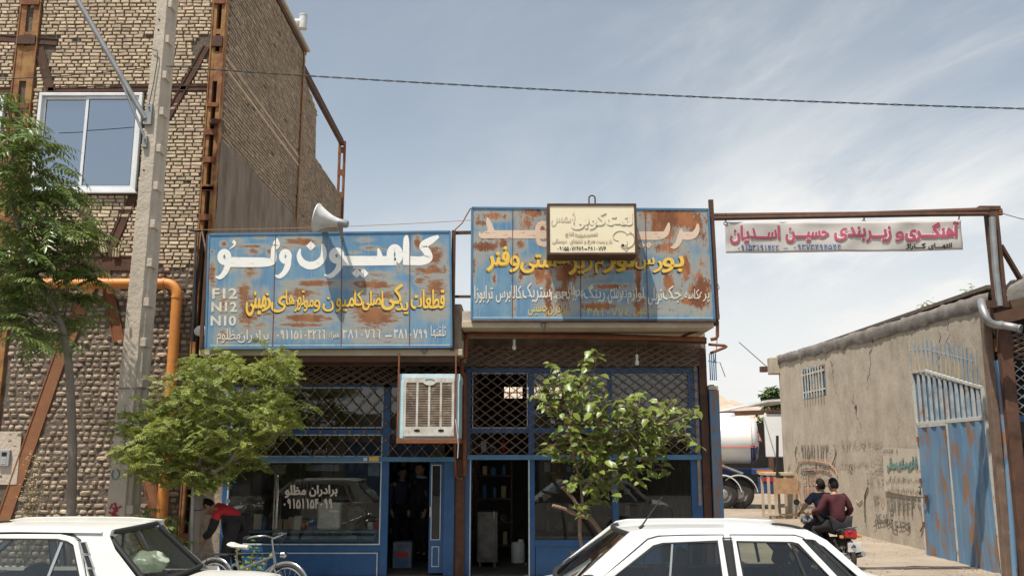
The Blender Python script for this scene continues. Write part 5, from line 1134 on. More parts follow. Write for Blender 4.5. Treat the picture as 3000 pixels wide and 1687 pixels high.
arc(1490, 410, 70, 70, -60, 90, .007);arc(1440, 385, 62, 48, 150, 330, .005);arc(1420, 385, 40, 35, 80, 250, .004);arc(1470, 440, 30, 45, -20, 150, .006);arc(1490, 480, 14, 26, 0, 350, .005);arc(1520, 380, 30, 20, 200, 360, .004)
for k in range(7):a_=R(-60+k*22);m.box(PY(6, 1490+74*math.cos(a_), 410+74*math.sin(a_), FYB-.003), (.018, .005, .018), 0, 0, Matrix.Rotation(-a_, 4, 'Y'))
m.build('clutch_drawing', 'letter_taupe', LBX)
m=MB();p=PY(6, 1462, 460, FYB-.004);m.lathe([(0, 0), (.022, 0), (.022, .004), (0, .004)], 14, Matrix.Translation(p)@Matrix.Rotation(R(90), 4, 'X'));m.build('drawing_hub', 'letter_black', LBX)
# ================================================================ gate portal and banner over the alley
PYP=14.3
GP=thing('gate_portal', 'rusty pipe portal spanning the alley from sign to the far post', 'portal', (7.9, PYP, 0))
def P8(x, y, Y=PYP):return PY(8, x, y, Y)
m=MB();m.tube([P8(75, 228), P8(1300, 215), P8(2290, 180)], .055, 12);m.build('top_rail', 'rust_dark', GP, recalc=False)
m=MB();m.tube([P8(110, 246, PYP-.05), P8(1850, 214, PYP-.05), P8(2290, 210, PYP-.05), P8(2312, 232, PYP-.05), P8(2318, 300, PYP-.05)], .034, 10);m.build('lower_rail', 'rust_dark', GP, recalc=False)
pt, pbm=P8(2322, 180), PY(9, 1730, 1449, PYP);xa_, xb_=pt.x, PY(0, 2540, 1300, PYP).x-.08
m=MB();m.bar((pt.x, PYP+.04, 0), (pt.x, PYP+.04, pt.z+.06), .20, .12, up=(0, 1, 0));m.build('post', 'rust_dark', GP, bevel=.012)
m=MB();m.tube([P8(2322, 235, PYP-.07), P8(2350, 640, PYP-.07), P8(2385, 940, PYP-.07)], .05, 12);m.build('conduit', 'galv', GP, recalc=False)
m=MB();m.bar(P8(2390, 460, PYP+.1), P8(2590, 800, PYP+.3), .07, .06);m.build('brace', 'rust_dark', GP)
m=MB();m.span((pt.x-.22, PYP-.03, pt.z+.0), (pt.x+.14, PYP+.12, pt.z+.075));m.build('cap_plate', 'rust_dark', GP, bevel=.01)
m=MB();p=P8(2388, 195);m.lathe([(0, -.05), (.03, -.05), (.045, -.03), (.03, -.01), (.045, .01), (.03, .03), (.04, .05), (0, .06)], 14, Matrix.Translation(p));m.tube([P8(2340, 195), P8(2388, 195)], .012, 6);m.build('insulator', 'rust', GP)
m=MB();m.tube(sagged(P8(2395, 200), P8(2900, 290, PYP+1), .05), .007, 5);m.build('stay_wire', 'cable_grey', GP)
bc=[px(8, 200, 270), px(8, 2072, 256), px(8, 212, 517), px(8, 2092, 492)]
BN=thing('banner', 'white cloth banner with red lettering hung under the alley portal', 'banner', P8(1150, 517))
M('banner_cloth', (.60, .57, .53), (.53, .50, .46), 2, (.35, .7), .9, transl=.25)
m=MB();nx, nz=90, 12;vs=[];fs=[];BYY=PYP-.07
def bwave(a, b_):return .03*math.sin(a*9+.6)*(b_*.7+.2)+.012*math.sin(a*31+b_*2)+.02*noise.noise(Vector((a*14, b_*2, 0)))
for j in range(nz+1):
 for i in range(nx+1):
  a, b_=i/nx, j/nz;u, v=bil(bc, a, b_);sag=3.0*math.sin(a*3.1)*(1 if b_>.9 or b_<.1 else .6);p=onY(u, v+sag*.8, BYY);vs.append((p.x, BYY+bwave(a, b_), p.z))
for j in range(nz):
 for i in range(nx):k=j*(nx+1)+i;fs.append((k, k+nx+1, k+nx+2, k+1))
m.add(vs, fs, 0, True);cl=m.build('cloth', 'banner_cloth', BN, recalc=False);so=cl.modifiers.new('cloth_thickness', 'SOLIDIFY');so.thickness=.003;so.offset=1
def onban(u, v):
 X0, Y0=bc[0];a=max(0, min(1, (u-bc[0][0])/(bc[1][0]-bc[0][0])));vt=bc[0][1]+(bc[1][1]-bc[0][1])*a;vb=bc[2][1]+(bc[3][1]-bc[2][1])*a
 b_=max(0, min(1, (v-vt)/(vb-vt)));p=onY(u, v, BYY);return Vector((p.x, BYY+bwave(a, b_)-.012, p.z))
M('letter_crimson', (.40, .085, .135), (.36, .075, .12), 4, rough=.8);M('letter_navy', (.04, .10, .28), rough=.8);M('letter_halo', (.70, .58, .56), rough=.9)
red=[('آهنگـــری', 1628, 270, 2056, 430), ('و', 1548, 346, 1622, 430), ('زیـــر', 1318, 305, 1520, 436), ('بندی', 1062, 310, 1318, 430), ('حسیـــن', 680, 318, 1026, 440), ('ا', 616, 300, 642, 408), ('ســـد', 395, 320, 612, 408), ('یا', 322, 300, 392, 440), ('ن', 242, 330, 322, 446)]
m=MB();write(m, red, 8, onban, .085, lift=(0, -.0005, 0), step=.0002);m.build('lettering_halo', 'letter_halo', BN)
m=MB();write(m, red, 8, onban, .05, lift=(0, -.004, 0));m.build('red_lettering', 'letter_crimson', BN)
m=MB();write(m, [('انتهـــای', 1815, 440, 1998, 492), ('گـــاراژ', 1640, 438, 1796, 492)], 8, onban, .05, lift=(0, -.004, 0));m.build('black_lettering', 'letter_black', BN)
m=MB();write(m, [('۰۹۳۷۳۴۹۴۵۴۴', 735, 455, 1116, 496), ('۰۹۱۵۳۱۹۱۴۲۲', 294, 455, 632, 500)], 8, onban, .035, lift=(0, -.004, 0))
p0, p1=onban(*px(8, 664, 484)), onban(*px(8, 698, 484));m.bar(p0+Vector((0, -.004, 0)), p1+Vector((0, -.004, 0)), .014, .003, up=(0, 1, 0));m.build('blue_lettering', 'letter_navy', BN)
for(x, y0_, y1_)in((205, 205, 275), (1303, 205, 262), (2058, 175, 258)):
 m=MB();p=P8(x, y1_, PYP-.06);q_=P8(x, y0_, PYP-.06)
 m.tube([q_, p.lerp(q_, .5)+Vector((.01, 0, 0)), p], .012, 6);m.tube([p+Vector((.03*math.cos(a_), 0, .03*math.sin(a_)-.02))for a_ in[i*math.pi/5 for i in range(11)]], .008, 5);m.build('hanger', 'rust_dark', BN)
t=thing('pipe_crank', 'small red-brown cranked pipe and rails sticking out beside the end post', 'pipe', PY(6, 2200, 1290, 14.0))
m=MB();m.tube([PY(6, 2265, 1100, 13.9), PY(6, 2265, 1230, 13.9), PY(6, 2255, 1250, 13.9), PY(6, 2210, 1258, 13.9)], .028, 10);m.build('elbow_pipe', 'rust', t, recalc=False)
m=MB();m.tube([PY(6, 2190, 1300, 13.9), PY(6, 2330, 1310, 13.9), PY(6, 2345, 1318, 13.9), PY(6, 2330, 1326, 13.9), PY(6, 2205, 1375, 13.9)], .022, 8);m.build('crank_pipe', 'rust', t, recalc=False)
m=MB()
for k in range(4):a=PY(7, 1600+k*12, 75, 14.4);m.tube([a, Vector((a.x, 14.4, PY(7, 1600, 240, 14.4).z))], .010, 6)
m.tube([PY(7, 1592, 120, 14.4), PY(7, 1645, 130, 14.4)], .010, 6);m.build('blue_rail', 'blue_old', t)
m=MB();m.tube([PY(6, 2255, 1100, 13.95), PY(6, 2262, 1300, 13.95), PY(6, 2240, 1449, 13.95), PY(7, 1665, 130, 13.95), PY(7, 1698, 220, 13.95)], .006, 5);m.build('loose_wire', 'cable_grey', t)
# ================================================================ the right-hand yard: plastered building, gate, posts
M('plaster_wall', (.46, .40, .315), (.345, .295, .23), 2.0, (.33, .68), .95, bump=.55, bscale=9, c3=(.24, .20, .155), ramp3=(.55, .78), scale3=1.3, stretch=(1, 1, .6), bdist=.03)
M('plaster_pale', (.50, .44, .35), (.42, .365, .285), 3, (.35, .7), .95, bump=.3)
M('tar', (.215, .195, .175), (.14, .125, .11), 3, (.35, .65), .9, bump=.8, bscale=8, c3=(.33, .28, .23), ramp3=(.58, .75), scale3=3)
M('gate_blue', (.085, .175, .285), (.14, .235, .33), 2.5, (.35, .7), .6, c3=(.23, .12, .06), ramp3=(.505, .60), scale3=3.0, stretch=(1, 1, .35), bump=.15)
M('gate_pale', (.50, .50, .46), (.40, .40, .36), 5, (.35, .7), .7, c3=(.29, .14, .065), ramp3=(.54, .68), scale3=5)
M('gate_ochre', (.42, .37, .25), (.16, .24, .33), 1.6, (.42, .58), .7)
M('hill_rock', (.47, .37, .28), (.36, .27, .20), .06, (.35, .65), 1, c3=(.56, .47, .37), ramp3=(.52, .72), scale3=.11, bump=.6, bscale=.4)
M('graf_black', (.115, .10, .09), (.24, .20, .16), 14, (.42, .66), .9);M('graf_red', (.46, .17, .085), (.47, .27, .17), 12, (.42, .66), .9);M('graf_grey', (.25, .21, .17), (.36, .30, .225), 12, (.40, .62), .9);M('graf_teal', (.115, .24, .22), (.22, .30, .26), 14, (.42, .66), .9)
WX=8.5
RB=thing('plastered_building', 'long tan plastered building with graffiti and one small barred window', 'building', (12, 21.5, 0))
wa, wb=PX(9, 1575, 40, WX).y, PX(0, 1962, 1000, WX).y;wtn, wtf=PX(0, 2470, 752, WX).z, PX(0, 1960, 900, WX).z
wt=lambda y:wtn+(wtf-wtn)*(y-wa)/(wb-wa)
c=[PX(9, 532, 262, WX), PX(9, 660, 230, WX), PX(9, 545, 425, WX), PX(9, 672, 405, WX)]
W0, W1, WZ0, WZ1=(c[1].y+c[3].y)/2, (c[0].y+c[2].y)/2, (c[2].z+c[3].z)/2, (c[0].z+c[1].z)/2
def plaster_wall():
 m=MB();ys=[wa+(wb-wa)*i/90 for i in range(91)]+[W0, W1];ys=sorted(set(ys));zs=[k/40 for k in range(41)]
 wz=sorted(set(zs+[WZ0/4.85, WZ1/4.85]));vs=[];fs=[]
 for y in ys:
  for q_ in wz:
   z=q_*wt(y);k=.03*noise.noise(Vector((y*.8, z*.8, 4)))+.012*noise.noise(Vector((y*3, z*3, 1)))
   vs.append((WX+k*.6, y, z-.02))
 n=len(wz)
 for i in range(len(ys)-1):
  for k in range(n-1):
   ym=(ys[i]+ys[i+1])/2;zm=(wz[k]+wz[k+1])/2*4.85
   if W0<ym<W1 and WZ0<zm<WZ1:continue
   q_=i*n+k;fs.append((q_, q_+n, q_+n+1, q_+1))
 m.add(vs, fs, 0, True)
 m.build('wall', 'plaster_wall', RB, recalc=False)
 m=MB();m.span((WX+.03, wb-.25, 0), (16, wb, wtf-.05));m.build('rear_wall', 'plaster_wall', RB)
 m=MB();m.span((WX+.03, wa, 0), (16, wa+.25, wtn-.05));m.build('front_wall', 'plaster_wall', RB)
 m=MB();m.span((WX-.02, wa-.3, wtf-.05), (16.2, wb+.3, wtf+.02));m.span((WX+.22, W0-.3, WZ0-.3), (WX+.25, W1+.3, WZ1+.3));m.build('roof', 'mortar', RB)
 m=MB();vs=[];fs=[];n=160;prof=[(.30, .02), (.05, .10), (-.03, .07), (-.05, -.03), (-.045, -.14), (-.02, -.20)]
 for i in range(n+1):
  y=wa-.35+(wb+.45-wa)*i/n;t=wt(y)
  for j, (dx, dz)in enumerate(prof):
   k=noise.noise(Vector((y*1.7, j*.7, 0)));k2=noise.noise(Vector((y*5, j*1.3, 7)))
   vs.append((WX+dx-.03*abs(k2), y, t+dz+.06*k*(1 if j>2 else .5)+.03*k2))
 for i in range(n):
  for j in range(5):q_=i*6+j;fs.append((q_, q_+1, q_+7, q_+6))
 m.add(vs, fs, 0, True);m.build('tar_edge', 'tar', RB, recalc=False, angle=80)
 m=MB();y=wb+.06;m.span((WX-.28, wb-.15, PX(9, 350, 300, WX).z), (WX+.3, wb+.25, PX(9, 350, 205, WX).z));m.build('roof_corner', 'plaster_wall', RB, bevel=.03)
plaster_wall()
m=MB();f=.05;m.span((WX-.015, W0, WZ1-f), (WX+.12, W1, WZ1));m.span((WX-.015, W0, WZ0), (WX+.12, W1, WZ0+f));m.span((WX-.015, W0, WZ0+f), (WX+.12, W0+f, WZ1-f));m.span((WX-.015, W1-f, WZ0+f), (WX+.12, W1, WZ1-f));wf=m.build('window', 'gate_blue', RB)
m=MB();m.span((WX+.09, W0+f, WZ0+f), (WX+.095, W1-f, WZ1-f));m.build('pane', 'door_glass', wf)
m=MB()
for k in range(8):y=W0+.12+(W1-W0-.24)*k/7;m.span((WX-.075, y-.022, WZ0-.02), (WX-.05, y+.022, WZ1-.06+.05*(k%3)))
for z in(WZ0+.16, WZ1-.16):m.span((WX-.049, W0-.01, z-.022), (WX-.02, W1+.01, z+.022))
m.build('window_bars', 'gate_pale', wf)
m=MB();m.tube([PX(9, 180, 98, WX)+Vector((0, .3, 0)), PX(9, 345, 238, WX)+Vector((-.02, .3, 0))], .018, 6);tag(m.build('roof_rod', 'cable_grey'), 'thin leaning rod sticking up from the far roof corner of the plastered building', 'rod')
m=MB();p=PX(9, 342, 255, WX);m.box(p+Vector((-.12, .25, 0)), (.22, .2, .18));m.build('rod_bracket', 'rust_dark', RB)
for(x, y, h)in((937, 85, 42), (842, 478, 26), (540, 1050, 40)):
 m=MB();p=PX(9, x, y, WX-.01);q_=PX(9, x, y+h*.5, WX-.01);a=PX(9, x, y-h*.5, WX-.01);m.tube([a, p+Vector((-.01, .02, 0)), q_], [.02, .035, .012], 7);m.build('wall_scar', 'graf_black', RB)
g=random.Random(41)
for k in range(6):
 y0=wa+1+(wb-wa-2)*g.random();z=g.choice((4.5, 4.4, .4, 2.6));up=-1 if z>3 else 1;pts=[]
 for i in range(14):pts.append(Vector((WX-.006, y0, z)));y0+=g.gauss(0, .07);z+=up*g.uniform(.03, .13)
 m=MB();m.tube(pts, [.006*(1-i/15)+.001 for i in range(14)], 4);m.build('crack', 'graf_black', RB)
PW=flatX(WX-.012);LW=(-.012, 0, 0)
def wp(x, y, k=.022):return PX(9, x, y, WX-.012)+Vector((-k, 0, 0))
m=MB();m.prism([wp(998, 708, .018), wp(1232, 716, .018), wp(1232, 992, .018), wp(1150, 985, .018), wp(1010, 960, .018)], (.004, 0, 0));m.build('painted_notice', 'plaster_pale', RB)
def graf(words, mat, bold=.02, wob=2.0, name='graffiti', shear=.0, lift=LW):
 m=MB();write(m, words, 9, PW, bold, lift=lift, wob=wob, step=.0002, shear=shear);return m
def stroke(m, pts, r=.02):m.tube([wp(x, y, .014)for x, y in pts], r*.8, 5)
m=graf([('۰۹۱۵۸۱۱۱۲۳۰', 505, 692, 702, 772), ('یونان', 560, 800, 690, 850), ('فنر', 520, 812, 560, 862), ('صافکاری', 535, 830, 610, 872)], 'graf_black', .012)
stroke(m, [(716, 690), (728, 730), (722, 770), (706, 808)], .018);stroke(m, [(502, 700), (492, 740), (500, 780)], .018);m.build('phone_graffiti', 'graf_black', RB)
m=graf([('۰۹۱۵۴۰۷۸۴', 515, 925, 668, 1012), ('صافکار', 540, 870, 690, 922)], 'graf_red', .008)
stroke(m, [(512, 900), (500, 850), (515, 792), (560, 782), (600, 785), (690, 800), (728, 840), (735, 868)], .016);stroke(m, [(520, 905), (508, 960), (520, 1015), (560, 1032), (640, 1030)], .016);stroke(m, [(560, 840), (650, 835), (700, 850)], .014);m.build('red_graffiti', 'graf_red', RB)
m=graf([('سیر۷', 905, 655, 995, 706), ('پر', 850, 665, 895, 712), ('۹۱۲۸', 752, 668, 845, 718), ('عیس', 925, 758, 1004, 802), ('یونس', 842, 775, 915, 822), ('بیوتاب', 712, 780, 838, 830), ('ه', 445, 805, 470, 840)], 'graf_grey', .004);stroke(m, [(880, 1010), (860, 1030), (845, 1010)], .015);stroke(m, [(812, 800), (805, 830), (818, 838), (822, 800)], .012);m.build('faint_graffiti', 'graf_grey', RB)
m=graf([('تعمیر', 945, 815, 1005, 862), ('یوتاب', 905, 838, 945, 872), ('۳۸۱۰۷۰۳', 905, 888, 1005, 926)], 'graf_black', .0);m.build('notice_graffiti', 'graf_black', RB)
m=graf([('۵۲۱۵۴۲۰۸', 1005, 716, 1088, 742, .02), ('پخش انواع', 1130, 880, 1222, 916), ('باطری تعاونی', 1075, 870, 1135, 916), ('ایرانی', 1020, 868, 1072, 916), ('تعمیر انواع', 1150, 940, 1225, 985), ('دینام و', 1090, 930, 1150, 982), ('استارت', 1060, 926, 1096, 970), ('کامیون', 1022, 925, 1062, 978)], 'graf_black', .0, lift=(-.030, 0, 0));m.build('notice_lettering', 'graf_black', RB)
m=graf([('باطری', 1145, 760, 1205, 845), ('سازی', 1085, 768, 1145, 845), ('سبحانی', 1028, 762, 1085, 850)], 'graf_teal', .03, lift=(-.030, 0, 0));m.build('teal_lettering', 'graf_teal', RB)
m=graf([('۰', 922, 1035, 936, 1052), ('۹۳', 942, 985, 975, 1050), ('۱۵۸', 1012, 988, 1075, 1082), ('۴۴۴۳', 1078, 1000, 1185, 1100), ('وحدی', 1050, 1125, 1155, 1190), ('تراشکار', 945, 1088, 1052, 1165)], 'graf_black', .018)
stroke(m, [(912, 935), (895, 985), (893, 1060), (898, 1140)], .022);stroke(m, [(1195, 1005), (1215, 1050), (1222, 1090)], .022);stroke(m, [(1215, 1190), (1232, 1160)], .02);m.build('bold_graffiti', 'graf_black', RB)
m=graf([('۷', 978, 1000, 1008, 1040)], 'graf_red', .03);m.build('orange_digit', 'graf_red', RB)
GX=8.18
GT=thing('steel_gate', 'tall rusty blue corrugated steel gate leaf with spiked bars swung open', 'gate', (GX, 16.6, 0))
def g9(x, y, k=0):return PX(9, x, y, GX)+Vector((k, 0, 0))
def rail(mb, a, b, w, t=.05, k=0):mb.bar(g9(*a, k), g9(*b, k), t, w, up=(0, 0, 1))
def lerp2(a, b, t):return(a[0]+(b[0]-a[0])*t, a[1]+(b[1]-a[1])*t)
TLc, TRc, BLc, BRc=(1192, 575), (1588, 538), (1254, 1368), (1692, 1452)
m=MB()
for(p0, p1, w)in((TLc, TRc, .07), (BLc, BRc, .08), ((1166, 278), TLc, .06), (TLc, BLc, .06), ((1568, 365), TRc, .06), (TRc, BRc, .06), ((1368, 562), (1440, 1400), .06), ((1200, 588), (1362, 575), .05)):rail(m, p0, p1, w)
m.build('frame', 'gate_pale', GT, bevel=.004)
m=MB();rail(m, (1166, 275), (1240, 266), .05);rail(m, (1240, 266), (1568, 365), .05);m.build('top_rail', 'gate_pale', GT)
def corr(tl, tr, bl_, br_, n, name):
 m=MB();vs=[];fs=[];N_=n*8;rows=14
 for i in range(N_+1):
  t=i/N_;ph=(t*n)%1;w=.022*(1 if ph<.40 else(1-(ph-.40)/.12)if ph<.52 else 0 if ph<.88 else(ph-.88)/.12)
  for j in range(rows+1):
   a=lerp2(tl, tr, t);b_=lerp2(bl_, br_, t);q_=lerp2(a, b_, j/rows);p=g9(*q_);vs.append((p.x-w-.0+.008*noise.noise(Vector((p.y*2, p.z*2, 0))), p.y, p.z))
 for i in range(N_):
  for j in range(rows):k=i*(rows+1)+j;fs.append((k, k+1, k+rows+2, k+rows+1))
 m.add(vs, fs);o=m.build(name, 'gate_blue', GT, recalc=False);return o
wd=corr((1203, 592), (1362, 580), (1258, 1358), (1432, 1392), 3, 'wicket_door');corr((1375, 572), (1585, 548), (1446, 1400), (1684, 1444), 4, 'corrugated_sheet')
m=MB();p=g9(1262, 1005, -.05);m.box(p, (.03, .10, .16));m.tube([p+Vector((-.02, 0, .03)), p+Vector((-.05, 0, .03)), p+Vector((-.05, .09, .03))], .010, 6);m.build('handle', 'rust_dark', wd)
for(x, y)in((1208, 930), (1222, 950)):pass
m=MB()
for y in(660, 900, 1150):p=g9(1200+(y-575)*.068, y, -.035);m.tube([p-Vector((0, 0, .05)), p+Vector((0, 0, .05))], .022, 8)
m.build('hinge', 'rust', GT)
m=MB();n=13
for k in range(n+1):
 t=k/n;lo=lerp2(TLc, TRc, t);hi_x=1166+(1568-1166)*t;hi=(hi_x, 275-9*min(1, t/.18)+(99*max(0, (t-.18)/.82)))
 a=g9(*lo);b_=g9(*hi);m.span((a.x-.012, a.y-.045, a.z), (a.x+.012, a.y+.045, b_.z))if 0<k<n else None
M('gate_bar', (.43, .45, .44), (.24, .30, .34), 4, (.4, .62), .7, c3=(.27, .14, .07), ramp3=(.56, .68), scale3=5);m.build('flat_bars', 'gate_bar', GT, bevel=.003)
m=MB();vs=[]
for t in(0, 1):vs+=[g9(*lerp2(TLc, TRc, t), .03), g9(1166+402*t, 280+90*t, .03)]
m.add(vs, [(0, 1, 3, 2)]);m.build('upper_sheet', 'gate_blue', GT)
m=MB()
for k in range(16):
 t=k/15;x=1147+(1528-1147)*t;top=95-14*math.sin(min(1, t*3.2)*1.57)+72*max(0, t-.15);base_y=270+95*max(0, (t-.15)/.85)
 a=g9(x+12, base_y);b_=g9(x, top);m.tube([a, (a+b_)/2+Vector((0, rnd.uniform(-.03, .03), 0)), b_], .016, 6)
m.tube([g9(1155, 150), g9(1240, 146), g9(1340, 165), g9(1520, 212)], .010, 5);m.build('spiked_bars', 'gate_ochre', GT)
m=MB();p=g9(1218, 925, -.04);m.tube([p+Vector((0, .03*math.cos(i*.7), -.05+.05*math.sin(i*.7)-i*.012))for i in range(14)], .010, 5);m.build('chain', 'rust_dark', GT)
lx0, lx1=PY(7, 1618, 900, 14.45).x, PY(7, 1662, 900, 14.45).x
G2=thing('steel_gate', 'narrow blue gate leaf folded back on edge beside the shop end post', 'gate', (lx0+.08, 15.8, 0))
m=MB();m.span((lx0, 14.40, .02), (lx0+.16, 14.47, PY(7, 1640, 300, 14.45).z));m.build('stile', 'gate_blue', G2, bevel=.01)
m=MB();m.span((lx0+.04, 14.471, .05), (lx0+.10, 17.2, 3.1));m.build('corrugated_sheet', 'gate_blue', G2)
m=MB();m.span((lx0-.01, 14.39, PY(7, 1640, 298, 14.45).z), (lx0+.15, 14.50, PY(7, 1640, 275, 14.45).z));m.build('stile_cap', 'concrete', G2, bevel=.01)
QY=14.5
NS=thing('corner_shop', 'shop with rusty posts, blue frame and mesh grille beyond the alley post', 'shop', (9.6, QY, 0))
def r9(mb, x0, y0, x1, y1, Y=QY, d=.12):mb.rbox(9, x0, y0, x1, y1, Y, d)
zb9=lambda y:PY(9, 1650, y, QY).z;x9=lambda x, y:PY(9, x, y, QY).x
m=MB();m.bar((x9(1652, 800), QY, 0), (x9(1600, 100), QY, 4.35), .12, .14, up=(0, 1, 0));m.build('post', 'lattice_steel', NS, bevel=.01)
m=MB();m.tube([(x9(1745, 1449), QY-.05, .1), (x9(1700, 700), QY-.05, zb9(700)), (x9(1655, 300), QY-.05, zb9(300)), (x9(1635, 210), QY-.05, zb9(210))], .055, 10);m.build('blue_pipe', 'gate_blue', NS, recalc=False)
xr=13.0
m=MB();m.span((x9(1690, 900), QY+.02, 0), (x9(1745, 900), QY+.10, zb9(570)));m.span((x9(1640, 540), QY+.02, zb9(560)), (xr, QY+.10, zb9(522)));m.span((x9(1690, 900), QY+.025, zb9(960)), (xr, QY+.095, zb9(900)));m.build('shopfront_frame', 'blue_paint', NS, bevel=.005)
m=MB();m.span((x9(1745, 900), QY+.05, zb9(900)), (xr, QY+.056, zb9(560)));m.build('pane', 'shop_glass', NS)
m=MB();m.span((x9(1745, 900), QY+.03, 0), (xr, QY+.08, zb9(960)));m.build('bottom_panel', 'gate_blue', NS)
m=MB();lattice(m, x9(1645, 300), xr, zb9(520), zb9(215), .20, .15, QY-.02, .016);m.build('lattice_grille', 'galv', NS)
m=MB();lattice(m, x9(1640, 130), xr, zb9(205), zb9(50), .20, .09, QY-.06, .02, .012);lattice(m, x9(1640, 130), xr, zb9(205), zb9(60), .19, .08, QY-.02, .018, .012);m.build('gathered_grille', 'lattice_steel', NS)
m=MB();m.span((x9(1625, 130), QY-.10, zb9(160)), (x9(1672, 130), QY-.02, zb9(85)));m.build('hinge_box', 'rust', NS)
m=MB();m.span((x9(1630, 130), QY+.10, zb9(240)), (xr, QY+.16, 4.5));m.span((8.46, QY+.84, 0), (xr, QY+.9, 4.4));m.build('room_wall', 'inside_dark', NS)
m=MB();m.bar(PY(8, 2335, 1050, 14.15), PY(8, 2900, 900, 14.15), .10, .20);m.build('eaves_beam', 'rust_dark', NS)
m=MB();m.bar(PY(8, 2240, 930, 14.25), PY(8, 2240, 930, 14.25)+Vector((.5, .1, .03)), .14, .12);m.build('eaves_stub', 'rust_dark', NS)
m=MB();vs=[];fs=[]
for i in range(30):
 a=PY(8, 2430+i*18, 850-i*10, 14.3)
 for j, (dy, dz)in enumerate(((-.02, -.22), (-.04, -.05), (.0, .06), (.5, .10))):k=noise.noise(Vector((i*.35, j, 2)));vs.append((a.x, a.y+dy, a.z+dz+.07*k))
for i in range(29):
 for j in range(3):k=i*4+j;fs.append((k, k+1, k+5, k+4))
m.add(vs, fs, 0, True);m.build('tar_edge', 'tar', NS, recalc=False)
m=MB();m.bar(PY(8, 2460, 930, 14.28), PY(8, 2900, 830, 14.28), .10, .14);m.build('eaves_plank', 'wood_dark', NS)
m=MB();m.span((8.46, QY+.2, 4.3), (xr, QY+.95, 4.45));m.build('roof', 'mortar', NS)
m=MB();p=PY(9, 1725, 1250, QY-.05);m.tube([p+Vector((-.03, 0, .14)), p+Vector((.06, -.03, .14)), p+Vector((.06, -.03, -.10)), p+Vector((-.03, 0, -.10))], .014, 7);m.build('handle', 'galv', NS)
m=MB();m.bar(PY(9, 1690, 1240, QY), PY(9, 1770, 1420, QY-.1), .02, .03);m.build('gate_stay', 'rust_dark', NS)
DPY=13.95
t=thing('downspout', 'grey galvanised downspout elbow opening under the corner shop eaves', 'downspout', PY(8, 2330, 1095, DPY))
m=MB();pts=[PY(8, 2235, 900, DPY+.3), PY(8, 2248, 960, DPY+.1), PY(8, 2275, 1030, DPY), PY(8, 2300, 1068, DPY), PY(8, 2345, 1088, DPY), PY(8, 2400, 1092, DPY), PY(8, 2470, 1102, DPY-.05), PY(8, 2540, 1118, DPY-.15)]
m.tube(pts, .062, 18, caps=False);m.tube([pts[-1]+(pts[-2]-pts[-1])*.02, pts[-1]+(pts[-1]-pts[-2]).normalized()*.02], .068, 18, caps=False);sp=m.build('pipe', 'galv', t, recalc=False);q_=sp.modifiers.new('wall', 'SOLIDIFY');q_.thickness=.004
m=MB();m.tube([PY(8, 2380, 1088, DPY), PY(8, 2398, 1092, DPY)], .070, 18);m.build('collar', 'galv', t)
def hills():
 m=MB();nx, ny=220, 60;vs=[];fs=[]
 for j in range(ny):
  for i in range(nx):
   x=-260+640*i/(nx-1);y=250+300*j/(ny-1)
   e=j/(ny-1);prof=math.sin(min(1, e*1.6)*1.57)
   k=abs(noise.noise(Vector((x*.02, y*.02, 1))))*14+noise.noise(Vector((x*.06, y*.06, 3)))*5+noise.noise(Vector((x*.2, y*.2, 5)))*1.6+noise.noise(Vector((x*.5, y*.5, 6)))*.6
   hgt=34-.17*(x-80)if x>80 else 34+.03*(80-x)
   vs.append((x, y, -1+prof*(max(6, hgt)-10+k)))
 for j in range(ny-1):
  for i in range(nx-1):k=j*nx+i;fs.append((k, k+1, k+nx+1, k+nx))
 m.add(vs, fs, 0, True);structure(m.build('hills', 'hill_rock', recalc=False))
hills()
SHY=42
t=thing('yard_shed', 'low open shed with pale sheet roof behind the tanker trailer', 'shed', (PY(9, 200, 600, SHY).x, SHY+2, 0))
M('sheet_roof', (.62, .62, .60), (.45, .43, .40), 2, rough=.5)
a=PY(9, 60, 512, SHY);b=PY(9, 335, 446, SHY);c_=PY(9, 560, 432, SHY)
m=MB();m.prism([a, b, b+Vector((0, 0, .08)), a+Vector((0, 0, .08))], (0, 6, 0));m.prism([b+Vector((.02, 0, 0)), c_, c_+Vector((0, 0, .10)), b+Vector((.02, 0, .10))], (0, 6, 0));m.build('roof', 'sheet_roof', t)
m=MB();m.bar(PY(9, -100, 520, SHY-.1), PY(9, 345, 505, SHY-.1), .2, .22);m.bar(b+Vector((0, .1, -.3)), PY(9, 345, 505, SHY), .15, .15);m.build('beam', 'rust_dark', t)
for x in(60, 340, 520):
 p=PY(9, x, 500, SHY+.3);m=MB();m.span((p.x-.1, p.y, 0), (p.x+.1, p.y+.2, p.z));m.build('post', 'rust_dark', t)
m=MB();m.span((a.x-4, SHY+6.1, 0), (c_.x+3, SHY+6.2, a.z-.3));m.build('rear_wall', 'inside_wall', t)
TY=27.2
t=thing('work_trestle', 'rough metal work trestle with a board and upright bar by the far wall corner', 'trestle', (PY(9, 375, 1000, TY).x, TY, 0))
for x in(335, 372, 430):
 for dy in(0, .7):
  p=PY(9, x, 870, TY);m=MB();m.span((p.x-.035, TY+dy-.03, 0), (p.x+.035, TY+dy+.03, p.z));m.build('leg', 'soffit', t)
m=MB();p0=PY(9, 322, 858, TY);p1=PY(9, 432, 858, TY);m.span((p0.x, TY-.05, p0.z-.05), (p1.x+.3, TY+.8, p0.z+.02));m.build('top', 'soffit', t)
m=MB();p0=PY(9, 368, 885, TY-.3);p1=PY(9, 440, 975, TY-.3);m.span((p0.x, TY-.34, p1.z), (p1.x+.4, TY-.30, p0.z));M('ply', (.42, .27, .15), (.33, .20, .11), 5, rough=.8);m.build('board', 'ply', t)
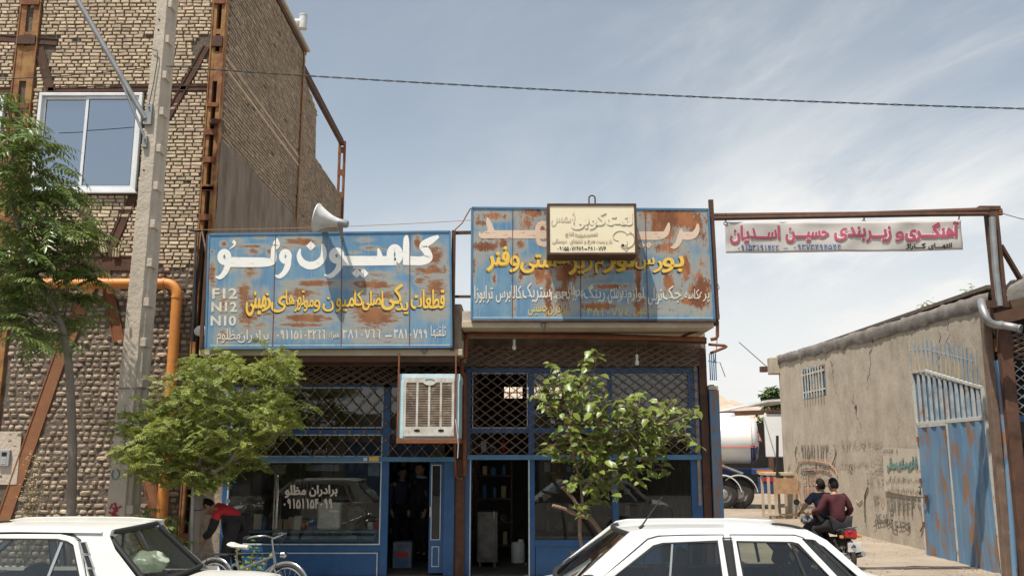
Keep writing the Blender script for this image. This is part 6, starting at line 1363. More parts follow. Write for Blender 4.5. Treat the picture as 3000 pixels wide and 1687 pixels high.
m=MB();m.bar(PY(9, 388, 880, TY-.1), PY(9, 388, 640, TY-.1), .07, .06);m.build('upright', 'cable', t)
m=MB();p=PY(9, 330, 1100, TY);m.span((p.x-.1, TY-.1, .12), (p.x+1.2, TY-.04, .18));m.build('stretcher', 'soffit', t)
M('opp_wall', (.30, .25, .20), (.22, .18, .145), 1.5, rough=.95);M('opp_blue', (.05, .12, .22), rough=.6)
g=random.Random(21)
OP=thing('opposite_shop_row', 'low row of plain shops with blue shutters across the street', 'building', (0, -13.5, 0));x=-46;k=0
while x<46:
 w=g.uniform(3.4, 5.2);h=g.uniform(2.9, 4.0);m=MB();m.span((x, -17, 0), (x+w-.05, -13, h));m.build('wall', 'opp_wall', OP)
 m=MB();m.span((x+.5, -12.99, .05), (x+w-.6, -12.94, 2.4));m.build('shutter', 'opp_blue' if k%2 else 'inside_dark', OP);x+=w;k+=1
 # ================================================================ vehicles
M('car_white', (.73, .73, .72), (.69, .685, .67), 2, (.4, .7), .28, spec=.5, coat=.6)
M('car_white_old', (.71, .705, .66), (.65, .64, .585), 2, (.4, .7), .34, spec=.5, coat=.4)
M('rubber', (.018, .018, .018), rough=.6);M('trim_black', (.022, .022, .023), rough=.45)
M('car_inside', (.045, .043, .042), (.03, .03, .03), 6, rough=.85);M('seat_grey', (.07, .066, .062), (.05, .048, .045), 9, rough=.95)
M('chrome_trim', (.50, .50, .49), rough=.2, metal=1);M('tyre', (.025, .024, .023), (.045, .04, .036), 6, rough=.85);M('rim_steel', (.45, .45, .44), rough=.35, metal=.8)
M('lamp_red', (.42, .02, .02), rough=.15, coat=.6);M('lamp_amber', (.62, .22, .03), rough=.15, coat=.6);M('lamp_clear', (.6, .6, .6), rough=.1, coat=.6)
M('bag_plastic', (.66, .70, .58), (.50, .60, .47), 12, rough=.25, transl=.45)
glass('car_glass', (.82, .85, .83), 1.5, 1.0, dirt=.012)
glass('car_glass_soft', (.80, .83, .80), 1.45, .55, dirt=.02)
glass('car_glass_dark', (.30, .33, .32), 1.55, 1.6, dirt=.05, dirtc=(.2, .2, .18))
ROADZ=0.0
def interp(tab, x):
 if x<=tab[0][0]:return tab[0][1:]
 for a, b in zip(tab, tab[1:]):
  if x<=b[0]:
   t=(x-a[0])/(b[0]-a[0]);
   return tuple(p+(q-p)*t for p, q in zip(a[1:], b[1:]))
 return tab[-1][1:]
class Car:
 """a saloon facing -x; s is measured along +x from the nose, near side towards -y"""
 def __init__(c, o, paint, **k):
  c.o=Vector(o);c.paint=paint;c.__dict__.update(k)
 def p(c, s, y, z):return c.o+Vector((s, y, z))
 def side_y(c, z):
  t=max(0, min(1.1, (z-c.zb)/(c.zr-c.zb)));return c.hb+(c.hr-c.hb)*t
 def body(c, parent):
  L=c.L;m=MB();xs=sorted(set([L*i/110 for i in range(111)]+[c.cab0, c.cab1]));nq=7;vs=[]
  rows=[]
  for s in xs:
   zt, hw, zl=interp(c.prof, s)
   for w in c.wheels:
    d=abs(s-w)
    if d<.345:zl=max(zl, .29+math.sqrt(.345**2-d*d))
   row=[]
   sh=zt-.05 if not(c.cab0<=s<=c.cab1)else zt
   for sg in(-1, 1):
    half=[]
    for j in range(nq):
     t=j/(nq-1);z=zl+(sh-zl)*t;b=1-.045*(1-t)**2-.035*max(0, t-.55)**1.5*3
     half.append(c.p(s, sg*hw*b, z))
    row.append(half)
   top=[]
   for j in range(9):
    y=-1+2*j/8;top.append(c.p(s, y*hw*.925, zt-.05*y**4+.012*(1-y*y)))
   rows.append((row[0], top, row[1]))
  n=nq+9+nq
  for(a, t, b)in rows:vs+=a+t+b[::-1]
  fs=[]
  for i in range(len(xs)-1):
   cab=xs[i]>=c.cab0-1e-6 and xs[i+1]<=c.cab1+1e-6
   for j in range(n-1):
    if cab and nq-1<=j<nq+9:continue
    k=i*n+j;fs.append((k, k+1, k+n+1, k+n))
  fs.append(tuple(range(n)));fs.append(tuple(range((len(xs)-1)*n, len(xs)*n))[::-1])
  m.add(vs, fs, 0, True);return m.build('body', c.paint, parent, angle=28)
 def ribbon(c, m, pts, w, t, sgn=-1, out=0.0, mat=0, inset=0.0):
  """band following (s,z) points on the side of the cabin; w wide, t thick"""
  n=len(pts)
  P2=[Vector(q)for q in pts];L_=[];R_=[]
  for i in range(n):
   d=(P2[min(i+1, n-1)]-P2[max(i-1, 0)]).normalized();nn=Vector((-d.y, d.x));L_.append(P2[i]+nn*w/2);R_.append(P2[i]-nn*w/2)
  vs=[]
  for a, b in zip(L_, R_):
   for q in(a, b):
    y=c.side_y(q.y)+out;vs.append(c.p(q.x, sgn*y, q.y));vs.append(c.p(q.x, sgn*(y-t), q.y))
  fs=[]
  for i in range(n-1):
   k=i*4;fs+=[(k, k+4, k+6, k+2), (k+1, k+3, k+7, k+5), (k, k+1, k+5, k+4), (k+2, k+6, k+7, k+3)]
  fs+=[(0, 2, 3, 1), (4*n-4, 4*n-3, 4*n-1, 4*n-2)]
  m.add(vs, fs, mat, False)
 def sheet(c, m, poly, sgn=-1, out=0.0):
  vs=[c.p(s, sgn*(c.side_y(z)+out), z)for s, z in poly];vs+=[v+Vector((0, -sgn*.004, 0))for v in vs]
  n=len(poly);m.add(vs, [tuple(range(n)), tuple(range(n, 2*n))[::-1]]+[(i, i+n, (i+1)%n+n, (i+1)%n)for i in range(n)])
 def roof(c, parent, s0, s1, crown=.035, z_of=None):
  m=MB();ns, ny=40, 20;vs=[]
  for i in range(ns+1):
   u=i/ns;s=s0+(s1-s0)*u
   for j in range(ny+1):
    v=-1+2*j/ny;ends=.030*((2*u-1)**4)
    sc=s
    bow=(.045*(1-v*v))*(-1 if u<.5 else 1)*abs(2*u-1)**3
    vs.append(c.p(sc+bow, v*(c.hr+.012), c.zr+crown*(1-v*v)**.8-.030*v**6-ends+(z_of(s)if z_of else 0)))
  fs=[]
  for i in range(ns):
   for j in range(ny):k=i*(ny+1)+j;fs.append((k, k+ny+1, k+ny+2, k+1))
  n1=len(vs);vs2=[v-Vector((0, 0, .022))for v in vs]
  m.add(vs, fs, 0, True);m.add(vs2, [f[::-1]for f in fs], 0, True)
  for a, b in((0, 1),):
   edge=[i*(ny+1)for i in range(ns+1)];e2=[i*(ny+1)+ny for i in range(ns+1)]
   for e in(edge, e2):
    k=len(m.v);m.add([vs[i]for i in e]+[vs2[i]for i in e], [(i, i+1, i+1+ns+1, i+ns+1)for i in range(ns)])
   for e in(list(range(ny+1)), list(range(ns*(ny+1), (ns+1)*(ny+1)))):
    m.add([vs[i]for i in e]+[vs2[i]for i in e], [(i, i+1, i+1+ny+1, i+ny+1)for i in range(ny)])
  return m.build('roof', c.paint, parent, angle=40, recalc=False)
 def screen(c, parent, name, s_lo, z_lo, h_lo, s_hi, z_hi, h_hi, bow, mat, band=.045):
  """windscreen or rear window between a lower and an upper edge"""
  def q(u, v, o=0):
   s=s_lo+(s_hi-s_lo)*v;z=z_lo+(z_hi-z_lo)*v;h=h_lo+(h_hi-h_lo)*v
   return c.p(s+bow*(1-u*u), u*h, z+.012*(1-u*u)+o)
  m=MB();n=16;vs=[];fs=[]
  for j in range(9):
   for i in range(n+1):vs.append(q(-1+2*i/n, j/8))
  for j in range(8):
   for i in range(n):k=j*(n+1)+i;fs.append((k, k+1, k+n+2, k+n+1))
  m.add(vs, fs, 0, True);g=m.build(name, mat, parent, recalc=False)
  r=MB();rt=.012
  r.tube([q(-1+2*i/20, 0, .004)for i in range(21)]+[q(1, j/8, .004)for j in range(1, 9)]+[q(1-2*i/20, 1, .004)for i in range(1, 21)]+[q(-1, 1-j/8, .004)for j in range(1, 9)], band/2, 8);r.build('rubber_seal', 'rubber', g, recalc=False)
  return g
 def wheel(c, parent, s, sg):
  y0=sg*(c.hw-.02);T_=Matrix.Translation(c.p(s, y0, .29))@Matrix.Rotation(R(90 if sg<0 else-90), 4, 'X');m=MB()
  m.lathe([(.17, -.16), (.26, -.165), (.288, -.14), (.290, -.03), (.262, .0), (.175, .0), (.17, -.16)], 28, T_);w=m.build('wheel', 'tyre', parent)
  m=MB();m.lathe([(0, .005), (.05, .01), (.06, -.02), (.12, -.035), (.15, -.01), (.174, -.002), (.176, -.10), (0, -.11)], 24, T_);m.build('rim', 'rim_steel', w)
 def seat(c, parent, s, y, recline=14, rest=True):
  m=MB();T_=Matrix.Translation(c.p(s, y, .42))@Matrix.Rotation(R(recline), 4, 'Y')
  def rb(cx, cz, w, d, h, mm):
   n=10;vs=[];fs=[]
   for i in range(n+1):
    a=-math.pi/2+math.pi*i/n
    for j in range(2*n):
     b=2*math.pi*j/(2*n);e=.55
     f=lambda q:math.copysign(abs(q)**e, q)
     vs.append(T_@Vector((cx+d/2*f(math.cos(a))*f(math.cos(b)), w/2*f(math.cos(a))*f(math.sin(b)), cz+h/2*f(math.sin(a)))))
   for i in range(n):
    for j in range(2*n):fs.append((i*2*n+j, i*2*n+(j+1)%(2*n), (i+1)*2*n+(j+1)%(2*n), (i+1)*2*n+j))
   mm.add(vs, fs, 0, True)
  rb(0, .27, .48, .14, .62, m);rb(-.22, -.02, .48, .52, .14, m);st=m.build('seat', 'seat_grey', parent)
  if not rest:return
  m=MB();rb(.01, .71, .27, .10, .20, m);m.tube([T_@Vector((.0, -.05, .56)), T_@Vector((.0, -.05, .68))], .008, 6);m.tube([T_@Vector((.0, .05, .56)), T_@Vector((.0, .05, .68))], .008, 6);m.build('headrest', 'seat_grey', st)
 def tub(c, parent):
  m=MB();s0, s1, h, z0, z1=c.cab0+.05, c.cab1-.05, c.hb-.05, .22, c.zb-.02
  vs=[c.p(s, y, z)for s in(s0, s1)for y in(-h, h)for z in(z0, z1)]
  m.add(vs, [(0, 2, 6, 4), (0, 4, 5, 1), (2, 3, 7, 6), (0, 1, 3, 2), (4, 6, 7, 5)]);m.build('cabin', 'car_inside', parent, recalc=False)
  m=MB();m.span(c.p(s0-.1, -h, c.zb-.16), c.p(s0+.36, h, c.zb-.01));m.build('dashboard', 'car_inside', parent, bevel=.03)
  m=MB();m.span(c.p(s1-.40, -h, c.zb-.10), c.p(s1+.04, h, c.zb-.015));m.build('parcel_shelf', 'car_inside', parent, bevel=.01)
  T_=Matrix.Translation(c.p(s0+.55, .33 if c.rhd else-.33, c.zb-.04))@Matrix.Rotation(R(-62), 4, 'Y');m=MB();m.tube([T_@Vector((.18*math.cos(a), .18*math.sin(a), 0))for a in[i*math.pi/14 for i in range(29)]], .013, 8);m.tube([T_@Vector((-.17, 0, 0)), T_@Vector((.17, 0, 0))], .012, 6);m.build('steering_wheel', 'trim_black', parent)
YC=8.38
def sp(u, v, z_y=None, Y=7.62):return onY(u, v, Y)
def right_car():
 zr_px=PY(7, 1500, 1190, 7.72)
 o=Vector((-.72, YC, ROADZ))
 cz=lambda r, x, y, Y=7.66:(lambda q:(q.x-o.x, q.z))(PY(r, x, y, Y))
 t=thing('parked_car', 'white saloon with black window trim parked before the trailer-parts shop', 'car', (o.x+2, YC, 0))
 c=Car(o, 'car_white', L=4.25, zb=.93, zr=1.335, hb=.76, hr=.595, hw=.80, cab0=1.26, cab1=3.70, wheels=(.72, 3.10), rhd=False, prof=[(0, .56, .62, .30), (.06, .66, .70, .22), (.25, .74, .755, .2), (.6, .775, .785, .2), (1.26, .90, .79, .2), (2.2, .935, .80, .2), (3.2, .935, .80, .2), (3.70, .93, .79, .2), (4.05, .915, .765, .24), (4.2, .86, .73, .3), (4.25, .70, .68, .34)])
 c.body(t);c.tub(t)
 rs0, rs1=cz(7, 1080, 1165, 8.0)[0]+.02, cz(9, 560, 1160, 8.0)[0]-.02
 c.roof(t, rs0, rs1)
 c.screen(t, 'windscreen', 1.21, .915, .70, rs0+.02, 1.325, .545, -.10, 'car_glass')
 c.screen(t, 'rear_window', 3.78, .92, .66, rs1-.02, 1.325, .53, .07, 'car_glass_dark')
 a0, a1=(1.24, .925), (rs0+.02, 1.335);cb0, cb1=(3.74, .925), (rs1+.02, 1.335)
 for sg in(-1, 1):
  m=MB();L1=lambda p, q, u:(p[0]+(q[0]-p[0])*u, p[1]+(q[1]-p[1])*u)
  c.ribbon(m, [L1(a0, a1, u/6)for u in range(7)]+[(rs0+.12, 1.352), (rs0+.5, 1.358), (rs1-.4, 1.358), (rs1-.05, 1.345)]+[L1(cb1, cb0, u/6)for u in range(1, 7)], .062, .07, sg, .0)
  m.build('pillar', c.paint, t, bevel=.008)
  bp=cz(7, 1722, 1190)[0]
  fd=[(a0[0]+.17, .935), (a1[0]+.15, 1.275), (a1[0]+.24, 1.298), (a1[0]+.45, 1.306), (bp-.055, 1.308), (bp-.045, .935)]
  rq0=cz(9, 505, 1200)[0];rq1=cz(9, 705, 1449)[0]
  rd=[(bp+.075, .935), (bp+.065, 1.308), (rq0-.02, 1.306), (rq0+.05, 1.285), (rq1+.02, 1.0), (rq1+.07, .935)]
  m=MB();c.sheet(m, [a0, a1, (rs0+.12, 1.35), (rs0+.5, 1.352), (a1[0]+.45, 1.30), (a1[0]+.24, 1.295), (a1[0]+.15, 1.27), (a0[0]+.17, .93)], sg, .004);c.ribbon(m, [(rs0+.3, 1.336), (rs0+.6, 1.338), (rq0-.05, 1.337), (rq0+.16, 1.322)], .042, .03, sg, .006);m.build('roof_rail', c.paint, t)
  for dd, nm in((fd, 'front_door'), (rd, 'rear_door')):
   m=MB();c.ribbon(m, dd, .050, .035, sg, .012);d=m.build('door', c.paint, t, bevel=.006)
   cx_=sum(q[0]for q in dd)/len(dd);inn=[(q[0]+(.028 if q[0]<cx_ else-.028), q[1]-(.028 if q[1]>1.1 else 0))for q in dd]
   m=MB();c.ribbon(m, inn, .014, .03, sg, .006);m.build('window_rubber', 'rubber', d)
   m=MB();c.ribbon(m, [(q[0]+(-.031 if q[0]<cx_ else .031), q[1]+(.031 if q[1]>1.1 else 0))for q in dd], .008, .012, sg, .0085);m.build('shut_line', 'rubber', d)
   m=MB();c.sheet(m, inn, sg, -.004);m.build('window', 'car_glass', d)
  m=MB();c.ribbon(m, [(bp+.01, .93), (bp+.01, 1.31)], .085, .05, sg, -.004);m.build('centre_pillar', 'trim_black', t)
  v0=cz(7, 1385, 1240);v1=cz(7, 1348, 1449);m=MB();c.ribbon(m, [v0, (v1[0]-.0, v1[1]-.06)], .016, .02, sg, .004);m.build('quarter_bar', 'rim_steel', t)
  w0=cz(9, 478, 1220);w1=cz(9, 545, 1449);m=MB();c.ribbon(m, [w0, (w1[0]+.02, w1[1]-.06)], .024, .02, sg, .003);m.build('rear_quarter_bar', 'rubber', t)
  q_=[(rq0+.10, 1.29), (rq0+.17, 1.285), (cb0[0]-.13, .945), (rq1+.12, .945)]
  m=MB();c.sheet(m, q_, sg, .0);g_=m.build('quarter_window', 'car_glass_dark', t);m=MB();c.ribbon(m, q_+[q_[0], q_[1]], .028, .02, sg, .006);m.build('seal', 'rubber', g_)
  for w in c.wheels:c.wheel(t, w, sg)
  m=MB();c.ribbon(m, [(1.2, .925), (3.6, .925)], .02, .02, sg, .025);m.build('waist_trim', 'trim_black', t)
  for s in(bp-.22, bp+.75):m=MB();m.span(c.p(s, sg*.80, .84), c.p(s+.16, sg*.826, .87));m.build('door_handle', 'trim_black', t, bevel=.006)
  m=MB();m.span(c.p(.0, sg*.40, .50), c.p(.05, sg*.68, .63));m.build('headlight', 'lamp_clear', t, bevel=.01)
  m=MB();m.span(c.p(4.20, sg*.42, .60), c.p(4.255, sg*.69, .76));m.build('tail_light', 'lamp_red', t, bevel=.01)
  m=MB();m.box(c.p(1.35, sg*.87, .98), (.10, .18, .12));m.build('mirror', 'trim_black', t, bevel=.02)
 for s, y in((2.02, -.34), (2.02, .34)):c.seat(t, s, y)
 c.seat(t, 3.0, -.32, 22);c.seat(t, 3.0, .32, 22)
 m=MB();m.span(c.p(-.06, -.72, .34), c.p(.10, .72, .50));m.build('front_bumper', 'trim_black', t, bevel=.03);m=MB();m.span(c.p(4.16, -.72, .36), c.p(4.32, .72, .54));m.build('rear_bumper', 'trim_black', t, bevel=.03)
 b0=PY(7, 1180, 1140, 7.95);b1=PY(7, 1308, 960, 7.95);m=MB();m.tube([b0, b1], [.008, .0045], 6);m.tube([b0+Vector((-.02, 0, -.02)), b0+Vector((.02, 0, .012))], .014, 8);m.build('antenna', 'trim_black', t)
right_car()
def left_car():
 o=Vector((-6.35, YC, ROADZ))
 YN=7.72
 cz=lambda r, x, y, Y=YN:(lambda q:(q.x-o.x, q.z))(PY(r, x, y, Y))
 t=thing('parked_car', 'older white saloon with louvred rear pillar and cracked-looking rear window by the pole', 'car', (o.x+2, YC, 0))
 t['label']='older cream white saloon with three louvred vents on its rear pillar'
 zr=1.36;near=cz(3, 685, 1190, 7.83);far=cz(3, 955, 1142, 8.85)
 rs1=(near[0]+far[0])/2-.02
 c=Car(o, 'car_white_old', L=4.12, zb=.90, zr=zr-.005, hb=.745, hr=.585, hw=.795, cab0=.98, cab1=3.42, wheels=(.68, 3.22), rhd=False, prof=[(0, .66, .70, .28), (.05, .78, .74, .24), (.3, .82, .77, .2), (.98, .90, .785, .2), (2.2, .91, .795, .2), (3.2, .915, .79, .2), (3.42, .915, .785, .2), (3.85, .905, .775, .22), (4.06, .885, .76, .28), (4.12, .80, .74, .34)])
 c.body(t);c.tub(t)
 rs0=1.42;c.roof(t, rs0, rs1+.02, .035)
 c.screen(t, 'windscreen', .94, .90, .69, rs0+.02, 1.345, .545, -.08, 'car_glass')
 lo=cz(3, 1195, 1390, 8.9)
 c.screen(t, 'rear_window', rs1+.42, .925, .64, rs1-.005, 1.335, .535, .075, 'car_glass_soft', .055)
 a0, a1=(.96, .91), (rs0+.02, zr-.01)
 L1=lambda p, q, u:(p[0]+(q[0]-p[0])*u, p[1]+(q[1]-p[1])*u)
 for sg in(-1, 1):
  m=MB();c.ribbon(m, [L1(a0, a1, u/6)for u in range(7)]+[(rs0+.15, zr+.012), (rs0+.6, zr+.02), (rs1-.25, zr+.015), (rs1+.05, zr-.01)], .055, .06, sg, 0);m.build('pillar', c.paint, t, bevel=.006)
  w0=cz(3, 405, 1200);
  pA=cz(3, 425, 1195);pB=cz(3, 545, 1449);pe=rs1+.43
  poly=[(pA[0], zr-.005), (rs1+.03, zr-.008), (rs1+.12, 1.22), (pe+.04, .89), (pB[0]+.10, .89), (pB[0], pB[1]), (pA[0]+.07, zr-.06)]
  m=MB();c.sheet(m, poly, sg, .004);m.build('rear_pillar', c.paint, t)
  bp=1.84
  fr0=[(a0[0]+.12, .92), (a1[0]+.10, zr-.045), (bp-.04, zr-.035), (bp-.04, .92)]
  rd=[(bp+.05, .92), (bp+.05, zr-.035), (cz(3, 340, 1190)[0], zr-.035), (cz(3, 410, 1200)[0], zr-.055), (cz(3, 455, 1250)[0], cz(3, 455, 1250)[1]), (pB[0]-.02, pB[1]), (pB[0]+.07, .90)]
  for dd in(fr0, rd):
   m=MB();c.ribbon(m, dd, .042, .035, sg, .012);d=m.build('door', c.paint, t, bevel=.006)
   cx_=sum(q[0]for q in dd)/len(dd);inn=[(q[0]+(.024 if q[0]<cx_ else-.026), q[1]-(.024 if q[1]>1.1 else 0))for q in dd]
   m=MB();c.ribbon(m, inn, .014, .03, sg, .006);m.build('window_rubber', 'rubber', d)
   m=MB();c.ribbon(m, [(q[0]+(-.031 if q[0]<cx_ else .031), q[1]+(.031 if q[1]>1.1 else 0))for q in dd], .008, .012, sg, .0085);m.build('shut_line', 'rubber', d)
   m=MB();c.sheet(m, inn, sg, -.004);m.build('window', 'car_glass', d)
  v0=cz(3, 372, 1215);v1=cz(3, 322, 1449);m=MB();c.ribbon(m, [v0, (v1[0]-.02, v1[1]-.08)], .024, .02, sg, .006);m.build('quarter_bar', 'rim_steel', t)
  m=MB();c.ribbon(m, [(rs0+.05, zr+.0), (rs0+.7, zr+.008), (rs1-.02, zr-.002)], .012, .03, sg, .022);m.build('rain_gutter', c.paint, t)
  for k, (ax, ay, bx, by)in enumerate(((482, 1242, 552, 1310), (515, 1318, 590, 1392), (552, 1398, 625, 1470))):
   A0=cz(3, ax, ay);A1=cz(3, ax+36, ay);B1=cz(3, bx, by);B0=cz(3, bx-38, by);quad=[A0, A1, B1, B0]
   m=MB();c.sheet(m, quad, sg, .010);vt=m.build('vent', 'trim_black', t)
   m=MB();c.ribbon(m, quad+quad[:2], .009, .012, sg, .018);m.build('vent_rim', 'rim_steel', vt)
   m=MB()
   for q in range(1, 4):
    u=q/4;c.ribbon(m, [L1(A0, A1, u), L1(B0, B1, u)], .004, .008, sg, .015)
   m.build('vent_louvre', 'trim_black', vt)
  for w in c.wheels:c.wheel(t, w, sg)
  for s in(bp-.2, bp+.7):m=MB();m.span(c.p(s, sg*.79, .82), c.p(s+.15, sg*.822, .85));m.build('door_handle', 'chrome_trim', t, bevel=.006)
  m=MB();m.span(c.p(-.01, sg*.40, .52), c.p(.05, sg*.70, .68));m.build('headlight', 'lamp_clear', t, bevel=.01)
  m=MB();m.span(c.p(4.06, sg*.50, .56), c.p(4.125, sg*.73, .72));m.build('tail_light', 'lamp_red', t, bevel=.01)
 c.seat(t, 1.75, -.33, 10, False);c.seat(t, 1.75, .33, 10, False);c.seat(t, 2.75, -.3, 30, False);c.seat(t, 2.75, .3, 30, False)
 m=MB();m.span(c.p(-.08, -.74, .38), c.p(.06, .74, .48));m.build('front_bumper', 'chrome_trim', t, bevel=.02);m=MB();m.span(c.p(4.08, -.74, .38), c.p(4.22, .74, .48));m.build('rear_bumper', 'chrome_trim', t, bevel=.02)
 p=onY(428, 1652, 8.25);m=MB();n=18;vs=[];fs=[]
 for i in range(n+1):
  a=math.pi*i/n
  for j in range(2*n):
   b=math.pi*j/n;d=Vector((math.sin(a)*math.cos(b), math.sin(a)*math.sin(b), math.cos(a)));k=1+.18*noise.noise(d*2.1)+.20*abs(noise.noise(d*7+Vector((3, 1, 2))));vs.append(p+Vector((d.x*.17*k, d.y*.20*k, max(-.06, d.z*.11*k))))
 for i in range(n):
  for j in range(2*n):fs.append((i*2*n+j, i*2*n+(j+1)%(2*n), (i+1)*2*n+(j+1)%(2*n), (i+1)*2*n+j))
 m.add(vs, fs, 0, True);tag(m.build('plastic_bag', 'bag_plastic'), 'crumpled pale green plastic bag behind the rear window of the older car', 'bag')
left_car()
def bicycle():
 w0=PY(5, 165, 1455, 11.6);w1=PY(5, 612, 1500, 11.15);rW=.30
 base=Vector(((w0.x+w1.x)/2, (w0.y+w1.y)/2, .07));w0.z=.37;w1.z=.37
 t=thing('bicycle', 'silver step-through bicycle with rear carrier leaning before the blue shop panel', 'bicycle', base)
 ax=(w1-w0).normalized();sd_=Vector((-ax.y, ax.x, 0));up=Vector((0, 0, 1))
 M('bike_silver', (.24, .24, .25), rough=.35, metal=.7);M('saddle_white', (.62, .60, .56), (.40, .36, .30), 14, rough=.6)
 def wheel(c):
  m=MB();n=40;m.tube([c+ax*rW*math.cos(2*math.pi*i/n)+up*rW*math.sin(2*math.pi*i/n)for i in range(n+1)], .019, 8, caps=False);w=m.build('wheel', 'tyre', t, recalc=False)
  m=MB();m.tube([c+ax*(rW-.03)*math.cos(2*math.pi*i/n)+up*(rW-.03)*math.sin(2*math.pi*i/n)for i in range(n+1)], .011, 6, caps=False);m.build('rim', 'chrome_trim', w, recalc=False)
  m=MB()
  for k in range(18):
   a=2*math.pi*k/18;m.tube([c+sd_*(.02 if k%2 else-.02), c+ax*(rW-.03)*math.cos(a)+up*(rW-.03)*math.sin(a)], .0025, 4)
  m.tube([c-sd_*.05, c+sd_*.05], .022, 10);m.build('spokes', 'chrome_trim', w)
  m=MB();m.tube([c+ax*(rW+.035)*math.cos(a)+up*(rW+.035)*math.sin(a)for a in[R(195-i*9)if c is w0 else R(150-i*9)for i in range(20 if c is w0 else 15)]], .022, 8);m.build('mudguard', 'chrome_trim', w, recalc=False)
 wheel(w0);wheel(w1)
 P=lambda f, z:w0+ax*(f*(w1-w0).length)+up*z
 bb=P(.42, -.02);seat_t=PY(5, 285, 1262, (w0.lerp(w1, .26)).y);seat_t=P(.30, seat_t.z-w0.z-.02)
 head=P(.80, .46);headb=P(.84, .30)
 m=MB()
 m.tube([bb, seat_t-up*.14], .016, 10);m.tube([bb, headb], .019, 10);m.tube([P(.37, .22), P(.81, .40)], .015, 10);m.tube([headb, head], .021, 10)
 for s in(-.05, .05):m.tube([w0+sd_*s, bb+sd_*s*.5], .010, 8);m.tube([w0+sd_*s, seat_t-up*.18], .009, 8)
 m.build('frame', 'bike_silver', t, recalc=False)
 m=MB();m.tube([seat_t-up*.15, seat_t], .013, 8);m.build('seat_post', 'chrome_trim', t)
 m=MB();vs=[];n=12
 for i in range(n+1):
  u=i/n;w=.085*(1-u)**.5*(1 if u<.35 else 1)+.018;w=.095*(1-u*u)if u>.3 else .085+.03*u
  w=max(.018, w*(1-.55*u))
  for j in range(8):
   a=2*math.pi*j/8;vs.append(seat_t+ax*(-.10+.27*u)+sd_*(w*math.cos(a))+up*(.02+.028*math.sin(a)+.02*(1-u)**3-.01*u))
 fs=[(i*8+j, i*8+(j+1)%8, (i+1)*8+(j+1)%8, (i+1)*8+j)for i in range(n)for j in range(8)]+[tuple(range(8)), tuple(range(n*8, n*8+8))]
 m.add(vs, fs, 0, True);m.build('saddle', 'saddle_white', t)
 st=P(.775, .60);m=MB();m.tube([head, st], .012, 8);hb=[]
 for s in(-1, 1):
  hb.append([st, st+sd_*s*.06+up*.03+ax*.05, st+sd_*s*.20+up*.06+ax*.06, st+sd_*s*.27+up*.05-ax*.06, st+sd_*s*.28+up*.02-ax*.20])
  m.tube(hb[-1], .011, 8)
 h_=m.build('handlebar', 'chrome_trim', t, recalc=False)
 for q in hb:
  m=MB();m.tube([q[-2]-ax*.06, q[-1]], .017, 8);m.build('grip', 'trim_black', h_)
 m=MB();m.tube([st+up*.04, st+ax*.12+up*.10, st+ax*.12-up*.2], .004, 5);m.tube([st+sd_*.1+up*.05, st+sd_*.1+ax*.14+up*.05, head+ax*.03], .004, 5);m.build('brake_cable', 'cable', t)
 for s in(-.045, .045):
  m=MB();m.tube([headb+sd_*s*.6, headb+sd_*s-up*.05+ax*.02, w1+sd_*s], .011, 8);m.build('fork', 'bike_silver', t)
 m=MB();z0=rW+.075
 for s in(-.06, .06):m.tube([P(-.30, z0)+sd_*s, P(.22, z0+.01)+sd_*s], .007, 6);m.tube([P(-.1, z0)+sd_*s, w0+sd_*s], .006, 6)
 for f in(-.29, -.15, .0, .15):m.tube([P(f, z0)-sd_*.06, P(f, z0)+sd_*.06], .006, 6)
 m.tube([P(-.29, z0+.01), P(.16, z0+.01)], .006, 6);m.build('carrier', 'trim_black', t)
 m=MB();n=24;m.tube([bb+sd_*-.04+ax*.085*math.cos(2*math.pi*i/n)+up*.085*math.sin(2*math.pi*i/n)for i in range(n+1)], .006, 5);m.tube([bb-sd_*.05+up*.0, bb-sd_*.06-up*.16], .009, 6);m.tube([bb+sd_*.05, bb+sd_*.06+up*.16], .009, 6);m.build('crankset', 'chrome_trim', t)
 for s, zz_ in((-.10, -.16), (.10, .16)):m=MB();m.box(bb+sd_*s+up*zz_, (.09, .07, .02));m.build('pedal', 'trim_black', t)
 m=MB();m.tube([P(.35, -.02)-sd_*.03, P(.30, -.30)-sd_*.16], .008, 6);m.build('kickstand', 'chrome_trim', t)
 m=MB();m.lathe([(0, 0), (.035, .0), (.04, .05), (.02, .07), (0, .07)], 16, Matrix.Translation(headb+ax*.07+up*.12)@Matrix.Rotation(R(90), 4, 'Y'));m.build('headlamp', 'chrome_trim', t)
bicycle()
MX, MY=5.47, 15.5
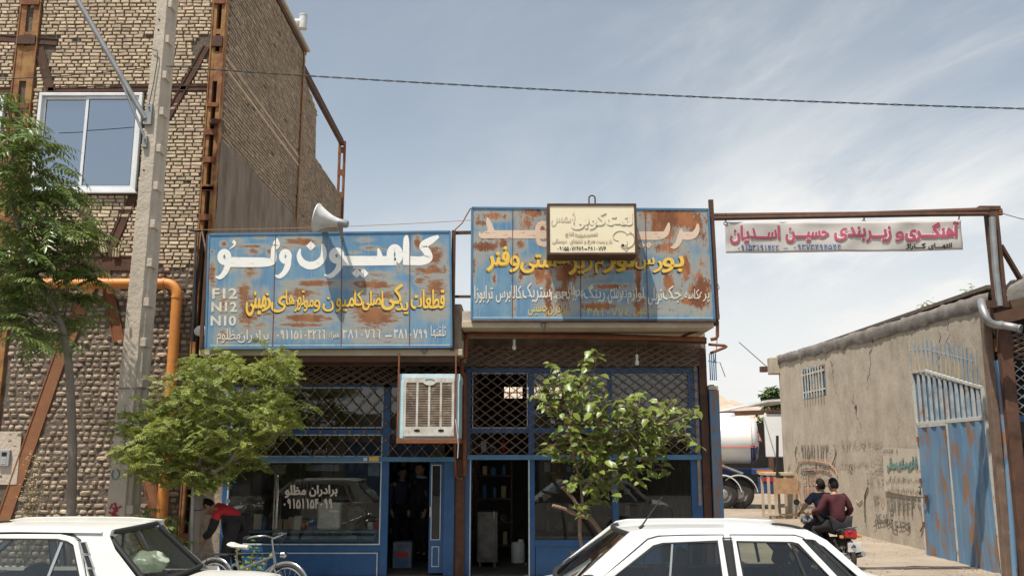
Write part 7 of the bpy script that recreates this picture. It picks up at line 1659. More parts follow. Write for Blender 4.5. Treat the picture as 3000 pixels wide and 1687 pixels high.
def motorcycle():
 t=thing('motorcycle', 'dark small motorcycle with red tail light carrying two riders into the alley', 'motorcycle', (MX, MY, 0))
 yw=MY-.12;P=lambda x, y, z:Vector((MX+x, yw+y, z));hd=Vector((-.27, 1, 0)).normalized();rt=Vector((hd.y, -hd.x, 0))
 Q=lambda f, r_, z:Vector((MX+.12, yw-.02, 0))+(hd*f+rt*r_+Vector((0, 0, z)))*.93
 for f in(0.0, 1.26):
  m=MB();n=32;m.tube([Q(f+.255*math.cos(2*math.pi*i/n), 0, .30+.255*math.sin(2*math.pi*i/n))for i in range(n+1)], .045, 10, caps=False);w=m.build('wheel', 'tyre', t, recalc=False)
  m=MB();m.tube([Q(f+.205*math.cos(2*math.pi*i/n), 0, .30+.205*math.sin(2*math.pi*i/n))for i in range(n+1)], .020, 8, caps=False)
  for k in range(12):a=k*math.pi/6;m.tube([Q(f, .02*(-1)**k, .30), Q(f+.2*math.cos(a), 0, .30+.2*math.sin(a))], .004, 4)
  m.tube([Q(f, -.07, .30), Q(f, .07, .30)], .05, 12);m.build('rim', 'chrome_trim', w)
  m=MB();m.tube([Q(f+.32*math.cos(a), 0, .30+.32*math.sin(a))for a in[R((25 if f==0 else 20)+i*10)for i in range(13)]], .05, 8);m.build('mudguard', 'trim_black', t, recalc=False)
 m=MB();m.tube([Q(.05, 0, .62), Q(.30, 0, .60), Q(.70, 0, .55), Q(.95, 0, .72)], .035, 8);m.tube([Q(.95, 0, .72), Q(.85, 0, .30), Q(.45, 0, .25), Q(.35, 0, .58)], .025, 8)
 for s in(-.10, .10):m.tube([Q(0, s, .30), Q(.42, s, .32)], .022, 8);m.tube([Q(0, s, .30), Q(.12, s, .62)], .028, 8)
 m.build('frame', 'trim_black', t)
 m=MB();m.box(Q(.62, 0, .36), (.24, .30, .26));m.tube([Q(.66, 0, .42), Q(.80, 0, .58)], .085, 14);m.build('engine', 'metal_box', t, bevel=.03)
 m=MB();m.lathe([(0, -.27), (.09, -.25), (.15, -.1), (.155, .08), (.12, .22), (0, .26)], 18, Matrix.Translation(Q(.80, 0, .80))@Matrix.Rotation(R(90), 4, 'X'));M('tank_black', (.03, .03, .035), rough=.2, coat=.6);m.build('fuel_tank', 'tank_black', t)
 m=MB();vs=[];pr=[(-.12, .80, .11), (.05, .79, .14), (.3, .77, .15), (.58, .78, .11)]
 for f, z, w in pr:
  for a in range(10):q=2*math.pi*a/10;vs.append(Q(f, w*math.cos(q), z-.035+.05*math.sin(q)))
 m.add(vs, [(i*10+j, i*10+(j+1)%10, (i+1)*10+(j+1)%10, (i+1)*10+j)for i in range(3)for j in range(10)]+[tuple(range(10)), tuple(range(30, 40))], 0, True);m.build('seat', 'trim_black', t)
 m=MB();m.box(Q(-.14, 0, .72), (.26, .12, .17));tc_=m.build('tail_cowl', 'tank_black', t, bevel=.03)
 m=MB();m.box(Q(-.215, 0, .72), (.20, .05, .12));m.build('tail_light', 'lamp_red', tc_, bevel=.02)
 for s in(-.19, .19):
  m=MB();m.box(Q(-.20, s, .68), (.055, .05, .045));m.tube([Q(-.14, s*.4, .68), Q(-.19, s*.9, .68)], .01, 6);m.build('turn_signal', 'lamp_amber', tc_, bevel=.015)
 m=MB();m.box(Q(-.27, .02, .50), (.24, .012, .15), .16);M('plate_white', (.62, .62, .60), rough=.5);pl_=m.build('number_plate', 'plate_white', t, bevel=.004)
 m=MB();m.tube([Q(.5, .17, .26), Q(.1, .20, .30), Q(-.25, .21, .38)], [.03, .045, .045], 12);m.build('exhaust', 'chrome_trim', t)
 for s in(-.09, .09):m=MB();m.tube([Q(1.26, s, .30), Q(1.0, s, .86)], .022, 8);m.build('fork', 'chrome_trim', t)
 m=MB();m.tube([Q(.86, -.34, 1.02), Q(.95, -.18, 1.03), Q(1.0, 0, .92), Q(.95, .18, 1.03), Q(.86, .34, 1.02)], .013, 8);m.build('handlebar', 'trim_black', t)
 for s in(-1, 1):
  m=MB();m.tube([Q(.93, s*.25, 1.03), Q(.95, s*.30, 1.20)], .007, 6);m.lathe([(0, 0), (.055, 0), (.05, .02), (0, .025)], 14, Matrix.Translation(Q(.95, s*.32, 1.22))@Matrix.Rotation(R(-90), 4, 'X'));m.build('mirror', 'trim_black', t)
 m=MB();m.lathe([(0, 0), (.09, 0), (.08, -.09), (0, -.12)], 18, Matrix.Translation(Q(1.18, 0, .86))@Matrix.Rotation(R(-90), 4, 'X'));m.build('headlight', 'chrome_trim', t)
 m=MB();m.tube([Q(-.05, -.12, .80), Q(-.26, -.09, .84), Q(-.26, .09, .84), Q(-.05, .12, .80)], .012, 8);m.build('grab_rail', 'chrome_trim', t)
motorcycle()
def tanker():
 TY_=32.2;P9=lambda x, y, Y=TY_:PY(9, x, y, Y)
 M('tank_white', (.74, .74, .73), (.66, .65, .63), 1.2, (.4, .75), .35, coat=.3);M('tank_navy', (.02, .05, .16), rough=.35);M('stripe_red', (.50, .04, .03), rough=.4);M('chassis_blue', (.02, .055, .17), (.015, .04, .11), 3, rough=.5)
 top, bot=P9(180, 528).z, P9(180, 800).z;rz=(top-bot)/2;zc=(top+bot)/2;xj=P9(262, 640).x
 t=thing('tanker_trailer', 'white tanker trailer with navy and red bands parked in the yard', 'trailer', (xj-2, TY_+.8, 0))
 ang=R(-15);T_=Matrix.Translation((xj, TY_+.75, zc))@Matrix.Rotation(ang, 4, 'Z');ry=.98;n=48
 def ring(x, k):return[T_@Vector((x, k*ry*math.cos(2*math.pi*i/n), k*rz*math.sin(2*math.pi*i/n)))for i in range(n)]
 st=[(-9, 0.0), (-9, .8), (-8.9, 1)]+[(-8.9+8.9*i/8, 1)for i in range(1, 9)]+[(.06, .985), (.15, .93), (.22, .83), (.27, .65), (.30, .4), (.31, .0)]
 m=MB();vs=[];fs=[];mi=[]
 for x, k in st:vs+=ring(x, max(k, .001))
 for i in range(len(st)-1):
  for j in range(n):
   a=2*math.pi*(j+.5)/n;sz=math.sin(a);k=(st[i][1]+st[i+1][1])/2
   mat=0
   if i>=10:mat=1 if sz*k<-.30 else 0
   m.f.append([i*n+j, i*n+(j+1)%n, (i+1)*n+(j+1)%n, (i+1)*n+j]);m.m.append(mat);m.sm.append(True)
 m.v=vs;m.build('tank', ['tank_white', 'tank_navy'], t)
 m=MB()
 for sgn in(-1,):
  a0=R(198);
  m.tube([T_@Vector((x, 1.006*ry*math.cos(a0), 1.006*rz*math.sin(a0)))for x in[-8.8+8.9*i/20 for i in range(21)]], .018, 6)
 m.tube([T_@Vector((x, k*ry*math.cos(R(198))*1.01, -.31*rz))for x, k in((.06, .99), (.15, .95), (.22, .88))], .015, 6);m.build('red_stripe', 'stripe_red', t)
 m=MB();[m.tube([T_@Vector((.06, 1.005*ry*math.cos(a+e), 1.005*rz*math.sin(a+e)))for e in(0, .035, .07)], .012, 5)for a in[2*math.pi*i/44 for i in range(44)]];m.build('end_band', 'lamp_amber', t)
 cpt=T_@Vector((.20, -.55, .10*rz));nrm=(T_.to_3x3()@Vector((.8, -.6, 0))).normalized();sx=nrm.cross(Vector((0, 0, 1))).normalized()*-1;uz=Vector((0, 0, 1))
 tri=lambda s, o:[cpt+nrm*o+sx*(-s)+uz*(-s*.7), cpt+nrm*o+sx*s+uz*(-s*.7), cpt+nrm*o+uz*(s*1.05)]
 m=MB();m.prism(tri(.24, .10), nrm*.01);sg_=m.build('warning_triangle', 'stripe_red', t)
 m=MB();m.prism(tri(.165, .113), nrm*.004);m.build('triangle_face', 'plate_white', sg_);m=MB();m.bar(cpt+nrm*.119-uz*.03, cpt+nrm*.119+uz*.09, .03, .004, up=nrm);m.box(cpt+nrm*.119-uz*.075, (.03, .03, .03));m.build('mark', 'trim_black', sg_)
 for k in range(4):m=MB();c_=T_@Vector((-.8-k*2, 0, rz));m.lathe([(0, .16), (.28, .15), (.30, .10), (.30, -.05)], 20, Matrix.Translation(c_));m.build('manhole', 'tank_white', t)
 z_ch=P9(300, 830).z;cx=P9(330, 850)
 m=MB();m.box(T_@Vector((-3.8, 0, z_ch-zc-.12)), (8.4, .9, .22), ang);m.box(T_@Vector((.35, -.2, z_ch-zc-.1)), (.7, 2.2, .20), ang);m.box(T_@Vector((.45, -.2, z_ch-zc-.55)), (.5, 2.2, .55), ang);m.build('chassis', 'chassis_blue', t, bevel=.02)
 m=MB();q=T_@Vector((.45, -1.315, z_ch-zc-.1));m.box(q, (.55, .02, .12), ang);m.build('amber_marker', 'lamp_amber', t)
 m=MB();q=T_@Vector((.50, -1.315, z_ch-zc-.36));m.box(q, (.45, .02, .14), ang);m.build('red_marker', 'lamp_red', t)
 m=MB();m.box(T_@Vector((1.05, .1, .16)), (1.05, 1.5, 1.56), ang);bx=m.build('cabinet', 'tank_white', t, bevel=.03)
 m=MB();m.box(T_@Vector((1.25, .1, 1.0)), (1.3, 1.6, .10), ang);m.build('cabinet_roof', 'rust_dark', t)
 for dz in(.62, -.62):m=MB();m.box(T_@Vector((1.55, -.66, dz)), (.36, .02, .30), ang);m.build('hazard_placard', 'part_orange', bx)
 m=MB();m.lathe([(0, 0), (.17, 0), (.17, .01), (0, .01)], 20, Matrix.Translation(T_@Vector((1.5, -.655, .1)))@Matrix.Rotation(ang, 4, 'Z')@Matrix.Rotation(R(90), 4, 'X'));m.build('red_badge', 'stripe_red', bx)
 m=MB();m.box(T_@Vector((.85, .5, -1.05)), (.02, .5, .12), ang);m.build('number_plate', 'yellow_tag', t)
 for sx_, (x, y)in enumerate(((97, 960), (190, 968))):
  c_=P9(x-22, y, TY_-.2);r_=.52;c_.z=r_+.0;WT=Matrix.Translation(c_)@Matrix.Rotation(R(90), 4, 'X')@Matrix.Rotation(0, 4, 'Z')
  WT=Matrix.Translation(c_)@Matrix.Rotation(ang, 4, 'Z')@Matrix.Rotation(R(90), 4, 'X')
  for off in(0, -1.9):
   W2=WT@Matrix.Translation((0, 0, off));m=MB();m.lathe([(.28, -.32), (.45, -.33), (.51, -.29), (.52, -.04), (.47, .0), (.30, .0), (.28, -.32)], 30, W2);w=m.build('wheel', 'tyre', t)
   m=MB();m.lathe([(0, .04), (.08, .04), (.09, -.02), (.16, -.04), (.20, -.14), (.27, -.10), (.305, .005), (.30, -.2), (0, -.22)], 28, W2);m.build('rim', 'rim_steel', w)
  m=MB();vs=[];fs=[]
  for i in range(17):
   a=R(175-i*10.5);
   for q in(.14, -.46):vs.append(WT@Vector((.66*math.cos(a), .66*math.sin(a), q)))
   for q in(-.46, .14):vs.append(WT@Vector((.63*math.cos(a), .63*math.sin(a), q)))
  fs=[(i*4+j, i*4+(j+1)%4, i*4+4+(j+1)%4, i*4+4+j)for i in range(16)for j in range(4)]
  m.add(vs, fs, 0, False);m.build('mudguard', 'vent_white', t)
 m=MB();m.tube([T_@Vector((-1.2, -.9, -.85)), T_@Vector((-.3, -.95, -1.2))], .05, 6);m.tube([T_@Vector((-2.2, -.9, -.85)), T_@Vector((-1.3, -.95, -1.2))], .05, 6);m.build('support_strut', 'metal_box', t)
tanker()
# ================================================================ trees and plants
M('bark_grey', (.27, .225, .185), (.19, .155, .125), 9, (.35, .65), .95, bump=.7, bscale=40, stretch=(1, 1, .35));M('bark_brown', (.24, .165, .11), (.16, .105, .07), 10, (.35, .65), .9, bump=.6, bscale=40, stretch=(1, 1, .35));M('cut_wood', (.50, .38, .24), rough=.9)
M('leaf_ailanthus', (.085, .14, .030), (.125, .18, .040), 1.6, (.35, .65), .38, island=.35, transl=.22, spec=.5);M('leaf_locust', (.165, .215, .036), (.23, .275, .052), 2.2, (.35, .65), .5, island=.32, transl=.30)
M('leaf_mulberry', (.125, .165, .030), (.165, .205, .042), 2.5, (.35, .65), .38, island=.30, transl=.20, spec=.45);M('leaf_dry', (.34, .29, .17), (.26, .23, .13), 4, rough=.8, island=.3, transl=.3);M('twig_green', (.15, .155, .06), rough=.8);M('leaf_far', (.06, .10, .03), (.09, .13, .04), .6, rough=.7, island=.35)
def leaf(m, b, d, nrm, L, Wd, fold=.25, droop=.0):
 """one leaf blade: base b, direction d, folded on its midrib and bent down towards the tip"""
 d=d.normalized();s=d.cross(nrm)
 if s.length<1e-3:s=d.cross(Vector((0, 1, 0)))
 s.normalize();n=s.cross(d).normalized()
 p=lambda u, w, h:b+d*(u*L)+s*(w*Wd)+n*(h*L-droop*L*u*u)
 f=fold*Wd/max(L, 1e-6)
 vs=[p(0, 0, 0), p(.30, -.42, f*.42), p(.34, 0, 0), p(.30, .42, f*.42), p(.66, -.36, f*.36), p(.68, 0, 0), p(.66, .36, f*.36), p(1, 0, -.01)]
 m.add(vs, [(0, 2, 1), (0, 3, 2), (1, 2, 5, 4), (2, 3, 6, 5), (4, 5, 7), (5, 6, 7)], 0, True)
def small(m, b, d, nrm, L, Wd):
 d=d.normalized();s=d.cross(nrm)
 if s.length<1e-3:s=d.cross(Vector((0, 1, 0)))
 s.normalize();n=s.cross(d)
 m.add([b, b+d*L*.5-s*Wd/2+n*Wd*.12, b+d*L, b+d*L*.5+s*Wd/2+n*Wd*.12], [(0, 3, 2, 1)], 0, False)
def pinnate(m, tw, g, b, d, L, pairs, lw, ll, droop=.35, sub=True):
 """compound leaf: a drooping stalk with leaflets in pairs"""
 d=d.normalized();pts=[b+d*(L*u)-Vector((0, 0, droop*L*u*u))for u in[i/6 for i in range(7)]]
 tw.tube(pts, [.0045-.0005*i for i in range(7)], 4, caps=False)
 side=d.cross(Vector((0, 0, 1)));
 if side.length<.1:side=Vector((1, 0, 0))
 side.normalize();roll=g.uniform(-.5, .5)if sub else g.uniform(-1.3, 1.3)
 for k in range(pairs):
  u=.18+.80*k/(pairs-1);i=min(5, int(u*6));t=u*6-i;p=pts[i].lerp(pts[i+1], t);ax=(pts[i+1]-pts[i]).normalized();up=side.cross(ax).normalized()
  s2=(side*math.cos(roll)+up*math.sin(roll));n2=s2.cross(ax)
  if n2.z<0:n2=-n2
  sc=(1-.35*abs(u-.45))*g.uniform(.85, 1.1)
  for sg in(-1, 1):
   dd=s2*sg+ax*.45-Vector((0, 0, .28+g.uniform(-.12, .2)))
   if sub:leaf(m, p, dd, n2+Vector((g.uniform(-.3, .3), g.uniform(-.3, .3), 0)), ll*sc, lw*sc, .3, .12)
   else:small(m, p, dd, n2+Vector((g.uniform(-.4, .4), g.uniform(-.4, .4), 0)), ll*sc, lw*sc)
 if sub:leaf(m, pts[-1], (pts[-1]-pts[-2]), Vector((0, 0, 1)), ll, lw, .3, .1)
 else:small(m, pts[-1], (pts[-1]-pts[-2]), Vector((0, 0, 1)), ll, lw)
def limb(m, pts, r0, r1, n=9):
 q=[]
 for i in range(len(pts)-1):
  p0=pts[max(0, i-1)];p1=pts[i];p2=pts[i+1];p3=pts[min(len(pts)-1, i+2)]
  for k in range(6):
   t=k/6;q.append(.5*((2*p1)+(p2-p0)*t+(2*p0-5*p1+4*p2-p3)*t*t+(3*p1-p0-3*p2+p3)*t**3))
 q.append(pts[-1]);N_=len(q);m.tube(q, [(r0+(r1-r0)*i/(N_-1))*(1+.10*noise.noise(q[i]*6))for i in range(N_)], n)
 return q
def near_pt(cloud, p):return min(cloud, key=lambda q:(q-p).length_squared)
def tree_a():
 g=random.Random(31);Y=12.0;P=lambda x, y, dy=0:PY(3, x, y, Y+dy);P2=lambda x, y, dy=0:PY(2, x, y, Y+dy)
 b=P(435, 1085);b=Vector((b.x, Y, .07))
 t=thing('street_tree', 'slender grey-trunked tree with long feathery leaves before the white window', 'tree', b)
 tr=MB();cloud=[]
 cloud+=limb(tr, [b, P(438, 1080), P(446, 600), P(425, 150), P2(605, 1400), P2(560, 1250), P2(440, 1010)], .066, .040)
 cloud+=limb(tr, [P2(440, 1010), P2(330, 800), P2(240, 540), P2(160, 330), P2(120, 150, -.1), P2(60, -150, -.1), PY(1, 60, 900, Y)], .040, .012)
 cloud+=limb(tr, [P2(600, 1395), P2(420, 1370, .1), P2(240, 1230, .2), P2(60, 1070, .1), P2(-60, 1020, .1)], .030, .012)
 cloud+=limb(tr, [P2(560, 1310), P2(430, 1240, -.3), P2(370, 1180, -.4), P2(190, 1280, -.5)], .018, .008)
 cloud+=limb(tr, [P2(580, 1180), P2(640, 1000, .3), P2(645, 930, .35)], .012, .007)
 cloud+=limb(tr, [P2(330, 800), P2(480, 640, -.2), P2(650, 540, -.3)], .014, .006);cloud+=limb(tr, [P2(250, 560), P2(380, 380, .2), P2(480, 120, .3)], .013, .006)
 cloud+=limb(tr, [P2(440, 1010), P2(620, 900, .2), P2(760, 830, .2)], .013, .006);cloud+=limb(tr, [P2(560, 1280), P2(420, 1180, -.2), P2(120, 1180, -.4)], .013, .006)
 tr.build('trunk', 'bark_grey', t, recalc=False)
 m=MB();tw=MB()
 blobs=[(1, 80, 800, 70, 9, .62), (1, 170, 880, 60, 6, .55), (1, 200, 1000, 90, 8, .6), (1, 90, 1010, 90, 8, .6), (1, 330, 1010, 80, 7, .55), (1, 280, 1180, 90, 9, .6), (1, 120, 1180, 100, 10, .6), (1, 30, 950, 70, 6, .6), (1, 380, 1300, 60, 5, .55), (1, 200, 1320, 110, 10, .6), (1, 60, 1350, 90, 9, .6), (2, 640, 200, 70, 5, .5), (2, 440, 120, 120, 9, .55), (2, 320, 330, 150, 12, .55), (2, 520, 420, 130, 11, .55), (2, 780, 440, 100, 10, .5), (2, 120, 500, 120, 10, .55), (2, 300, 620, 140, 10, .55), (2, 620, 620, 120, 10, .5), (2, 480, 760, 140, 10, .55), (2, 760, 760, 90, 7, .5), (2, 120, 740, 130, 9, .55), (2, 250, 900, 150, 10, .55), (2, 560, 960, 100, 6, .5), (2, 90, 1000, 120, 8, .55), (2, 700, 1060, 60, 4, .45), (2, 240, 1120, 140, 10, .55), (2, 120, 1300, 120, 12, .55), (2, 300, 1380, 120, 12, .55), (2, 720, 1230, 70, 6, .45), (2, 60, 900, 80, 6, .5), (2, 860, 820, 60, 4, .4), (2, 440, 1420, 80, 6, .5), (2, -30, 1180, 80, 6, .55), (2, -60, 620, 100, 8, .55)]
 for(r, x, y, s, n, L)in blobs:
  c=PY(r, x, y, Y+g.uniform(-.5, .4));a=near_pt(cloud, c)
  if(c-a).length>.08:tw.tube([a, a.lerp(c, .5)+Vector((0, 0, .05)), c], [.009, .007, .005], 5, caps=False)
  for k in range(int(n*1.7)):
   sc=s/REG[r][2]/F_PX*Y;o=c+Vector((g.gauss(0, .4)*sc, g.gauss(0, .3), g.gauss(0, .4)*sc));ang=g.uniform(0, 2*math.pi)
   d=Vector((math.cos(ang), .7*math.sin(ang), g.uniform(-.05, .75)))
   tw.tube([c, o], [.005, .004], 4, caps=False);pinnate(m, tw, g, o, d, L*g.uniform(.65, 1.0), g.choice((7, 8, 9, 10)), .043, .135, g.uniform(.3, .75))
 cr=m.build('crown', 'leaf_ailanthus', t, recalc=False);tw.build('twigs', 'twig_green', cr, recalc=False)
tree_a()
def tree_b():
 g=random.Random(17);Y=12.6;P=lambda x, y, dy=0:PY(3, x, y, Y+dy)
 b=P(1195, 1340);b=Vector((b.x, Y, .07))
 t=thing('street_tree', 'round bright green feathery tree in front of the truck-parts shop', 'tree', b)
 tr=MB();cl=limb(tr, [b, P(1210, 1100), P(1228, 900), P(1225, 820)], .085, .075, 12)
 for pts in([(1225, 830), (1150, 700), (1050, 560), (930, 470)], [(1228, 830), (1240, 650), (1270, 450), (1330, 250), (1350, 140)], [(1228, 840), (1400, 760), (1480, 620), (1560, 400), (1680, 220)], [(1226, 850), (1060, 780), (880, 740), (760, 720)], [(1240, 660), (1420, 500), (1500, 300)], [(1150, 700), (1010, 650), (850, 600)], [(1270, 460), (1180, 330), (1100, 300)], [(1400, 760), (1560, 720), (1700, 620)]):
  q=[P(x, y, (0 if i==0 else g.uniform(-.5, .5)))for i, (x, y)in enumerate(pts)];cl+=limb(tr, q, .030, .008, 7)
 tr.build('trunk', 'bark_grey', t, recalc=False)
 m=MB();tw=MB()
 blobs=[(3, 1330, 130, 110, 12), (3, 1420, 110, 50, 5), (3, 1250, 170, 90, 10), (3, 1480, 190, 80, 9), (3, 1270, 290, 120, 16), (3, 1390, 260, 110, 14), (5, 400, 200, 80, 9), (5, 470, 180, 70, 8), (5, 600, 150, 80, 11), (5, 670, 120, 50, 6), (5, 670, 200, 45, 7), (5, 620, 260, 80, 12), (5, 540, 230, 80, 10), (3, 1030, 290, 60, 7), (3, 1080, 350, 80, 10), (3, 970, 400, 80, 10), (3, 1150, 420, 120, 16), (3, 1260, 440, 120, 18), (3, 1390, 420, 120, 18), (3, 1500, 400, 110, 16), (5, 480, 380, 90, 14), (5, 580, 370, 90, 14), (5, 660, 430, 80, 11), (5, 680, 500, 40, 5), (3, 870, 470, 90, 12), (3, 800, 500, 60, 7), (3, 740, 560, 60, 7), (3, 960, 560, 120, 18), (3, 1090, 560, 120, 20), (3, 1220, 580, 120, 20), (3, 1360, 580, 120, 20), (3, 1490, 570, 110, 18), (5, 470, 530, 90, 14), (5, 560, 500, 90, 14), (5, 620, 540, 80, 10), (3, 850, 640, 100, 14), (3, 760, 700, 80, 10), (3, 720, 705, 24, 3), (3, 970, 690, 120, 19), (3, 1100, 700, 120, 20), (3, 1240, 700, 120, 20), (3, 1370, 700, 120, 20), (5, 390, 650, 90, 14), (5, 480, 620, 70, 9), (3, 880, 780, 80, 10), (3, 990, 800, 100, 14), (3, 1090, 820, 100, 14), (3, 1180, 850, 60, 7), (3, 930, 860, 40, 4), (3, 1320, 820, 110, 15), (3, 1420, 780, 100, 14), (5, 400, 740, 70, 9), (5, 460, 760, 40, 4), (3, 1290, 910, 60, 7), (3, 820, 740, 50, 6), (3, 960, 470, 80, 10), (3, 1050, 480, 80, 10)]
 for(r, x, y, s, n)in blobs:
  c=PY(r, x+6, y-8, Y+g.uniform(-.75, .6));xc=P(1170, 600).x;c.x=xc+(c.x-xc)*.92;a=near_pt(cl, c);tw.tube([a, a.lerp(c, .6)+Vector((0, 0, .04)), c], [.008, .006, .004], 5, caps=False)
  for k in range(int(n*1.4)):
   sc=s/2.1094/F_PX*Y;o=c+Vector((g.gauss(0, .45)*sc, g.gauss(0, .22), g.gauss(0, .45)*sc));ang=g.uniform(0, 6.283)
   tw.tube([c, o], [.004, .003], 3, caps=False)
   for q in range(3):
    a2=ang+q*2.1+g.uniform(-.4, .4);pinnate(m, tw, g, o, Vector((math.cos(a2), .8*math.sin(a2), g.uniform(-.25, .95))), g.uniform(.11, .21), 7, .024, .047, g.uniform(.0, .6), sub=False)
 cr=m.build('crown', 'leaf_locust', t, recalc=False);tw.build('twigs', 'twig_green', cr, recalc=False)
 s_=MB();s_.tube([PY(3, 1180, 1350, Y-.25), PY(3, 1186, 1100, Y-.25), PY(3, 1195, 890, Y-.25)], .022, 8)
 st=thing('tree_stake', 'thin grey metal stake tied beside the round feathery tree trunk', 'stake', Vector((PY(3, 1180, 1350, Y-.25).x, Y-.25, .07)));q=PY(3, 1180, 1350, Y-.25);s_.tube([Vector((q.x-.01, Y-.25, .07)), q], .022, 8);s_.build('rod', 'galv', st, recalc=False)
 m=MB();zc=PY(3, 1200, 1030, Y).z;xc=PY(3, 1200, 1030, Y).x;m.tube([Vector((xc+.05+.13*math.cos(a), Y-.08+.17*math.sin(a), zc+.01*math.sin(a*2)))for a in[i*math.pi/10 for i in range(21)]], .006, 5);m.build('tie_wire', 'cable', st, recalc=False)
tree_b()
def tree_c():
 g=random.Random(23);Y=12.4;P=lambda x, y, dy=0:PY(7, x, y, Y+dy)
 b=P(820, 1330);b=Vector((b.x+.03, Y, .07))
 t=thing('street_tree', 'young tree with broad glossy leaves and two sawn branch stubs', 'tree', b)
 tr=MB();cl=limb(tr, [b, P(818, 1320), P(800, 1200), P(800, 1090), P(818, 1080)], .026, .024)
 b2=P(1045, 1370, .1);cl+=limb(tr, [Vector((b2.x+.12, Y+.1, .07)), b2, P(960, 1230, .05), P(880, 1110), P(835, 1075)], .036, .028)
 cl+=limb(tr, [P(838, 1085), P(760, 1060), P(700, 1032), P(632, 1012)], .030, .023);tr.tube([P(634, 1013), P(630, 1011)], .021, 10, mat=1)
 cl+=limb(tr, [P(800, 1060), P(770, 990, -.05), P(722, 930, -.08), P(690, 898, -.1)], .026, .020)
 cl+=limb(tr, [P(818, 1080), P(812, 960), P(800, 850), P(770, 740), P(740, 560), P(760, 380), P(800, 220), P(870, 70)], .022, .005)
 for pts in([(770, 740), (690, 640), (600, 650)], [(760, 800), (880, 700), (1020, 560), (1150, 460), (1160, 330)], [(880, 700), (1080, 640), (1250, 520), (1380, 360)], [(1080, 640), (1280, 600), (1450, 580), (1520, 640)], [(1250, 530), (1400, 480), (1510, 420)], [(740, 560), (650, 420), (560, 300), (530, 260)], [(750, 470), (690, 300), (650, 160)], [(810, 860), (900, 850), (1000, 800), (1130, 760)], [(800, 900), (880, 930), (900, 1010)], [(760, 400), (860, 350), (930, 270)], [(1130, 700), (1250, 740), (1330, 800)], [(810, 960), (860, 900), (960, 900)], [(800, 300), (880, 200), (900, 110)]):
  q=[P(x, y, (0 if i==0 else g.uniform(-.35, .35)))for i, (x, y)in enumerate(pts)];cl+=limb(tr, q, .013, .004, 7)
 tr.build('trunk', ['bark_brown', 'cut_wood'], t, recalc=False)
 m=MB();tw=MB()
 blobs=[(870, 85, 40, 5), (905, 95, 30, 3), (840, 110, 25, 3), (840, 180, 45, 6), (800, 230, 55, 7), (640, 165, 35, 5), (680, 215, 45, 6), (730, 255, 50, 7), (830, 260, 60, 8), (930, 275, 45, 5), (560, 275, 50, 7), (530, 340, 30, 4), (610, 290, 45, 6), (680, 300, 60, 7), (760, 310, 60, 9), (840, 330, 55, 8), (590, 390, 35, 4), (610, 430, 40, 4), (680, 400, 55, 6), (760, 400, 65, 10), (850, 410, 60, 10), (920, 410, 55, 8), (980, 370, 45, 5), (740, 480, 65, 9), (850, 500, 60, 11), (920, 500, 60, 9), (1050, 400, 50, 6), (1060, 460, 60, 9), (1120, 340, 30, 4), (1170, 340, 30, 4), (1120, 380, 40, 4), (1150, 450, 60, 9), (1240, 450, 60, 9), (1290, 410, 50, 6), (1350, 370, 45, 6), (1330, 440, 50, 7), (1400, 440, 50, 6), (1490, 420, 40, 5), (1450, 480, 45, 6), (660, 590, 45, 6), (610, 650, 45, 6), (565, 690, 25, 3), (720, 580, 60, 9), (790, 600, 65, 11), (880, 600, 65, 12), (960, 590, 60, 10), (1050, 560, 65, 11), (1140, 560, 65, 11), (1230, 540, 60, 10), (1320, 540, 60, 10), (1400, 550, 50, 8), (1470, 600, 40, 5), (1510, 640, 30, 4), (700, 690, 50, 7), (780, 690, 60, 10), (870, 690, 65, 12), (960, 680, 65, 12), (1050, 670, 65, 12), (1140, 660, 65, 12), (1230, 650, 60, 11), (1300, 640, 55, 9), (1270, 720, 50, 7), (1310, 770, 30, 3), (1330, 810, 18, 2), (1190, 740, 55, 8), (1100, 750, 60, 10), (1010, 760, 60, 10), (920, 770, 60, 10), (830, 770, 55, 8), (1250, 800, 35, 4), (1140, 820, 45, 6), (1060, 830, 50, 7), (1160, 870, 20, 3), (960, 840, 50, 7), (870, 860, 50, 7), (790, 870, 45, 5), (740, 880, 25, 3), (900, 910, 45, 6), (970, 910, 35, 4), (880, 980, 40, 5), (860, 1030, 30, 3), (940, 990, 25, 3), (820, 1050, 30, 3), (1030, 900, 25, 3), (1030, 970, 20, 2)]
 for(x, y, s, n)in blobs:
  c=P(x, y, g.uniform(-.5, .4));a=near_pt(cl, c);tw.tube([a, a.lerp(c, .6)+Vector((0, 0, .02)), c], [.006, .005, .0035], 5, caps=False)
  for k in range(int(n*1.8)):
   sc=s/2.1094/F_PX*Y;o=c+Vector((g.gauss(0, .5)*sc, g.gauss(0, .12), g.gauss(0, .5)*sc));ang=g.uniform(0, 6.283)
   tw.tube([c, o], [.003, .002], 3, caps=False);L=g.uniform(.085, .165)
   leaf(m, o, Vector((math.cos(ang), .6*math.sin(ang), g.uniform(-.85, .35))), Vector((g.uniform(-.6, .6), -.5+g.uniform(-.5, .5), 1)), L, L*g.uniform(.72, .86), .35, g.uniform(.05, .25))
 cr=m.build('crown', 'leaf_mulberry', t, recalc=False);tw.build('twigs', 'bark_brown', cr, recalc=False)
tree_c()
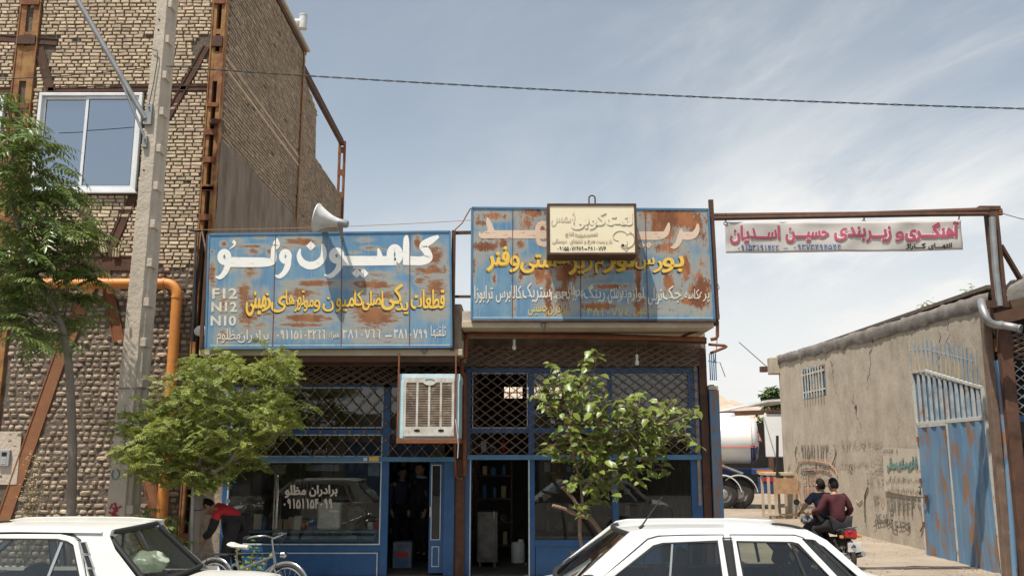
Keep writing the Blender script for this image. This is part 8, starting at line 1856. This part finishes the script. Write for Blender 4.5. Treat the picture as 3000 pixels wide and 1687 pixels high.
def clump(name, label, cat, r, base, Y, shoots, mat, L, seed, kind='pin', z0=.07):
 g=random.Random(seed);b=PY(r, *base, Y);b=Vector((b.x, Y, z0));t=thing(name, label, cat, b);m=MB();tw=MB()
 for(x, y)in shoots:
  p=PY(r, x, y, Y+g.uniform(-.2, .2));tw.tube([b, b.lerp(p, .55)+Vector((g.uniform(-.05, .05), 0, .05)), p], [.010, .007, .004], 5, caps=False)
  for k in range(7):
   u=.45+.55*k/6;o=b.lerp(p, u)+Vector((0, 0, .03));ang=g.uniform(0, 6.283);d=Vector((math.cos(ang), .8*math.sin(ang), g.uniform(0, .6)))
   if kind=='pin':pinnate(m, tw, g, o, d, L*g.uniform(.7, 1.1), 7, .03, .085, g.uniform(.3, .7))
   else:leaf(m, o, d, Vector((g.uniform(-.5, .5), -.6, 1)), L*g.uniform(.6, 1.1), L*.6, .3, .2)
 lf=m.build('leaves', mat, t, recalc=False);tw.build('stems', 'twig_green', t, recalc=False)
clump('sapling', 'low feathery sapling sprouting at the foot of the concrete pole', 'plant', 3, (1000, 1250), 12.2, [(820, 1090), (870, 1060), (940, 1080), (1040, 1100), (1090, 1120), (900, 1130), (990, 1150), (1120, 1190), (1100, 1260), (960, 1050)], 'leaf_ailanthus', .30, 3)
clump('shrub', 'small broad-leafed shrub growing beside the bicycle', 'plant', 5, (340, 1600), 11.9, [(290, 1310), (330, 1320), (400, 1290), (420, 1250), (460, 1330), (500, 1340), (350, 1380), (430, 1400), (300, 1380), (480, 1400), (400, 1350), (330, 1440), (430, 1450)], 'leaf_mulberry', .095, 5, 'leaf')
def climber():
 g=random.Random(12);Y=14.1;b=PY(3, 190, 1090, Y);b=Vector((b.x, Y, .07));t=thing('climbing_plant', 'dry pale climbing plant against the foot of the rough brick wall', 'plant', b);m=MB();tw=MB()
 for k in range(16):
  e=PY(3, g.uniform(150, 290), g.uniform(640, 900), Y+g.uniform(-.1, .1));mid=b.lerp(e, .5)+Vector((g.uniform(-.15, .15), 0, 0));tw.tube([b, mid, e], [.006, .004, .002], 4, caps=False)
  for q in range(26):
   u=g.uniform(.2, 1);o=(b.lerp(mid, u*2)if u<.5 else mid.lerp(e, u*2-1))+Vector((g.gauss(0, .07), g.gauss(0, .05), g.gauss(0, .05)));a=g.uniform(0, 6.283);leaf(m, o, Vector((math.cos(a), math.sin(a), g.uniform(-.6, .6))), Vector((0, -.6, 1)), g.uniform(.025, .06), .03, .3, .1)
 m.build('leaves', 'leaf_dry', t, recalc=False);tw.build('stems', 'leaf_dry', t, recalc=False)
climber()
for i, (x0, x1, n, lab)in enumerate(((1735, 1895, 26, 'green weed sprouting on the middle of the tarred wall top'), (2085, 2225, 16, 'green weed on the tarred wall top nearest the portal post'))):
 g=random.Random(50+i);m=MB();a=PX(8, (x0+x1)/2, 960 if i==0 else 870, WX+.4)
 for k in range(n*4):
  x=g.uniform(x0, x1);y=(960-(x-1735)*.18+20)if i==0 else 868-(x-2085)*.12;p=PX(8, x, y+16, WX+.3);h=g.uniform(.02, .26)*(math.sin((x-x0)/(x1-x0)*3.1)+.2)
  an=g.uniform(0, 6.28);leaf(m, p+Vector((g.uniform(-.1, .1), 0, h*g.random())), Vector((math.cos(an), math.sin(an), .5)), Vector((-.5, -.5, 1)), g.uniform(.05, .11), .05, .3, .2)
 tag(m.build('wall_weed', 'leaf_ailanthus', recalc=False), lab, 'weed')
def far_tree(r, x, y, Y, hgt, wid, seed, label):
 g=random.Random(seed);c=PY(r, x, y, Y);t=thing('far_tree', label, 'tree', Vector((c.x, Y, 0)));m=MB();m.tube([(c.x, Y, 0), (c.x+.1, Y, c.z*.6), (c.x, Y, c.z)], [.25, .18, .06], 8);m.build('trunk', 'bark_brown', t);m=MB()
 for k in range(1500):
  a=g.uniform(0, 6.283);q=g.random()**.5;zz=g.uniform(-1, .9);w=wid*math.sqrt(max(.05, 1-zz*zz))*q;p=Vector((c.x+w*math.cos(a), Y+w*math.sin(a), c.z-hgt*.3+hgt*zz*.6))
  p+=Vector([noise.noise(p*.8+Vector((i*9, 0, 0)))*.6 for i in range(3)]);leaf(m, p, Vector((g.uniform(-1, 1), g.uniform(-1, 1), g.uniform(-.8, .5))), Vector((0, -.4, 1)), g.uniform(.25, .45), .22, .3, .2)
 m.build('crown', 'leaf_far', t, recalc=False)
far_tree(9, 372, 425, 52, 3.6, .75, 5, 'dark green tree rising behind the yard shed at the wall corner')
# ================================================================ people
M('skin', (.43, .255, .165), (.37, .21, .135), 12, rough=.55, spec=.35);M('hair_black', (.010, .008, .007), (.016, .013, .011), 60, rough=.75, spec=.2);M('jacket_red', (.56, .030, .038), (.47, .025, .032), 7, rough=.85, bump=.25, bscale=22);M('jacket_black', (.020, .019, .021), (.032, .030, .032), 8, rough=.9, bump=.25, bscale=22)
M('cloth_navy', (.045, .055, .085), (.035, .042, .066), 8, rough=.9, bump=.25, bscale=22);M('cloth_maroon', (.085, .022, .026), (.06, .016, .020), 6, rough=.95, bump=.3, bscale=26);M('trouser_dark', (.018, .018, .020), (.028, .027, .028), 8, rough=.9, bump=.2, bscale=20);M('shoe_black', (.015, .014, .013), rough=.5);M('scarf_pale', (.42, .47, .52), (.34, .38, .43), 9, rough=.9);M('eye_dark', (.02, .015, .012), rough=.2)
def skin(nodes, edges, sub=2):
 me=bpy.data.meshes.new('s');me.from_pydata([n[0]for n in nodes], edges, []);o=bpy.data.objects.new('s', me);COL.objects.link(o)
 sk=o.modifiers.new('k', 'SKIN');sk.use_smooth_shade=True;sk.branch_smoothing=.6
 for i, n in enumerate(nodes):
  r=n[1];me.skin_vertices[0].data[i].radius=r if isinstance(r, tuple)else(r, r);me.skin_vertices[0].data[i].use_root=(i==0)
 s=o.modifiers.new('s', 'SUBSURF');s.levels=sub;s.render_levels=sub
 dg=bpy.context.evaluated_depsgraph_get();dg.update();e=bpy.data.meshes.new_from_object(o.evaluated_get(dg))
 r=([v.co.copy()for v in e.vertices], [tuple(p.vertices)for p in e.polygons]);bpy.data.objects.remove(o);bpy.data.meshes.remove(me);bpy.data.meshes.remove(e);return r
def fuse(mb, voxel):
 """weld overlapping shapes into one continuous surface"""
 me=bpy.data.meshes.new('f');me.from_pydata(mb.v, [], mb.f);bm=bmesh.new();bm.from_mesh(me);bmesh.ops.recalc_face_normals(bm, faces=bm.faces);bm.to_mesh(me);bm.free()
 o=bpy.data.objects.new('f', me);COL.objects.link(o);r=o.modifiers.new('r', 'REMESH');r.mode='VOXEL';r.voxel_size=voxel
 q=o.modifiers.new('q', 'SMOOTH');q.factor=.5;q.iterations=3
 dg=bpy.context.evaluated_depsgraph_get();dg.update();e=bpy.data.meshes.new_from_object(o.evaluated_get(dg));m=MB();m.add([v.co.copy()for v in e.vertices], [tuple(p.vertices)for p in e.polygons], 0, True)
 bpy.data.objects.remove(o);bpy.data.meshes.remove(me);bpy.data.meshes.remove(e);return m
def frame3(f, up):
 f=f.normalized();r=f.cross(up).normalized();u=r.cross(f);return r, f, u
def head_shape(c, f, up, k=1.0, shell=1.0, part=None):
 r, f, u=frame3(f, up);m=MB();n, w=22, 32;vs=[];keep=[]
 for i in range(n+1):
  a=math.pi*i/n
  for j in range(w):
   b=2*math.pi*j/w;x, y, z=math.sin(a)*math.sin(b), math.sin(a)*math.cos(b), math.cos(a)
   X, Y_, Z=.076*x, .098*y, .120*z
   if z<0:X*=1-.34*z*z;Y_=Y_*(1-.16*z*z)+.012*z*z
   if y>0 and shell==1.0:
    g=lambda px_, pz_, sx, sz:math.exp(-((x-px_)/sx)**2-((z-pz_)/sz)**2)
    Y_+=.024*g(0, -.16, .12, .16)+.010*g(0, .02, .09, .20)+.006*g(0, .22, .6, .10)-.012*(g(-.36, .04, .2, .12)+g(.36, .04, .2, .12))+.006*g(0, -.52, .3, .08)+.010*g(0, -.82, .35, .16)
   vs.append(c+(r*X+f*Y_+u*Z)*k*shell);keep.append((x, y, z))
 fs=[]
 for i in range(n):
  for j in range(w):
   q=(i*w+j, i*w+(j+1)%w, (i+1)*w+(j+1)%w, (i+1)*w+j)
   if part is None or all(part(*keep[t])for t in q):fs.append(q)
 m.add(vs, fs, 0, True)
 if shell==1.0:
  for s in(-1, 1):
   e=c+(r*(.076*s)+f*-.008+u*.0)*k;m.tube([e+(u*.028-f*.004)*k, e+(u*.01+r*.014*s-f*.012)*k, e+(u*-.028+r*.004*s)*k], [.010, .017, .008], 8)
 return m
def hand_shape(mb, w, d, nrm, thumb, curl):
 """palm, four bent fingers of unequal length, and a thumb from the side of the palm"""
 d=d.normalized();s=d.cross(nrm).normalized();n=s.cross(d)
 mb.tube([w-d*.02, w+d*.01, w+d*.05, w+d*.085], [.026, .028, .034, .030], 10)
 for k, (o, L)in enumerate(((-.030, .068), (-.010, .078), (.010, .073), (.029, .058))):
  p=w+d*.075+s*o;dd=d+s*(o*2.2);q=[p]
  for j in range(3):
   a=curl*(j+.6);dirv=(dd*math.cos(a)-n*math.sin(a)).normalized();q.append(q[-1]+dirv*L*(.45, .32, .25)[j])
  mb.tube(q, [.0105, .0098, .009, .007], 8)
 p=w+d*.028+s*(.028*thumb);q=[p, p+(d*.5+s*thumb*.8).normalized()*.036, p+(d*.5+s*thumb*.8).normalized()*.036+(d*.85+s*thumb*.2-n*.35).normalized()*.032];mb.tube(q, [.014, .012, .009], 8)
def person(label, base, J, top, trousers, hair='hair_black', short=False, two_tone=None, scarf=None, group=None, curl=.35, voxel=.0075):
 t=thing('person', label, 'person', base, group)
 g=lambda k:Vector(J[k])
 pel, wai, che, nb, hd=g('pelvis'), g('waist'), g('chest'), g('neck'), g('head');fdir=Vector(J['face']).normalized();hup=Vector(J.get('hup', (hd-nb))).normalized()
 def limbs(scale, add, parts, leg_to=None):
  nodes=[(pel-(wai-pel)*(.35 if parts==('torso',)else 0), .130*scale+add+(.012 if parts==('legs',)else 0))];E=[]
  def chain(start, pts):
   i=start
   for p, r in pts:nodes.append((p, tuple(q*scale+add for q in r)if isinstance(r, tuple)else r*scale+add));E.append((i, len(nodes)-1));i=len(nodes)-1
   return i
  if 'torso' in parts:
   a=chain(0, [(wai, .125), (che, .150)]);
   if 'neck' in parts:chain(a, [(nb, .066), (nb.lerp(hd, .5), .054)])
   else:chain(a, [(nb-(nb-che)*.10, .078)])
   for s in 'LR':
    sh, el, wr=g('sh'+s), g('el'+s), g('wr'+s)
    if short:pts=[(sh, .070), (sh.lerp(el, .45), .058), (sh.lerp(el, .72), .060)]if 'hands' not in parts else[(sh, .062), (sh.lerp(el, .5), .048), (el, .041), (el.lerp(wr, .4), .039), (wr, .028)]
    else:pts=[(sh, .066), (sh.lerp(el, .5), .053), (el, .045), (el.lerp(wr, .4), .042), (wr if 'hands' in parts else el.lerp(wr, .93), .028 if 'hands' in parts else .034)]
    chain(a, pts)
  if 'legs' in parts:
   for s in 'LR':
    hp, kn, an, to=g('hip'+s), g('kn'+s), g('an'+s), g('to'+s);pts=[(hp, .098), (hp.lerp(kn, .5), .083), (kn, .062), (kn.lerp(an, .35), .058), (an if 'hands' in parts else kn.lerp(an, .96), .042)]
    if 'hands' in parts:pts.append((to, .035))
    chain(0, pts)
  return skin(nodes, E)
 m=MB();v, f=limbs(.90, 0, ('torso', 'neck', 'legs', 'hands'));m.add(v, f);h=head_shape(hd, fdir, hup);m.add(h.v, h.f)
 for s, th in(('L', 1), ('R', -1)):
  wr, el=g('wr'+s), g('el'+s);d=Vector(J.get('hd'+s, wr-el));hand_shape(m, wr, d, Vector(J.get('hn'+s, (0, 0, 1))), th, curl)
 fuse(m, voxel).build('body', 'skin', t, recalc=False)
 r, f_, u=frame3(fdir, hup)
 for s in(-1, 1):
  e=MB();e.lathe([(0, -.008), (.007, -.004), (.008, 0), (.006, .005), (0, .007)], 10, Matrix.Translation(hd+r*.029*s+f_*.084+u*.006));e.build('eye', 'eye_dark', t)
 hp_=head_shape(hd-f_*.004+u*.004, fdir, hup, 1, 1.075, lambda x, y, z:z>.42-.10*x or(y<.25 and z>-.10+.25*y)or(y<-.25 and z>-.48))
 hs=hp_.build('hair', hair, t, recalc=False);so=hs.modifiers.new('thick', 'SOLIDIFY');so.thickness=.012;so.offset=-1
 v, f=limbs(1.06, .012, ('torso',));m=MB();m.add(v, f, 0, True)
 if two_tone:
  ax=(che-pel).normalized();nf=[]
  for i, ff in enumerate(m.f):
   c=sum((m.v[k]for k in ff), Vector())/len(ff);along=(c-pel).dot(ax)/(nb-pel).length;arm=min((c-g('el'+s)).length for s in 'LR')
   back=(c-(pel+ax*(c-pel).dot(ax))).normalized().dot(Vector(J['back']))
   m.m[i]=1 if(arm>.17 and(along>.42 and back>-.5 or along>-.05 and back>.30))else 0
 for i, p in enumerate(m.v):
  m.v[i]=p+Vector([noise.noise(p*9+Vector((k*7, 0, 0)))*.010+noise.noise(p*24+Vector((k*5, 2, 0)))*.006 for k in range(3)])
 m.build('top', [top, two_tone]if two_tone else top, t, recalc=False)
 v, f=limbs(1.04, .012, ('legs',));m=MB();m.add([p+Vector([noise.noise(p*9+Vector((k*7, 3, 0)))*.007 for k in range(3)])for p in v], f, 0, True);m.build('trousers', trousers, t, recalc=False)
 for s in 'LR':
  an, to=g('an'+s), g('to'+s);d=(to-an);d.z=0;d.normalize();z=min(an.z, to.z);sl=MB();v, f=skin([(an-d*.055+Vector((0, 0, -.03)), (.042, .045)), (an+Vector((0, 0, -.02)), .052), (an.lerp(to, .55)+Vector((0, 0, -.01)), .046), (to+d*.04, (.040, .034))], [(0, 1), (1, 2), (2, 3)]);sl.add(v, f, 0, True);sl.build('shoe', 'shoe_black', t, recalc=False)
 if scarf:
  m=MB();m.tube([nb+(r*math.cos(a)*.085+f_*math.sin(a)*.085+u*(.015*math.sin(a)-.01))for a in[i*math.pi/10 for i in range(21)]], .032, 8);m.build('scarf', scarf, t, recalc=False)
 return t
def mechanic():
 Y=12.95;P=lambda x, y, dy=0:PY(5, x, y, Y+dy);gz=.07
 hip=P(300, 1100);hx=hip.x;che=P(205, 1035);nb=P(163, 1022);hd=P(122, 1012);V=lambda x, y, z:Vector((x, Y+y, z))
 J=dict(pelvis=hip, waist=P(262, 1066), chest=che, neck=nb, head=hd+Vector((0, 0, -.02)), face=(-.62, -.10, -.78), hup=(-.78, 0, .50), back=(.0, -.35, .95), shL=P(180, 1052, .20), elL=P(160, 1150, .20), wrL=P(108, 1222, .16), shR=P(182, 1060, -.20), elR=P(150, 1160, -.20), wrR=P(98, 1215, -.12), hipL=hip+Vector((0, .10, -.05)), knL=V(hx-.02, .13, gz+.52), anL=V(hx+.06, .14, gz+.09), toL=V(hx-.12, .15, gz+.045), hipR=hip+Vector((0, -.10, -.05)), knR=V(hx-.10, -.12, gz+.51), anR=V(hx-.02, -.13, gz+.09), toR=V(hx-.20, -.14, gz+.045), hdL=(-.55, 0, -.85), hdR=(-.5, 0, -.9), hnL=(-.7, -.3, .3), hnR=(-.7, -.4, .3))
 t=person('man in a red and black jacket bending forward beside the bicycle', (hx, Y, gz), J, 'jacket_black', 'trouser_dark', two_tone='jacket_red')
 m=MB();p=P(246, 993, -.10);m.lathe([(0, 0), (.036, 0), (.034, .006), (0, .008)], 18, Matrix.Translation(p+Vector((0, .0, .015)))@Matrix.Rotation(R(55), 4, 'X'));m.build('jacket_badge', 'paper_white', t)
mechanic()
def riders():
 hd_=Vector((-.27, 1, 0)).normalized();rt=Vector((hd_.y, -hd_.x, 0));o=Vector((MX+.12, MY-.14, 0));Q=lambda f, r_, z:o+(hd_*f+rt*r_+Vector((0, 0, z)))*.93
 def rider(f, lean, hz, arms, legs):
  J=dict(pelvis=Q(f, 0, .90), waist=Q(f+lean*.3, 0, 1.06), chest=Q(f+lean*.7, 0, 1.24), neck=Q(f+lean, 0, 1.41), head=Q(f+lean+.03, 0, hz), face=hd_, back=-hd_, hipL=Q(f+.03, -.10, .87), hipR=Q(f+.03, .10, .87))
  J.update({k:Q(*v)for k, v in arms.items()});J.update({k:Q(*v)for k, v in legs.items()});return J
 J=rider(.50, .10, 1.535, dict(shL=(.60, -.19, 1.36), elL=(.68, -.33, 1.14), wrL=(.86, -.31, 1.05), shR=(.60, .19, 1.36), elR=(.68, .33, 1.14), wrR=(.86, .31, 1.05)), dict(knL=(.92, -.20, .72), anL=(.70, -.19, .36), toL=(.86, -.20, .33), knR=(.92, .20, .72), anR=(.70, .19, .36), toR=(.86, .20, .33)))
 J.update(hnL=(0, 0, 1), hnR=(0, 0, 1));person('man in a navy short-sleeved shirt driving the motorcycle', Q(.5, 0, .78), J, 'cloth_navy', 'trouser_dark', short=True, curl=.8)
 J=rider(.14, .05, 1.56, dict(shL=(.19, -.195, 1.37), elL=(.22, -.30, 1.12), wrL=(.42, -.36, 1.06), shR=(.19, .195, 1.37), elR=(.15, .30, 1.12), wrR=(.34, .27, .98)), dict(knL=(.50, -.27, .76), anL=(.34, -.26, .40), toL=(.48, -.28, .36), knR=(.50, .27, .76), anR=(.34, .26, .40), toR=(.48, .28, .36)))
 person('man in a maroon sweater riding pillion, seen from behind', Q(.14, 0, .80), J, 'cloth_maroon', 'trouser_dark', curl=.5)
riders()
def standing(label, x, Y, gz, h, face, top, arm_z=None, scarf=None):
 k=h/1.75;f=Vector(face).normalized();rt=Vector((f.y, -f.x, 0));Q=lambda a, b, z:Vector((x, Y, gz))+f*a+rt*b+Vector((0, 0, z*k))
 J=dict(pelvis=Q(0, 0, .95), waist=Q(0, 0, 1.10), chest=Q(.01, 0, 1.30), neck=Q(.0, 0, 1.49), head=Q(.03, 0, 1.63), face=tuple(f), back=tuple(-f), shL=Q(0, -.19, 1.42), shR=Q(0, .19, 1.42), elL=Q(-.02, -.25, 1.13), elR=Q(-.02, .25, 1.13), wrL=Q(.08, -.24, .88), wrR=Q(.08, .24, .88), hipL=Q(0, -.095, .90), hipR=Q(0, .095, .90), knL=Q(.03, -.11, .49), knR=Q(.0, .11, .49), anL=Q(0, -.12, .09), anR=Q(-.04, .12, .09), toL=Q(.14, -.14, .045), toR=Q(.10, .14, .045), hnL=tuple(-rt), hnR=tuple(rt))
 return person(label, (x, Y, gz), J, top, 'trouser_dark', scarf=scarf, voxel=.009)
standing('man in a black coat with pale collar standing in the shop doorway', PY(5, 1442, 1100, 16.6).x, 16.6, ZF, 1.72, (-.75, -.65, 0), 'jacket_black', scarf='scarf_pale')
standing('man in navy standing deeper inside the dark shop doorway', PY(5, 1318, 1100, 17.4).x, 17.4, ZF, 1.62, (.5, -.8, 0), 'cloth_navy')
